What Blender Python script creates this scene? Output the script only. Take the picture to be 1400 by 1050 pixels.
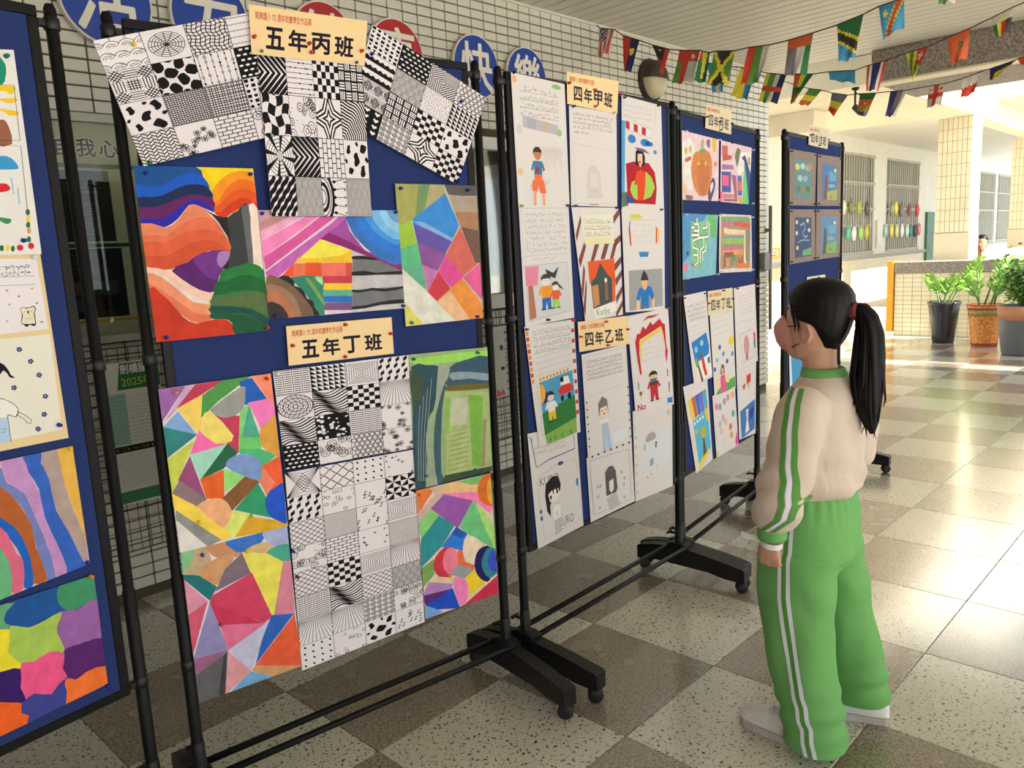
import bpy, math, random
from mathutils import Vector, Matrix
for o in list(bpy.data.objects): bpy.data.objects.remove(o)
S = bpy.context.scene; COL = S.collection
def lin(c): c /= 255.0; return c/12.92 if c <= 0.04045 else ((c+0.055)/1.055)**2.4
def C(r, g, b): return (lin(r), lin(g), lin(b), 1.0)
# ---------------------------------------------------------------- camera
cam = bpy.data.cameras.new('camera'); camo = bpy.data.objects.new('camera', cam); COL.objects.link(camo)
cam.sensor_width = 36; cam.lens = 27.88; cam.clip_start = 0.05; cam.clip_end = 300
_R = Matrix(((0.68717, -0.72482, -0.04985), (-0.15175, -0.07605, -0.98549), (0.71051, 0.68477, -0.16225)))
_X = Vector(_R[0]).normalized(); _F = Vector(_R[2]).normalized(); _Y = _F.cross(_X).normalized()*-1
camo.matrix_world = Matrix(((_X.x, _Y.x, -_F.x, -1.3049), (_X.y, _Y.y, -_F.y, -2.4694), (_X.z, _Y.z, -_F.z, 1.5184), (0, 0, 0, 1)))
S.camera = camo
# ---------------------------------------------------------------- sky, sun, exposure
W = bpy.data.worlds.new('sky'); S.world = W; W.use_nodes = True
wn = W.node_tree.nodes; wl = W.node_tree.links; wn.clear()
wo = wn.new('ShaderNodeOutputWorld'); wb = wn.new('ShaderNodeBackground'); ws = wn.new('ShaderNodeTexSky')
ws.sky_type = 'HOSEK_WILKIE'; ws.turbidity = 5.0; ws.ground_albedo = 0.5; ws.sun_direction = (0.02, -0.83, 0.56)
wm = wn.new('ShaderNodeMix'); wm.data_type = 'RGBA'; wm.inputs[0].default_value = 0.8; wm.inputs[7].default_value = (0.90, 0.96, 1.0, 1)
wl.new(ws.outputs[0], wm.inputs[6]); wl.new(wm.outputs[2], wb.inputs[0]); wb.inputs[1].default_value = 1.15; wl.new(wb.outputs[0], wo.inputs[0])
sd = bpy.data.lights.new('sun', 'SUN'); sd.energy = 9.5; sd.angle = 0.009; sd.color = (1.0, 0.95, 0.87)
so = bpy.data.objects.new('sun', sd); COL.objects.link(so)
so.rotation_euler = Vector((0.02, -0.83, 0.56)).to_track_quat('Z', 'Y').to_euler()
S.view_settings.view_transform = 'Standard'; S.view_settings.look = 'None'; S.view_settings.gamma = 1; S.view_settings.use_curve_mapping = False
S.view_settings.exposure = 1.27
# ---------------------------------------------------------------- helpers
RND = random.Random(7)
class MB:
    """collects vertices and faces (optionally coloured) and links them as one mesh object"""
    def __init__(s): s.v = []; s.f = []; s.c = []; s.sm = []
    def add(s, vs, fs, col=None, smooth=False):
        n = len(s.v); s.v += [tuple(p) for p in vs]
        for f in fs: s.f.append([i+n for i in f]); s.c.append(col); s.sm.append(smooth)
        return s
    def box(s, x0, y0, z0, x1, y1, z1, col=None):
        return s.add([(x0,y0,z0),(x1,y0,z0),(x1,y1,z0),(x0,y1,z0),(x0,y0,z1),(x1,y0,z1),(x1,y1,z1),(x0,y1,z1)],
                     [(0,3,2,1),(4,5,6,7),(0,1,5,4),(1,2,6,5),(2,3,7,6),(3,0,4,7)], col)
    def bbox(s, x0, y0, z0, x1, y1, z1, b, col=None):
        """box with all edges chamfered by b"""
        xs=(x0,x0+b,x1-b,x1); ys=(y0,y0+b,y1-b,y1); zs=(z0,z0+b,z1-b,z1); idx={}; vs=[]
        def V(i,j,k):
            if (i,j,k) not in idx: idx[(i,j,k)]=len(vs); vs.append((xs[i],ys[j],zs[k]))
            return idx[(i,j,k)]
        fs=[]
        for a in (0,3):
            fs.append([V(a,1,1),V(a,2,1),V(a,2,2),V(a,1,2)]); fs.append([V(1,a,1),V(2,a,1),V(2,a,2),V(1,a,2)]); fs.append([V(1,1,a),V(2,1,a),V(2,2,a),V(1,2,a)])
        for a in (0,3):
            for c in (0,3):
                ai=1 if a==0 else 2; ci=1 if c==0 else 2
                fs.append([V(a,ci,1),V(ai,c,1),V(ai,c,2),V(a,ci,2)])
                fs.append([V(a,1,ci),V(ai,1,c),V(ai,2,c),V(a,2,ci)])
                fs.append([V(1,a,ci),V(1,ai,c),V(2,ai,c),V(2,a,ci)])
                for d in (0,3):
                    di=1 if d==0 else 2
                    fs.append([V(a,ci,di),V(ai,c,di),V(ai,ci,d)])
        return s.add(vs,fs,col)
    def tube(s, pts, r, n=10, col=None, caps=True, smooth=True):
        pts=[Vector(p) for p in pts]; m=len(pts); rs=r if isinstance(r,(list,tuple)) else [r]*m
        d0=(pts[1]-pts[0]).normalized(); up=Vector((0,0,1)) if abs(d0.z)<0.9 else Vector((1,0,0))
        a=d0.cross(up).normalized(); vs=[]
        for i,p in enumerate(pts):
            d=(pts[min(i+1,m-1)]-pts[max(i-1,0)]).normalized(); a=(a-d*a.dot(d)).normalized(); b=d.cross(a)
            for k in range(n):
                t=2*math.pi*k/n; vs.append(p+(a*math.cos(t)+b*math.sin(t))*rs[i])
        fs=[(i*n+k,i*n+(k+1)%n,(i+1)*n+(k+1)%n,(i+1)*n+k) for i in range(m-1) for k in range(n)]
        s.add(vs,fs,col,smooth)
        if caps: s.f+= [[len(s.v)-len(vs)+k for k in range(n)][::-1],[len(s.v)-n+k for k in range(n)]]; s.c+=[col]*2; s.sm+=[False]*2
        return s
    def lathe(s, prof, n=20, cx=0, cy=0, col=None, smooth=True):
        vs=[]
        for r,z in prof:
            for k in range(n): t=2*math.pi*k/n; vs.append((cx+r*math.cos(t),cy+r*math.sin(t),z))
        m=len(prof)
        return s.add(vs,[(i*n+k,i*n+(k+1)%n,(i+1)*n+(k+1)%n,(i+1)*n+k) for i in range(m-1) for k in range(n)],col,smooth)
    def prism(s, poly, axis, a, b, col=None):
        """polygon of 2-tuples extruded along axis 0/1/2 from a to b"""
        def P(p,h): q=list(p); q.insert(axis,h); return tuple(q)
        n=len(poly); vs=[P(p,a) for p in poly]+[P(p,b) for p in poly]
        return s.add(vs,[list(range(n))[::-1],list(range(n,2*n))]+[(i,(i+1)%n,n+(i+1)%n,n+i) for i in range(n)],col)
    def loft(s, rings, col=None, smooth=True, caps=True):
        n=len(rings[0]); vs=[p for r in rings for p in r]; m=len(rings)
        fs=[(i*n+k,i*n+(k+1)%n,(i+1)*n+(k+1)%n,(i+1)*n+k) for i in range(m-1) for k in range(n)]
        if caps: fs+=[tuple(range(n))[::-1],tuple((m-1)*n+k for k in range(n))]
        return s.add(vs,fs,col,smooth)
    def mesh(s, name, flip=False):
        me=bpy.data.meshes.new(name); me.from_pydata(s.v,[],s.f); me.validate(clean_customdata=False)
        if any(c is not None for c in s.c) and len(me.polygons)==len(s.f):
            at=me.color_attributes.new('Col','FLOAT_COLOR','CORNER'); dat=[]
            for f,c in zip(s.f,s.c): dat+=list(c or (1,1,1,1))*len(f)
            at.data.foreach_set('color',dat)
        if len(me.polygons)==len(s.f): me.polygons.foreach_set('use_smooth',s.sm)
        me.update(); return me
    def build(s, name, mat, parent=None, fix=True):
        me=s.mesh(name)
        if fix:
            import bmesh
            bm=bmesh.new(); bm.from_mesh(me); bmesh.ops.recalc_face_normals(bm,faces=bm.faces); bm.to_mesh(me); bm.free()
        return obj(name,me,mat,parent)
def obj(name, me, mat=None, parent=None):
    if mat and not me.materials: me.materials.append(mat)
    o=bpy.data.objects.new(name,me); COL.objects.link(o)
    if parent: o.parent=parent
    return o
def thing(name, label, cat, loc=(0,0,0), rotz=0, group=None):
    o=bpy.data.objects.new(name,None); COL.objects.link(o); o.location=loc; o.rotation_euler=(0,0,rotz); o.empty_display_size=0.05
    return tag(o,label,cat,group)
def tag(o, label, cat, group=None):
    o['label']=label; o['category']=cat
    if group: o['group']=group
    return o
def struct(o): o['kind']='structure'; return o
def stuff(o): o['kind']='stuff'; return o
_M={}
def mat(name, col=(.5,.5,.5,1), rough=.6, noise=None, bump=None, metal=0, spec=.5, attr=False, coat=0, sheen=0, emit=None, trans=0):
    """plain procedural material: base colour (or the mesh's print colours) varied by noise=(scale, amount), bump=(scale, strength)"""
    if name in _M: return _M[name]
    m=bpy.data.materials.new(name); m.use_nodes=True; nt=m.node_tree; n=nt.nodes; l=nt.links; p=n['Principled BSDF']; _M[name]=m
    p.inputs['Base Color'].default_value=col; p.inputs['Roughness'].default_value=rough; p.inputs['Metallic'].default_value=metal
    p.inputs['Specular IOR Level'].default_value=spec; p.inputs['Coat Weight'].default_value=coat; p.inputs['Coat Roughness'].default_value=.1
    if sheen: p.inputs['Sheen Weight'].default_value=sheen
    if trans: p.inputs['Transmission Weight'].default_value=trans
    tc=n.new('ShaderNodeTexCoord'); src=None
    if attr:
        a=n.new('ShaderNodeAttribute'); a.attribute_name='Col'; src=a.outputs['Color']; l.new(src,p.inputs['Base Color'])
    if noise:
        t=n.new('ShaderNodeTexNoise'); t.inputs['Scale'].default_value=noise[0]; t.inputs['Detail'].default_value=4; l.new(tc.outputs['Object'],t.inputs['Vector'])
        mr=n.new('ShaderNodeMapRange'); mr.inputs[1].default_value=.3; mr.inputs[2].default_value=.7; mr.inputs[3].default_value=1-noise[1]; mr.inputs[4].default_value=1+noise[1]; l.new(t.outputs[0],mr.inputs[0])
        mx=n.new('ShaderNodeMix'); mx.data_type='RGBA'; mx.blend_type='MULTIPLY'; mx.inputs[0].default_value=1; mx.inputs[6].default_value=col
        if src: l.new(src,mx.inputs[6])
        l.new(mr.outputs[0],mx.inputs[7]); l.new(mx.outputs[2],p.inputs['Base Color'])
    if bump:
        t=n.new('ShaderNodeTexNoise'); t.inputs['Scale'].default_value=bump[0]; t.inputs['Detail'].default_value=3; l.new(tc.outputs['Object'],t.inputs['Vector'])
        b=n.new('ShaderNodeBump'); b.inputs['Strength'].default_value=bump[1]; b.inputs['Distance'].default_value=.004; l.new(t.outputs[0],b.inputs['Height']); l.new(b.outputs[0],p.inputs['Normal'])
    return m
def terrazzo(name, base, fleck, scale, lo, hi, rough, vary, gloss=0):
    """ground: base colour with stone flecks by world position"""
    m=bpy.data.materials.new(name); m.use_nodes=True; n=m.node_tree.nodes; l=m.node_tree.links; p=n['Principled BSDF']
    g=n.new('ShaderNodeNewGeometry'); oi=n.new('ShaderNodeObjectInfo')
    t=n.new('ShaderNodeTexNoise'); t.inputs['Scale'].default_value=scale; t.inputs['Detail'].default_value=2.5; t.inputs['Distortion'].default_value=.6; l.new(g.outputs['Position'],t.inputs['Vector'])
    mr=n.new('ShaderNodeMapRange'); mr.inputs[1].default_value=lo; mr.inputs[2].default_value=hi; l.new(t.outputs[0],mr.inputs[0])
    mx=n.new('ShaderNodeMix'); mx.data_type='RGBA'; mx.inputs[6].default_value=base; mx.inputs[7].default_value=fleck; l.new(mr.outputs[0],mx.inputs[0])
    v=n.new('ShaderNodeMapRange'); v.inputs[3].default_value=1-vary; v.inputs[4].default_value=1+vary; l.new(oi.outputs['Random'],v.inputs[0])
    m2=n.new('ShaderNodeMix'); m2.data_type='RGBA'; m2.blend_type='MULTIPLY'; m2.inputs[0].default_value=1; l.new(mx.outputs[2],m2.inputs[6]); l.new(v.outputs[0],m2.inputs[7])
    l.new(m2.outputs[2],p.inputs['Base Color'])
    r=n.new('ShaderNodeTexNoise'); r.inputs['Scale'].default_value=6; l.new(g.outputs['Position'],r.inputs['Vector'])
    rr=n.new('ShaderNodeMapRange'); rr.inputs[3].default_value=rough-.05; rr.inputs[4].default_value=rough+.08; l.new(r.outputs[0],rr.inputs[0]); l.new(rr.outputs[0],p.inputs['Roughness']); p.inputs['Coat Weight'].default_value=gloss; p.inputs['Coat Roughness'].default_value=.16; p.inputs['Coat IOR'].default_value=1.55
    return m
def glass(name, tint=(.97,.99,.98,1)):
    """clear pane: see-through with a mirror-like sheen that grows at grazing angles"""
    m=bpy.data.materials.new(name); m.use_nodes=True; n=m.node_tree.nodes; l=m.node_tree.links; n.clear(); _M[name]=m
    o=n.new('ShaderNodeOutputMaterial'); t=n.new('ShaderNodeBsdfTransparent'); g=n.new('ShaderNodeBsdfGlossy'); f=n.new('ShaderNodeFresnel'); x=n.new('ShaderNodeMixShader')
    t.inputs[0].default_value=tint; g.inputs['Roughness'].default_value=.02; f.inputs[0].default_value=1.4; l.new(f.outputs[0],x.inputs[0]); l.new(t.outputs[0],x.inputs[1]); l.new(g.outputs[0],x.inputs[2]); l.new(x.outputs[0],o.inputs[0]); return m
# ================================================================ FLAT PRINT: sheets of paper with drawings as thin coloured polygons
M_print=mat('printed_paper',C(240,240,240),.7,noise=(220,.025),attr=True,spec=.15)
M_paint=mat('painted_paper',C(240,240,240),.55,noise=(28,.13),bump=(160,.25),attr=True,spec=.22)
M_fabricprint=mat('printed_cloth',C(240,240,240),.8,noise=(60,.06),attr=True)
K=C(18,16,20)
def tmesh(s, off=0.0, shear=0.0, _c={}):
    if off>0:   # bold: the outline repeated around itself
        v0,f0=tmesh(s); V=[]; Fc=[]
        for q in range(9):
            dx,dy=(0,0) if q==8 else (off*math.cos(q*math.pi/4),off*math.sin(q*math.pi/4)); n=len(V); V+=[(x+dx,y+dy) for x,y in v0]; Fc+=[[i+n for i in f] for f in f0]
        return V,Fc
    return tmesh0(s)
def tmesh0(s, off=0.0, shear=0.0, _c={}):
    """glyph outlines of a text as (verts2d, faces), size 1, origin at left baseline"""
    k=(s,off,shear)
    if k not in _c:
        c=bpy.data.curves.new('lettering','FONT'); c.body=s; c.size=1; c.offset=off; c.resolution_u=2; c.shear=shear; c.fill_mode='FRONT'
        o=bpy.data.objects.new('lettering',c); COL.objects.link(o); dg=bpy.context.evaluated_depsgraph_get()
        me=bpy.data.meshes.new_from_object(o.evaluated_get(dg)); _c[k]=([(v.co.x,v.co.y) for v in me.vertices],[list(p.vertices) for p in me.polygons])
        bpy.data.objects.remove(o); bpy.data.curves.remove(c); bpy.data.meshes.remove(me)
    return _c[k]
def ribbon(pts, w, closed=False):
    """stroke as a list of quads"""
    n=len(pts); L=[]; R=[]
    for i,p in enumerate(pts):
        a=pts[(i-1)%n] if closed or i>0 else p; b=pts[(i+1)%n] if closed or i<n-1 else p
        dx,dy=b[0]-a[0],b[1]-a[1]; d=math.hypot(dx,dy) or 1; nx,ny=-dy/d*w/2,dx/d*w/2
        L.append((p[0]+nx,p[1]+ny)); R.append((p[0]-nx,p[1]-ny))
    m=n if closed else n-1
    return [[L[i],R[i],R[(i+1)%n],L[(i+1)%n]] for i in range(m)]
def ellipse(cx,cy,rx,ry=None,n=20,a0=0,a1=2*math.pi,rot=0):
    ry=rx if ry is None else ry; full=abs(a1-a0-2*math.pi)<1e-6; m=n if full else n+1; o=[]
    for k in range(m):
        t=a0+(a1-a0)*k/n; x,y=rx*math.cos(t),ry*math.sin(t); o.append((cx+x*math.cos(rot)-y*math.sin(rot),cy+x*math.sin(rot)+y*math.cos(rot)))
    return o
def clip01(poly):
    for ax,lim,sg in ((0,0,1),(0,1,-1),(1,0,1),(1,1,-1)):
        out=[]; n=len(poly)
        for i in range(n):
            p,q=poly[i],poly[(i+1)%n]; a=(p[ax]-lim)*sg; b=(q[ax]-lim)*sg
            if a>=0: out.append(p)
            if (a>=0)!=(b>=0): t=a/(a-b); out.append((p[0]+(q[0]-p[0])*t,p[1]+(q[1]-p[1])*t))
        poly=out
        if len(poly)<3: return []
    return poly
class Art:
    EPS=.00012
    def __init__(s, corners, paper=C(232,228,224), thick=.0006):
        s.cor=corners; s.paper=paper; s.t=thick; s.pr=[]; s.mx=0
    def _put(s, polys, col):
        polys=[p for p in polys if len(p)>2]
        if not polys: return s
        xs=[q[0] for p in polys for q in p]; ys=[q[1] for p in polys for q in p]; b=(min(xs),max(xs),min(ys),max(ys)); lv=1
        for c2,b2,l2,_ in s.pr:
            if b[0]<b2[1] and b[1]>b2[0] and b[2]<b2[3] and b[3]>b2[2]: lv=max(lv,l2 if c2==col else l2+1)
        s.pr.append((col,b,lv,polys)); s.mx=max(s.mx,lv); return s
    def poly(s,pts,col): return s._put([list(pts)],col)
    def polys(s,pl,col): return s._put([list(p) for p in pl],col)
    def line(s,pts,w,col=K,closed=False): return s._put(ribbon(pts,w,closed),col)
    def ell(s,cx,cy,rx,ry,col,n=18,rot=0): return s._put([ellipse(cx,cy,rx,ry,n,rot=rot)],col)
    def text(s,t,x,y,h,col=K,bold=0.0,mp=None,wid=None,ang=0,align='c'):
        vs,fs=tmesh(t,bold); x0=min(v[0] for v in vs); x1=max(v[0] for v in vs); k=h; kx=h if wid is None else wid/(x1-x0)
        ox={'c':(x0+x1)/2,'l':x0,'r':x1}[align]; ca,sa=math.cos(ang),math.sin(ang); P=[]
        for a,b in vs: a=(a-ox)*kx; b=(b-.38)*k; P.append((x+a*ca-b*sa,y+a*sa+b*ca))
        if mp: P=[mp(*p) for p in P]
        return s._put([[P[i] for i in f] for f in fs],col)
    def mapper(s):
        c=s.cor
        def mp(u,v): return ((c[0][0]*(1-u)+c[1][0]*u)*(1-v)+(c[3][0]*(1-u)+c[2][0]*u)*v,(c[0][1]*(1-u)+c[1][1]*u)*(1-v)+(c[3][1]*(1-u)+c[2][1]*u)*v)
        return mp
    def data(s,base=0):
        b=MB(); c=s.cor; n=len(c); t=s.t; s.EPS=min(.0001,.0005/max(1,s.mx))
        b.add([(p[0],0,p[1]) for p in c]+[(p[0],-t,p[1]) for p in c],[list(range(n)),list(range(2*n-1,n-1,-1))]+[(i,(i+1)%n,n+(i+1)%n,n+i) for i in range(n)],s.paper)
        for col,_,lv,polys in s.pr:
            y=-t-lv*s.EPS
            for i,p in enumerate(polys): b.add([(q[0],y-i/len(polys)*s.EPS*.6,q[1]) for q in p],[list(range(len(p)))],col)
        return b
    def build(s,name,m=None,parent=None): return s.data().build(name,m or M_print,parent,fix=False)
class Cell:
    """unit square drawn into an Art through a mapping, clipped to the square"""
    def __init__(s,art,mp): s.a=art; s.mp=mp
    def _o(s,pl,col):
        q=[]
        for p in pl:
            p=clip01(p)
            if p: q.append([s.mp(*t) for t in p])
        s.a._put(q,col)
    def poly(s,pts,col=K): s._o([list(pts)],col)
    def polys(s,pl,col=K): s._o([list(p) for p in pl],col)
    def line(s,pts,w=.02,col=K,closed=False): s._o(ribbon(pts,w*1.5 if w<.03 else w,closed),col)
    def lines(s,ls,w=.02,col=K): s._o([q for l in ls for q in ribbon(l,w*1.5 if w<.03 else w)],col)
def rect(x,y,w,h): return [(x,y),(x+w,y),(x+w,y+h),(x,y+h)]
WHT=C(232,226,230)
def wav(f,n=16,a=0,b=1): return [f(a+(b-a)*i/n) for i in range(n+1)]
def blob(r,cx,cy,s,n=12,j=.35): 
    ph=r.random()*6; return [(cx+s*(1+j*math.sin(2*t+ph)+j*.5*math.sin(3*t+ph*2))*math.cos(t)*r.uniform(.92,1.08),cy+s*1.2*(1+j*.6*math.cos(2*t+ph))*math.sin(t)) for t in [2*math.pi*k/n for k in range(n)]]
# ---- pattern kinds for the black-and-white sheets
def p_checker(c,r,n=6): c.polys([rect(i/n,j/n,1/n,1/n) for i in range(n) for j in range(n) if (i+j)%2])
def p_wavecheck(c,r,n=4):
    f=lambda x,y:(x+.05*math.sin(y*9),y+.05*math.sin(x*9))
    c.polys([[f((i+a)/n,(j+b)/n) for a,b in ((0,0),(.33,0),(.66,0),(1,0),(1,.33),(1,.66),(1,1),(.66,1),(.33,1),(0,1),(0,.66),(0,.33))] for i in range(-1,n+1) for j in range(-1,n+1) if (i+j)%2])
def p_diag(c,r,n=5,w=.5):
    c.polys([[(k/n,-0.0),((k+w)/n,0),((k+w)/n+1,1),(k/n+1,1)] for k in range(-n,n)])
def p_wavediag(c,r,n=4):
    for k in range(-n,n): c.polys(ribbon(wav(lambda t:(k/n+t+.03*math.sin(t*30),t)),.13))
def p_scales(c,r,n=4,rings=4):
    for j in range(n+1,-1,-1):
        for i in range(-1,n+1):
            cx=(i+(.5 if j%2 else 0)+.5)/n; cy=j/n*.9-.1; R=.56/n
            c.poly(ellipse(cx,cy,R,R*1.1,14),WHT)
            for q in range(rings): c.line(ellipse(cx,cy,R*(1-q/rings),R*1.1*(1-q/rings),12),.012,closed=True)
def p_bricks(c,r,n=8,m=4):
    ls=[[(0,j/n),(1,j/n)] for j in range(n+1)]
    for j in range(n):
        for i in range(m+1): x=(i+(.5 if j%2 else 0))/m; ls.append([(x,j/n),(x,(j+1)/n)])
    c.lines(ls,.016)
def p_vbricks(c,r,n=6,m=4):
    ls=[[(j/n,0),(j/n,1)] for j in range(n+1)]
    for j in range(n):
        for i in range(m+1): y=(i+(.5 if j%2 else 0))/m; ls.append([(j/n,y),((j+1)/n,y)])
    c.lines(ls,.018)
def p_cow(c,r):
    for cx,cy,s in ((.2,.75,.1),(.5,.5,.14),(.8,.78,.12),(.25,.2,.09),(.75,.2,.13),(.55,.9,.05),(.08,.45,.05),(.93,.5,.06)): c.poly(blob(r,cx,cy,s))
def p_dotlines(c,r,n=8):
    c.lines([[(0,(j+.5)/n),(1,(j+.5)/n)] for j in range(n)],.01)
    c.polys([ellipse(r.random(),(j+.5)/n,r.choice((.016,.026)),None,8) for j in range(n) for _ in range(4)])
def p_circles(c,r):
    for _ in range(14):
        x,y,R=r.random(),r.random(),r.uniform(.07,.15); c.line(ellipse(x,y,R,None,14),.014,closed=True); c.line(ellipse(x,y,R*.45,None,10),.012,closed=True)
        c.poly(ellipse(r.random(),r.random(),.016,None,8))
def p_diamond(c,r,n=6):
    for k in range(n,0,-1):
        s=k/n*1.15; col=K if k%2==0 else WHT
        pts=[]
        for q in range(4):
            a=q*math.pi/2; b=a+math.pi/2
            for t in (0,.25,.5,.75):
                e=1-.42*math.sin(t*math.pi); pts.append((.5+s*e*.62*(math.cos(a)*(1-t)+math.cos(b)*t)*1.2,.5+s*e*.62*(math.sin(a)*(1-t)+math.sin(b)*t)*1.2))
        c.poly(pts,col)
def p_arcs(c,r,n=9,cx=0,cy=0,wob=.03):
    for k in range(1,n*2):
        R=k/n*.75+.02; c.line(wav(lambda t:(cx+R*(1+wob*math.sin(t*14))*math.cos(t*1.571),cy+R*(1+wob*math.sin(t*14))*math.sin(t*1.571)),14),.75/n*.55)
def p_petals(c,r,n=8):
    c.poly(rect(0,0,1,1),K)
    for k in range(n):
        a=2*math.pi*k/n+.2
        c.poly([(.5,.5)]+[(.5+.75*math.cos(a+d)*e,.5+.75*math.sin(a+d)*e) for d,e in ((-.27,.75),(-.2,.92),(0,1),(.2,.92),(.27,.75))],WHT)
        for q in (.2,.33,.46,.59,.72): c.line([(.5+.7*q*math.cos(a+d),.5+.7*q*math.sin(a+d)) for d in (-.26,0,.26)],.014)
def p_chevron(c,r,n=5):
    for k in range(-1,n*2): c.polys(ribbon([(k/n-.5,-.05),(k/n+.15,.5),(k/n-.5,1.05)],.12))
def p_arrows(c,r):
    for k in range(4,0,-1): c.line(ellipse(0,.5,.1*k+.05,.15*k+.05,16),.03 if k%2 else .1,closed=True)
    for q in range(5):
        y=.1+q*.2; c.line([(.45,y),(.95,y+.04*(q-2))],.012); c.poly([(.5,y-.05),(.6,y),(.5,y+.05),(.42,y)]); c.poly([(.9,y-.03),(1,y),(.9,y+.03)])
def p_web(c,r):
    c.lines([[(.5,.5),(.5+.42*math.cos(a),.5+.38*math.sin(a))] for a in [k*math.pi/6 for k in range(12)]],.012)
    for q in range(1,7): c.line(ellipse(.5,.5,.07*q,.063*q,16),.011,closed=True)
def p_wavegrid(c,r,n=9):
    for k in range(n): 
        y=(k+.5)/n; c.line(wav(lambda t:(t,y+.03*math.sin(t*14+k*.3))),.017); c.line(wav(lambda t:(y+.03*math.sin(t*14+k*.3),t)),.017)
def p_clouds(c,r):
    for j in range(3,-1,-1):
        for i in range(-1,4):
            cx,cy=(i+.5*(j%2))/3,j/3; c.poly(ellipse(cx,cy,.2,.22,12),WHT)
            for R in (.2,.12,.07): c.line(ellipse(cx,cy,R,R*1.1,10,.3,2.8),.011)
def p_loops(c,r,n=5):
    for j in range(n): 
        y=(j+.5)/n; c.line(wav(lambda t:(t+.02*math.cos(t*60),y+.035*abs(math.sin(t*30))),40),.011)
def p_hatch(c,r,n=3):
    for i in range(n):
        for j in range(n):
            x,y=(i+.5)/n,(j+.5)/n; a=math.atan2(y-.5,x-.5)+math.pi/2
            for d in (-.1,-.03,.04,.11):
                for aa in ((a,a+math.pi/2) if (i+j)%2==0 else (a,)): 
                    dx,dy=math.cos(aa)*.17,math.sin(aa)*.17; ox,oy=-math.sin(aa)*d,math.cos(aa)*d; c.line([(x-dx+ox,y-dy+oy),(x+dx+ox,y+dy+oy)],.016)
def p_blobs(c,r): 
    n=4
    for i in range(-1,n+1):
        for j in range(-1,n+1):
            if (i+j)%2: c.poly(blob(r,(i+.5)/n,(j+.5)/n,.15,10,.2))
def p_beads(c,r,n=6):
    for i in range(n):
        x=(i+.5)/n; c.line([(x,0),(x,1)],.009)
        for j in range(5):
            y=(j+r.random()*.6+.2)/5; s=r.uniform(.02,.045)
            c.poly([(x-s,y),(x,y-s*1.5),(x+s,y),(x,y+s*1.5)] if (i+j)%2 else ellipse(x,y,s,None,10)); 
            if s>.035: c.poly(ellipse(x,y,s*.5,None,8),WHT)
def p_dense(c,r,n=16):
    for j in range(n): c.line(wav(lambda t:(t,(j+.5)/n+.015*math.sin(t*50+j)),24),.018)
    c.lines([[((i+.5)/n,0),((i+.5)/n,1)] for i in range(n)],.011)
def p_weave(c,r,n=14):
    for i in range(n): 
        c.line([(0,(i+.5)/n),(1,(i+.5)/n+.02*(i%3-1))],.016); c.line([((i+.5)/n,0),((i+.5)/n+.02*(i%2),1)],.014)
def p_herring(c,r,n=9):
    for i in range(n):
        for j in range(-1,n+1):
            x,y=i/n,j/n; s=1 if i%2 else -1; c.line([(x,y),(x+1/n,y+s*.07)],.022)
    c.lines([[(i/n,0),(i/n,1)] for i in range(n+1)],.008)
def p_flowers(c,r):
    for _ in range(12):
        x,y=r.random(),r.random(); R=r.uniform(.04,.09)
        for k in range(5): c.line(ellipse(x+R*math.cos(k*1.257),y+R*math.sin(k*1.257),R*.5,None,8),.012,closed=True)
        c.poly(ellipse(x,y,R*.4,None,8))
def p_shapes(c,r,n=6):
    for i in range(n):
        for j in range(n):
            x,y=(i+.5)/n,(j+.5)/n; s=.055; k=(i+j)%3
            c.poly([ellipse(x,y,s,None,10),[(x-s,y+s),(x+s,y+s),(x,y-s)],rect(x-s,y-s,2*s,2*s)][k])
def p_ovals(c,r,n=6):
    c.poly(rect(0,0,1,1),K)
    for i in range(n):
        for j in range(n): c.poly(ellipse((i+.5+.5*(j%2))/n,(j+.5)/n,.055,.035,10),WHT)
def p_stripes4(c,r):
    for k,(ox,oy,a) in enumerate(((0,.5,.5),(.5,.5,-.6),(0,0,-1.1),(.5,0,.9))):
        dx,dy=math.cos(a),math.sin(a)
        for q in range(-6,7):
            px,py=ox+.25-dy*q*.07,oy+.25+dx*q*.07
            pl=[(px-dx*.4,py-dy*.4),(px+dx*.4,py+dy*.4)]
            qd=ribbon(pl,.035)[0]; qd=[((u-ox)*2,(v-oy)*2) for u,v in qd]; qd=clip01(qd)
            if qd: c.poly([(u/2+ox,v/2+oy) for u,v in qd])
def p_pebbles(c,r,n=6):
    for i in range(n):
        for j in range(n): c.line(ellipse((i+.5+.5*(j%2))/n,(j+.5)/n,.08,.075,9),.018,closed=True)
def p_triangles(c,r,n=6): c.polys([[(i/n,j/n),((i+1)/n,j/n),(i/n,(j+1)/n)] for i in range(n) for j in range(n)])
def p_dots(c,r,n=11):
    c.polys([rect((i+r.random()*.5)/n,(j+r.random()*.5)/n,.03,.03) for i in range(n) for j in range(n)])
def p_basket(c,r,n=4):
    c.poly(rect(0,0,1,1),K)
    for i in range(n):
        for j in range(n):
            x,y=i/n,j/n
            c.polys([rect(x+.02,y+.03+q*.07,.21,.04) for q in range(3)] if (i+j)%2 else [rect(x+.03+q*.07,y+.02,.04,.21) for q in range(3)],WHT)
def p_squares(c,r):
    for i in range(3):
        for j in range(2):
            for q in (1,.75,.5,.28): w,h=.29*q,.42*q; x,y=(i+.5)/3-w/2,(j+.5)/2-h/2; c.line(rect(x,y,w,h),.022,closed=True)
def p_spirals(c,r,n=5):
    for i in range(n):
        for j in range(n):
            x,y=(i+.5)/n,(j+.5)/n; c.line(wav(lambda t:(x+.1*t*math.cos(t*14),y+.1*t*math.sin(t*14)),18),.017)
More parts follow.
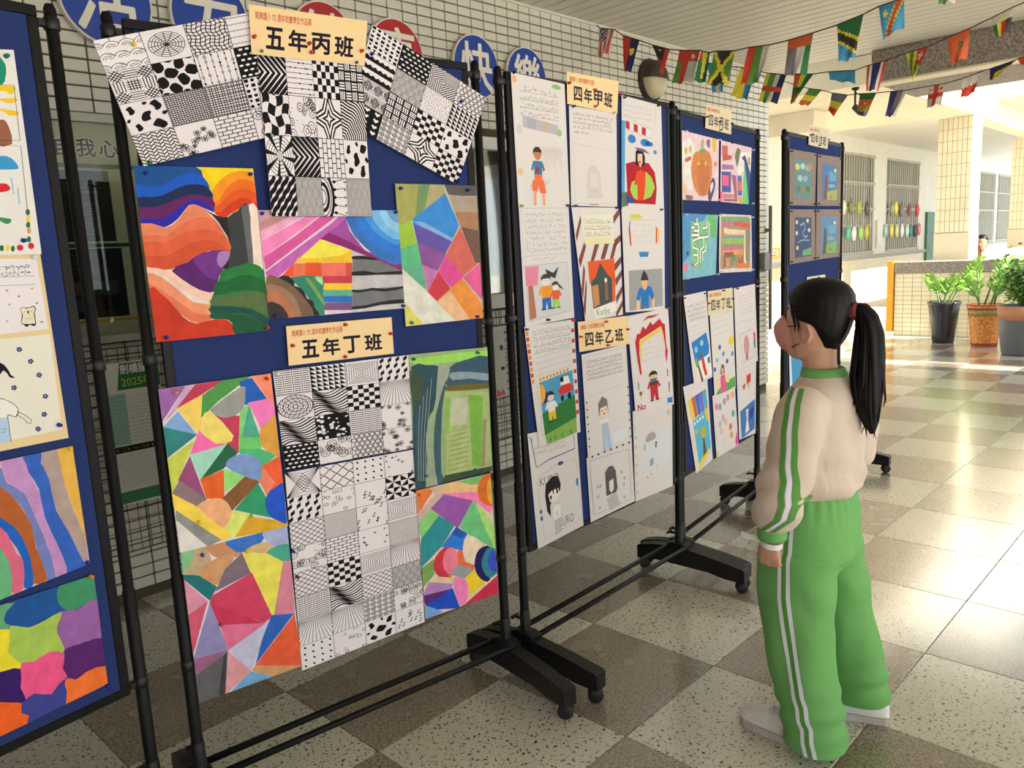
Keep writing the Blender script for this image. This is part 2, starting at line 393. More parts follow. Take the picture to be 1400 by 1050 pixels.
def p_hearts(c,r):
    c.poly(rect(0,0,1,1),K)
    for i in range(3):
        for j in range(4):
            x,y=(i+.5)/3,(j+.5)/4; c.poly([(x,y-.08),(x+.09,y+.02),(x+.06,y+.08),(x,y+.04),(x-.06,y+.08),(x-.09,y+.02)],WHT)
def p_teeth(c,r):
    for j in range(3):
        y=j/3; c.poly([(0,y+.1)]+[(k/12,y+(.2 if k%2 else .13)) for k in range(13)]+[(1,y+.1),(1,y),(0,y)])
def p_tunnel(c,r,n=7):
    for k in range(n): s=(k+.5)/n; c.line(rect(.5-s/2,.5-s*.42,s,s*.84),.016,closed=True)
def p_notes(c,r):
    for _ in range(12):
        x,y=r.random(),r.random(); c.poly(ellipse(x,y,.035,.025,8,rot=.4)); c.line([(x+.03,y),(x+.03,y+.14)],.014); c.line([(x+.03,y+.14),(x+.08,y+.11)],.02)
def p_stars(c,r):
    for _ in range(9):
        x,y,R=r.random(),r.random(),r.uniform(.05,.09)
        c.poly([(x+R*(1 if k%2==0 else .3)*math.cos(k*math.pi/4),y+R*(1 if k%2==0 else .3)*math.sin(k*math.pi/4)) for k in range(8)])
def p_pinwheel(c,r,n=2):
    for i in range(n):
        for j in range(n):
            x,y=i/n,j/n; h=1/n
            c.polys([[(x,y),(x+h/2,y),(x+h/2,y+h/2)],[(x+h,y),(x+h,y+h/2),(x+h/2,y+h/2)],[(x+h,y+h),(x+h/2,y+h),(x+h/2,y+h/2)],[(x,y+h),(x,y+h/2),(x+h/2,y+h/2)]])
def p_fan(c,r):
    for ox,oy in ((0,0),(1,0),(0,1),(1,1)): c.lines([[(ox,oy),(.5,q/7) if 0<q<7 else (.5,oy)] for q in range(1,7)],.012)
def p_rays(c,r): c.lines([[(.5+(k-7)*.035,.97),(.5+(k-7)*.13,0)] for k in range(-6,21)],.011)
def p_finelines(c,r,n=14): c.lines([[(k/n-1,0),(k/n,1)] for k in range(0,2*n)],.011)
def p_lattice(c,r,n=5): c.lines([[(k/n-1,0),(k/n,1)] for k in range(0,2*n)]+[[(k/n,0),(k/n-1,1)] for k in range(0,2*n)],.014)
def p_cubes(c,r,n=4): c.polys([[(x,y),(x+.5/n,y+.1),(x+.5/n,y+.1+.6/n),(x,y+.6/n)] for i in range(n) for j in range(n) for x,y in [((i+.25*(j%2))/n,j/n)]])
def p_drops(c,r,n=4): c.polys([ellipse((i+.5)/n+.02*(j%2),(j+.5)/n,.03,.055,8,rot=.5) for i in range(n+1) for j in range(n+1)])
def p_outline(c,r):
    for _ in range(14):
        x,y,s=r.random(),r.random(),.055; k=r.randrange(3)
        c.line([ellipse(x,y,s,None,10),[(x-s,y-s),(x+s,y-s),(x,y+s)],rect(x-s,y-s,2*s,2*s)][k],.014,closed=True)
def p_mandala(c,r):
    for k in range(1,8): c.line(ellipse(.5,.5,.07*k,.066*k,20),.02 if k%2 else .01,closed=True)
    for k in range(2,8): c.polys([ellipse(.5+.07*(k-.5)*math.cos(a),.5+.066*(k-.5)*math.sin(a),.018,None,6) for a in [2*math.pi*q/(k*3) for q in range(k*3)]])
def p_bubbles(c,r):
    c.poly(rect(0,0,1,1),K)
    for _ in range(40): c.poly(ellipse(r.random(),r.random(),r.uniform(.02,.07),None,9),WHT)
def p_swirl(c,r):
    for k in range(12): c.line(wav(lambda t:(t,k/11+.14*math.sin(t*5+k*.25))),.028 if k%3 else .055)
def p_net(c,r,n=5): 
    for k in range(n): c.line(wav(lambda t:(t,(k+.5)/n+.09*math.sin(t*16+math.pi*k))),.02); 
def p_stripbars(c,r):
    for i in range(4): c.lines([[(i/4+.03,(q+.5)/12),(i/4+.22,(q+.5)/12)] for q in range(12)],.02)
    c.lines([[(i/4,0),(i/4,1)] for i in range(5)],.012)
def sheet_grid(a, cols, rows, pats, seed, border=.014, mp=None):
    r=random.Random(seed); mp=mp or a.mapper()
    for j in range(rows):
        for i in range(cols):
            cm=lambda u,v,i=i,j=j: mp((i+u)/cols,1-(j+1-v)/rows)
            c=Cell(a,cm); f=pats[(j*cols+i)%len(pats)]
            f(c,r); c.line([(0,0),(1,0),(1,1),(0,1)],border,closed=True)
# scribbled handwriting rows
def scribble(a,x0,x1,y,h,r,col=C(70,68,70),step=None,w=.0009):
    step=step or h*1.05; x=x0
    while x<x1-h:
        if r.random()>.06:
            for _ in range(4):
                p=(x+r.random()*h*.85,y+r.random()*h); q=(x+r.random()*h*.85,y+r.random()*h) if r.random()<.3 else ((x+h*.85,p[1]) if r.random()<.5 else (p[0],y+h*.1)); a.line([p,q],w,col)
        x+=step
# ================================================================ SETTING
T=.55; YW=1.285; ZC=3.15; XE=6.43
M_light=terrazzo('terrazzo_light',C(200,196,182),C(66,58,46),95,.585,.64,.22,.05,1)
M_dark=terrazzo('terrazzo_dark',C(156,144,128),C(108,96,82),120,.42,.62,.24,.06,1)
M_grout=mat('grout',C(78,70,55),.9,noise=(30,.15))
M_wtile=mat('wall_tile',C(210,206,192),.28,noise=(3,.05))
M_ceil=mat('ceiling_strip',C(212,207,193),.5,noise=(2,.04))
M_slot=mat('ceiling_gap',C(52,46,38),.9)
M_granite=terrazzo('washed_stone',C(164,154,144),C(116,106,98),70,.4,.6,.8,0)
M_white=mat('white_paint',C(235,232,220),.6,noise=(4,.03))
M_cream=mat('cream_plaster',C(226,214,184),.7,noise=(4,.05))
M_ytile=mat('cream_tile',C(234,222,188),.4,noise=(3,.06))
M_conc=mat('pale_concrete',C(182,178,168),.85,noise=(8,.08))
# floor: slab with single tiles set on it
def slab(name,x0,y0,z0,x1,y1,z1,m,parent=None):
    o=MB().box(x0,y0,z0,x1,y1,z1).build(name,m,parent); return o if parent else struct(o)
floor=slab('floor',-7,-7,-.12,26,4.4,-.004,M_grout)
ground=slab('court_ground',-30,-40,-.3,40,-7,-.02,M_conc)
def tile_me(name,m,n=1):
    g=.0012; b=MB(); b.bbox(g,g,-.012,T*n-g,T*n-g,0,.0015); me=b.mesh(name); me.materials.append(m); return me
tl=tile_me('floor_tile',M_light); td=tile_me('floor_tile',M_dark)
near=[];rest={0:MB(),1:MB()}
for i in range(-5,30):
    for j in range(-12,8):
        x=i*T; y=j*T; cx=x+T/2; cy=y+T/2
        if cy>YW-.02+ .3 and cx<XE: continue
        d=(Vector((cx,cy,0))-Vector((-1.3,-2.47,1.5))).length
        f=_F.dot(Vector((cx+1.305,cy+2.469,-1.518))); s=_X.dot(Vector((cx+1.305,cy+2.469,-1.518)))
        vis=f>.6 and abs(s)<f*.645+.45
        (near if vis else rest[0]).append((d,i,j)) if vis else rest[(i+j)%2].box(x+.0012,y+.0012,-.012,x+T-.0012,y+T-.0012,0)
near.sort()
for q,(d,i,j) in enumerate(near):
    x=i*T; y=j*T; dark=(i-j+1)%2==0
    if q<295:
        o=obj('floor_tile',td if (i+j)%2 else tl,None,floor); o.location=(x,y,0)
    else: rest[(i+j)%2].box(x+.0012,y+.0012,-.012,x+T-.0012,y+T-.0012,0)
stuff(rest[0].build('outer_floor_tiles',M_light,floor)); stuff(rest[1].build('outer_floor_tiles',M_dark,floor))
# left wall: body with an opening for the window, glazed tiles on it
WX0,WX1,WZ0,WZ1=1.98,3.05,1.235,2.235
wall=MB(); Y1=YW+.2
wall.box(-7,YW,0,WX0,Y1,ZC+.1); wall.box(WX1,YW,0,XE-.012,Y1,ZC+.1); wall.box(WX0,YW,0,WX1,Y1,WZ0); wall.box(WX0,YW,WZ1,WX1,Y1,ZC+.1)
wall=struct(wall.build('wall_left',M_grout))
TW,TH=.11,.0553; wt=MB().bbox(.003,-.008,.003,TW-.003,.004,TH-.003,.0025).mesh('wall_tile'); wt.materials.append(M_wtile)
cand=[]; wrest=MB()
for k in range(-64,58):
    for r in range(-41,17):
        x=.07+k*TW; z=2.261+r*TH
        if z<.0 or z>ZC or x>XE-.06: continue
        if WX0-TW-.028<x<WX1+.028 and WZ0-.12<z<WZ1+.028: continue
        d=Vector((x+1.305,YW+2.469,z-1.518)).length
        vis=(z>2.13 and -.15<x<3.6 and z<2.2+(x+.4)*.42) or (-.15<x<.12 and z<2.3) or (2.3<x<2.62 and z<1.25)
        cand.append((0 if vis else 1,d,x,z))
cand.sort()
for q,(v,d,x,z) in enumerate(cand):
    if q<298 and v==0: o=obj('wall_tile',wt,None,wall); o.location=(x,YW,z)
    else:
        wrest.add([(x+.003,YW,z+.003),(x+TW-.003,YW,z+.003),(x+TW-.003,YW,z+TH-.003),(x+.003,YW,z+TH-.003),(x+.005,YW-.008,z+.005),(x+TW-.005,YW-.008,z+.005),(x+TW-.005,YW-.008,z+TH-.005),(x+.005,YW-.008,z+TH-.005)],
                  [(4,5,6,7),(0,1,5,4),(1,2,6,5),(2,3,7,6),(3,0,4,7)])
stuff(wrest.build('wall_tile_field',M_wtile,wall))
# tiled end face of the wall
we=MB()
for r in range(0,57): we.bbox(XE-.012,YW+.004,r*TH+.003,XE,YW+.098,r*TH+TH-.003,.002); we.bbox(XE-.012,YW+.104,r*TH+.003,XE,YW+.198,r*TH+TH-.003,.002)
stuff(we.build('wall_tile_end',M_wtile,wall))
# ceiling of long strips
ceil=slab('ceiling',-7,-6.2,ZC+.03,XE+.01,Y1,ZC+.3,M_slot)
st=MB().bbox(.006,-6.2,0,.119,YW-.001,.029,.003).mesh('ceiling_strip'); st.materials.append(M_ceil)
x=XE-.125
while x>1.2: o=obj('ceiling_strip',st,None,ceil); o.location=(x,0,ZC); x-=.125
rs=MB()
while x>-7: rs.box(x+.006,-6.2,ZC,x+.119,YW-.001,ZC+.029); x-=.125
stuff(rs.build('ceiling_strip_field',M_ceil,ceil))
trim=MB().box(-7,YW-.02,ZC-.018,XE,YW-.001,ZC-.001).build('trim_1',M_ceil); struct(trim)
# unseen wall added behind the camera to darken the left side
struct(MB().box(-7.2,-6.2,0,-7,Y1,ZC+.3).build('shade_wall_back',M_white))
# ---------------------------------------------------------------- edge of the hall, court and far wing
beam=struct(MB().box(6.452,-8,2.88,7.7,.3,3.6).build('edge_beam',M_granite))
slab('trim_2',6.455,-8,2.862,6.66,.3,2.879,M_cream); slab('ceiling_outer',6.45,.32,3.5,7.9,4.4,3.62,M_white)
slab('ceiling_corridor',7.9,1.02,3.13,11.5,4.4,3.6,M_cream)
slab('ceiling_far',11.5,1.02,3.62,34,4.4,3.7,M_white)
slab('corridor_edge_beam',7.9,.755,3.13,34,1.018,3.43,M_cream)
slab('wall_upper',7.9,.76,3.44,34,1.0,6.5,M_white)
slab('upper_balcony',12.9,.38,3.45,30,.755,3.68,M_cream)
slab('lintel',9.0,1.91,2.86,9.4,4.34,3.128,M_cream)
slab('shade_slab_side',7.72,-8,3.15,8.62,-1.5,3.4,M_white); slab('shade_slab_court',9.02,-8,3.15,11.3,-3.75,3.4,M_white); slab('shade_slab_front',-7,-8.6,3.2,6.43,-6.21,3.4,M_white)  # unseen slabs added to block the sun and shape its strip on the floor
# unseen columns carry the added shade slabs
for k,(cx,cy) in enumerate(((7.9,-7.6),(3.5,-8.2),(-1,-8.2))): struct(MB().bbox(cx,cy,0,cx+.4,cy+.4,3.2,.01).build('column',M_white))
def tiled_face(b,axis,pos,a0,a1,z0,z1,tw,th,sg,g=.006):
    """field of tiles on a vertical plane; axis 0: plane x=pos, axis 1: plane y=pos"""
    na=max(1,round((a1-a0)/tw)); nz=max(1,round((z1-z0)/th)); tw=(a1-a0)/na; th=(z1-z0)/nz
    for i in range(na):
        for j in range(nz):
            p0,p1=pos+sg*.008,pos; u0,u1=a0+i*tw+g/2,a0+(i+1)*tw-g/2; w0,w1=z0+j*th+g/2,z0+(j+1)*th-g/2
            if axis==0: q=[(p0,u0,w0),(p0,u1,w0),(p0,u1,w1),(p0,u0,w1)]; s=[(p1,u0,w0),(p1,u1,w0),(p1,u1,w1),(p1,u0,w1)]
            else: q=[(u0,p0,w0),(u1,p0,w0),(u1,p0,w1),(u0,p0,w1)]; s=[(u0,p1,w0),(u1,p1,w0),(u1,p1,w1),(u0,p1,w1)]
            b.add(q+s,[(0,1,2,3),(0,1,5,4),(1,2,6,5),(2,3,7,6),(3,0,4,7)])
    return b
M_fgrout=mat('far_grout',C(170,152,118),.9)
def column(x0,y0,w,d,z0,z1):
    c=struct(MB().box(x0,y0,0,x0+d,y0+w,z1).build('column',M_fgrout)); b=MB()
    tiled_face(b,0,x0,y0,y0+w,z0,z1,.068,.17,-1); tiled_face(b,1,y0,x0,x0+d,z0,z1,.068,.17,-1)
    stuff(b.build('column_tiles',M_ytile,c)); MB().box(x0-.012,y0-.012,0,x0+d+.012,y0+w+.012,z0-.01).build('column_base',M_cream,c)
column(11.78,.78,.45,.46,1.5,3.13); column(16.3,.78,.45,.46,1.5,3.13); column(20.8,.78,.45,.46,1.5,3.13)
# parapet across the end of the court
par=struct(MB().box(11.42,-6,0,11.6,1.66,.93).build('parapet',M_fgrout))
stuff(tiled_face(MB(),0,11.42,-3,1.66,.0,.93,.125,.066,-1).build('parapet_tiles',M_ytile,par))
cap=MB().bbox(11.38,-6,.931,11.64,1.665,1.105,.012).build('coping',M_granite,par)
yp=MB().prism([(11.37,1.672),(11.62,1.672),(11.62,1.76),(11.37,1.76)],2,.06,1.115).build('yellow_end_guard',mat('yellow_paint',C(232,160,30),.5,noise=(9,.08)),par)
# parapet of the far wing, along the court
p2=struct(MB().box(12.3,.60,0,30,.72,1.19).build('parapet_wing',M_white))
# far wall with sill, windows, door
YF=4.3
fw=MB(); wins=[(14.7,18.0),(18.8,21.2),(23.2,26.0),(26.9,28.9),(29.2,31.2)]; WZ=(1.1,3.3)
xs=6.4
for a,b in wins: fw.box(xs,YF,0,a,YF+.2,3.62); fw.box(a,YF,0,b,YF+.2,WZ[0]); fw.box(a,YF,WZ[1],b,YF+.2,3.62); xs=b
fw.box(xs,YF,0,34,YF+.2,3.62); fw=struct(fw.build('wall_far',M_white))
b=MB(); tiled_face(b,1,YF,11.7,22,.08,1.0,.11,.066,-1); stuff(b.build('wall_tiles_far',M_ytile,fw))
MB().box(6.5,YF-.05,1.01,34,YF-.001,1.085).build('sill',M_conc,fw)
M_grille=mat('grey_grille',C(186,182,168),.5); M_glassd=mat('dark_glass',C(160,158,146),.2); M_frame=mat('white_frame',C(232,230,220),.5)
for k,(a,c) in enumerate(wins):
    w=bpy.data.objects.new('window_%d'%(k+2),None); COL.objects.link(w); struct(w)
    MB().box(a,YF+.1,WZ[0],c,YF+.12,WZ[1]).build('pane',M_glassd,w)
    f=MB(); f.box(a,YF+.02,WZ[0],c,YF+.08,WZ[0]+.05); f.box(a,YF+.02,WZ[1]-.05,c,YF+.08,WZ[1])
    for z in (1.72,2.05,2.62): f.box(a,YF+.025,z,c,YF+.07,z+.05)
    for x in (a,c-.05): f.box(x,YF+.02,WZ[0],x+.05,YF+.08,WZ[1])
    f.build('window_frame',M_frame if k<2 else M_grille,w)
    g=MB(); n=int((c-a)/.14)
    for i in range(1,n): x=a+(c-a)*i/n; g.box(x-.02,YF-.03,WZ[0]+.02,x+.02,YF-.01,WZ[1]-.02)
    for z in (WZ[0]+.03,2.1,2.66,WZ[1]-.06): g.box(a,YF-.035,z,c,YF-.005,z+.035)
    g.build('grille',M_grille,w)
d=struct(MB().box(21.75,YF-.06,.02,22.35,YF-.003,2.05).build('door_1',mat('green_door',C(70,120,95),.5,noise=(5,.2))))
# board, notice and paper discs on the far grilles
sg=Art([(0,0),(.42,0),(.42,.19),(0,.19)],C(240,205,70)); sg.poly([(.06,.04),(.36,.04),(.36,.16),(.06,.16)],C(235,230,215)); scribble(sg,.08,.35,.1,.04,random.Random(1),K,w=.006); sg.line([(.12,.06),(.3,.06)],.01); sg.poly([(.12,.045),(.09,.06),(.12,.075)],K)
o=sg.build('direction_sign'); o.location=(12.72,YF-.012,1.18); tag(o,'small yellow direction sign with an arrow on the far white wall','sign')
nb=MB().bbox(18.14,YF-.05,1.22,18.5,YF-.005,1.86,.01).build('class_notice',M_frame); tag(nb,'white framed class notice on the post between the two grilled windows','notice')
discs=[(16.103,2.131,(225,220,180),0,'cream ringed'),(16.511,2.134,(130,130,90),0,'olive'),(16.978,2.137,(180,185,70),0,'yellow green'),(17.465,2.108,(110,90,80),0,'dark brown'),
(15.969,1.6,(60,160,180),0,'teal'),(16.375,1.593,(110,190,150),0,'mint'),(16.711,1.572,(235,235,235),0,'white'),(17.099,1.582,(170,215,110),0,'lime'),(17.454,1.593,(205,200,80),0,'mustard'),
(19.093,2.117,(160,165,140),1,'grey'),(19.349,2.136,(235,215,80),1,'yellow'),(19.723,2.086,(130,105,105),1,'mauve'),(20.324,2.088,(140,80,80),1,'maroon'),(20.952,2.091,(225,60,60),1,'red'),
(18.682,1.608,(175,205,195),1,'pale aqua'),(19.086,1.602,(235,220,110),1,'pale yellow'),(19.449,1.597,(220,215,150),1,'cream'),(19.822,1.592,(240,240,240),1,'white'),(20.206,1.587,(205,230,220),1,'ice blue'),(20.487,1.583,(70,150,140),1,'dark teal'),(20.832,1.578,(70,70,80),1,'black and white'),(21.13,1.611,(225,120,140),1,'pink')]
for x,z,c,k,n in discs:
    b=MB(); b.prism([(p[0],p[1]) for p in ellipse(x,z,.13,.16,14)],1,YF-.052,YF-.04,C(*c)); b.prism([(p[0],p[1]) for p in ellipse(x,z,.075,.09,12)],1,YF-.056,YF-.0522,C(*[min(255,v+25) for v in c])); b.box(x-.004,YF-.05,z+.15,x+.004,YF-.046,z+.22,C(120,110,90))
    tag(b.build('paper_disc',M_print),f'{n} paper disc in the {"upper" if z>1.9 else "lower"} row on the {"first" if k==0 else "second"} grilled window','paper disc','paper discs on the far windows')
rp=MB().box(15.3,.585,.98,15.62,.598,1.42).build('red_banner',mat('red_cloth',C(222,60,60),.7,noise=(12,.1))); tag(rp,'plain red strip hanging over the white parapet beside the far column','banner')
# ---------------------------------------------------------------- things on the left wall
M_blue=mat('sign_blue',C(12,62,160),.35); M_red=mat('sign_red',C(178,36,40),.35)
for ch,x,z,c,n in (('活',.165,2.68,0,'leftmost blue'),('力',.635,2.68,0,'second blue'),('健',1.262,2.675,1,'left red'),('康',1.742,2.67,1,'right red'),('快',2.372,2.68,0,'blue'),('樂',2.842,2.67,0,'rightmost blue')):
    t=thing('round_sign',f'{n} round wall sign with the white character {ch}','sign',(x,YW-.03,z),0,'round slogan signs on the tiled wall')
    R=.195; rim=MB(); rim.prism(ellipse(0,0,R,None,40),1,-.012,.012); rim.build('rim',mat('sign_rim',C(226,216,204),.5),t)
    face=MB(); face.prism(ellipse(0,0,R-.009,None,40),1,-.016,-.0122); face.build('face',(M_blue,M_red)[c],t)
    a=Art([(0,0)]*3); a.text(ch,0,0,.3,C(232,226,210),.018,wid=.27); b=MB()
    for col,_,lv,pl in a.pr:
        for i,p in enumerate(pl): b.add([(q[0],-.0175-i/len(pl)*.0004,q[1]) for q in p],[list(range(len(p)))],col)
    b.build('lettering',M_print,t,fix=False)
    for sx in (-.1,.1): MB().tube([(sx,.0122,0),(sx,.0215,0)],.012,8).build('spacer',M_frame,t)
# glazed notice case
t=thing('notice_case','pale glazed notice case with dark posters and purple lettering on the tiled wall','notice case',(-.24,YW-.009,1.72))
MB().box(-.64,-.02,-.47,.64,0,.46).build('back_panel',mat('case_back',C(196,200,170),.6),t)
f=MB(); f.box(-.66,-.05,.44,.66,0,.475); f.box(-.66,-.05,-.5,.66,0,-.47); f.box(-.66,-.05,-.47,-.63,0,.44); f.box(.63,-.05,-.47,.66,0,.44); f.build('case_frame',mat('alu_pale',C(172,172,158),.4,metal=.3),t)
g=Art([(-.63,-.47),(.63,-.47),(.63,.44),(-.63,.44)],C(196,200,170))
g.poly(rect(-.63,.25,1.26,.018),C(28,82,58))
for s,x in (('自',.155),('我',.246),('心',.34)):
    for o,c in ((.06,C(232,232,226)),(.018,C(72,48,92))): g.text(s,x,.336,.082,c,o)
r=random.Random(3)
for x in (-.49,-.075):
    g.poly(rect(x,-.06,.40,.30),C(52,56,50)); g.poly(rect(x,-.39,.415,.3),C(44,48,44)); g.poly(rect(x-.1,-.085,.55,.016),C(28,82,58))
    for q in range(4): scribble(g,x+.02,x+.36,.2-q*.018,.01,r,C(150,152,140))
    for q in range(12): 
        for w in range(3): scribble(g,x+.03+w*.12,x+.1+w*.12,.1-q*.012,.008,r,C(120,124,112))
    for q in range(5): scribble(g,x+.04,x+.3,-.12-q*.02,.01,r,C(150,152,140))
    for i,c in enumerate((C(70,80,96),C(30,32,36),C(112,84,70),C(62,72,66))): g.poly(rect(x+.1+(i%2)*.15,-.36+(i//2)*.07,.13,.06),c)
g.poly(rect(-.63,-.41,1.26,.012),C(196,160,40)); o=g.build('posters',M_print,t); o.location=(0,-.021,0)
MB().box(-.63,-.042,-.47,.63,-.038,.44).build('glass_pane',glass('clear_glass'),t)
# wire grids and what hangs on them
M_wire=mat('black_wire',C(22,22,24),.5)
def wire_grid(label,x0,x1,z0,z1,dx,dz):
    t=thing('wire_grid',label,'wire grid',(x0,YW-.036,z0)); w=MB(); W_,H_=x1-x0,z1-z0
    n=round(W_/dx); m=round(H_/dz)
    for i in range(1,n): w.tube([(W_*i/n,0,0),(W_*i/n,0,H_)],.0018,5,caps=False)
    for j in range(1,m): w.tube([(0,.003,H_*j/m),(W_,.003,H_*j/m)],.0018,5,caps=False)
    w.build('wires',M_wire,t); e=MB(); e.tube([(0,0,0),(W_,0,0),(W_,0,H_),(0,0,H_),(0,0,0)],.0032,6); e.build('edge_wire',M_wire,t)
    for x in (.05,W_-.05): MB().tube([(x,0,H_),(x,.022,H_+.01)],.003,6).build('hook',M_wire,t)
    return t
wire_grid('black wire display grid under the notice case',-.62,.62,.25,1.19,.046,.05)
wire_grid('black wire display grid under the white framed window',2.34,2.95,.27,1.15,.046,.05)
a=Art([(-.06,.478),(.2,.468),(.19,1.126),(-.05,1.126)],C(214,218,210)); r=random.Random(5)
a.poly([(0,1.0),(.192,1.0),(.19,1.12),(.02,1.12)],C(52,112,84)); a.text('劍橋國際',.1,1.093,.048,C(240,240,232),.012,wid=.16); a.text('2025年',.09,1.035,.05,C(170,200,60),.012,wid=.14)
a.poly(rect(-.05,.715,.245,.03),C(30,30,28)); scribble(a,-.04,.18,.722,.016,r,C(225,215,70))
a.poly(rect(-.05,.75,.08,.235),C(150,188,172)); a.poly(rect(-.055,.48,.25,.055),C(70,128,96))
for q in range(13): scribble(a,-.04,.18,.76+q*.017,.008,r,C(90,100,110))
for q in range(10): scribble(a,-.04,.18,.55+q*.016,.007,r,C(140,144,140))
o=a.build('exam_poster'); o.location=(0,YW-.044,0); tag(o,'green and white exam poster dated 2025 hung on the wire grid','poster')
a=Art([(2.375,.56),(2.5,.575),(2.49,1.046),(2.375,1.046)],C(220,222,212)); r=random.Random(6)
for q in range(14): scribble(a,2.385,2.47,.63+q*.028,.012,r,C(120,120,120))
a.ell(2.46,.9,.018,.02,C(130,80,140)); a.poly([(2.39,.57),(2.48,.58),(2.46,.62),(2.43,.6),(2.40,.63)],C(225,110,110)); a.ell(2.465,.76,.02,.012,C(60,60,60))
o=a.build('notice_sheet'); o.location=(0,YW-.044,0); tag(o,'narrow white notice sheet clipped to the wire grid under the window','notice')
# aluminium window in the left wall
w=bpy.data.objects.new('window_1',None); COL.objects.link(w); struct(w)
f=MB(); f.box(WX0-.03,YW-.03,WZ1-.045,WX1+.03,YW+.1,WZ1+.03); f.box(WX0-.03,YW-.05,WZ0-.07,WX1+.03,YW+.1,WZ0+.02); f.box(WX0-.03,YW-.02,WZ0,WX0+.03,YW+.1,WZ1); f.box(WX1-.03,YW-.02,WZ0,WX1+.03,YW+.1,WZ1); f.build('window_frame',M_frame,w)
s=MB(); 
for x in (2.40,): s.box(x,YW+.02,WZ0+.02,x+.055,YW+.05,WZ1-.045)
s.box(2.03,YW+.055,WZ0+.02,2.36,YW+.06,WZ1-.05); s.build('sash',M_frame,w)
MB().box(2.362,YW+.056,WZ0+.02,2.398,YW+.075,WZ1-.046).build('sash_edge',mat('grey_aluminium',C(110,114,116),.4,metal=.5),w)
MB().box(2.456,YW+.032,WZ0+.02,3.02,YW+.038,WZ1-.046).build('pane',_M['clear_glass'],w)
cu=Art([(2.37,WZ0+.02),(3.03,WZ0+.02),(3.03,WZ1),(2.37,WZ1)],C(206,212,186)); 
for x,z,c in ((2.5,2.07,C(214,150,110)),(2.52,1.7,C(150,70,50)),(2.53,1.42,C(190,120,90)),(2.55,1.33,C(170,160,120))): cu.ell(x,z,.03,.045,c)
o=cu.build('inside_curtain',M_print,w); o.location=(0,YW+.14,0)
struct(MB().box(1.5,YW+.21,.8,3.6,YW+.24,2.7).build('wall_inner',M_white))
# round bulkhead lamp
t=thing('wall_lamp','round brown bulkhead lamp with a half hood on the tiled wall','lamp',(4.35,YW,2.83)); b=MB()
def face_lathe(prof,n=28,sx=1,half=None):
    q=MB(); q.lathe(prof,n); q.v=[(x*sx,-z,y) for x,y,z in q.v]; return q
face_lathe([(.0,0),(.165,0),(.165,.03),(.15,.05)]).build('base',mat('bronze_brown',C(58,46,40),.45),t)
face_lathe([(.145,.045),(.135,.085),(.1,.115),(.05,.128),(0,.13)]).build('lens',mat('frosted_lens',C(196,186,150),.35),t)
h=MB(); P=[(.15,.045),(.143,.09),(.108,.122),(.05,.137),(0,.14)]; n=14
vs=[(r*math.cos(math.pi*k/n),-z,r*math.sin(math.pi*k/n)) for r,z in P for k in range(n+1)]
h.add(vs,[(i*(n+1)+k,i*(n+1)+k+1,(i+1)*(n+1)+k+1,(i+1)*(n+1)+k) for i in range(4) for k in range(n)],None,True); h.build('hood',_M['bronze_brown'],t)
# grey rail at the end of the wall
t=thing('flag_rail','grey metal rail with a bracket fixed at the end of the tiled wall','rail',(6.38,YW,0))
MB().tube([(.0,-.06,.62),(.0,-.06,1.86)],.018,8).build('pole',mat('grey_steel',C(120,118,112),.4,metal=.4),t); MB().bbox(-.13,-.07,1.22,-.02,-.009,1.4,.008).build('bracket',_M['grey_steel'],t); MB().box(-.02,-.06,1.6,.02,-.009,1.64).build('stay',_M['grey_steel'],t)
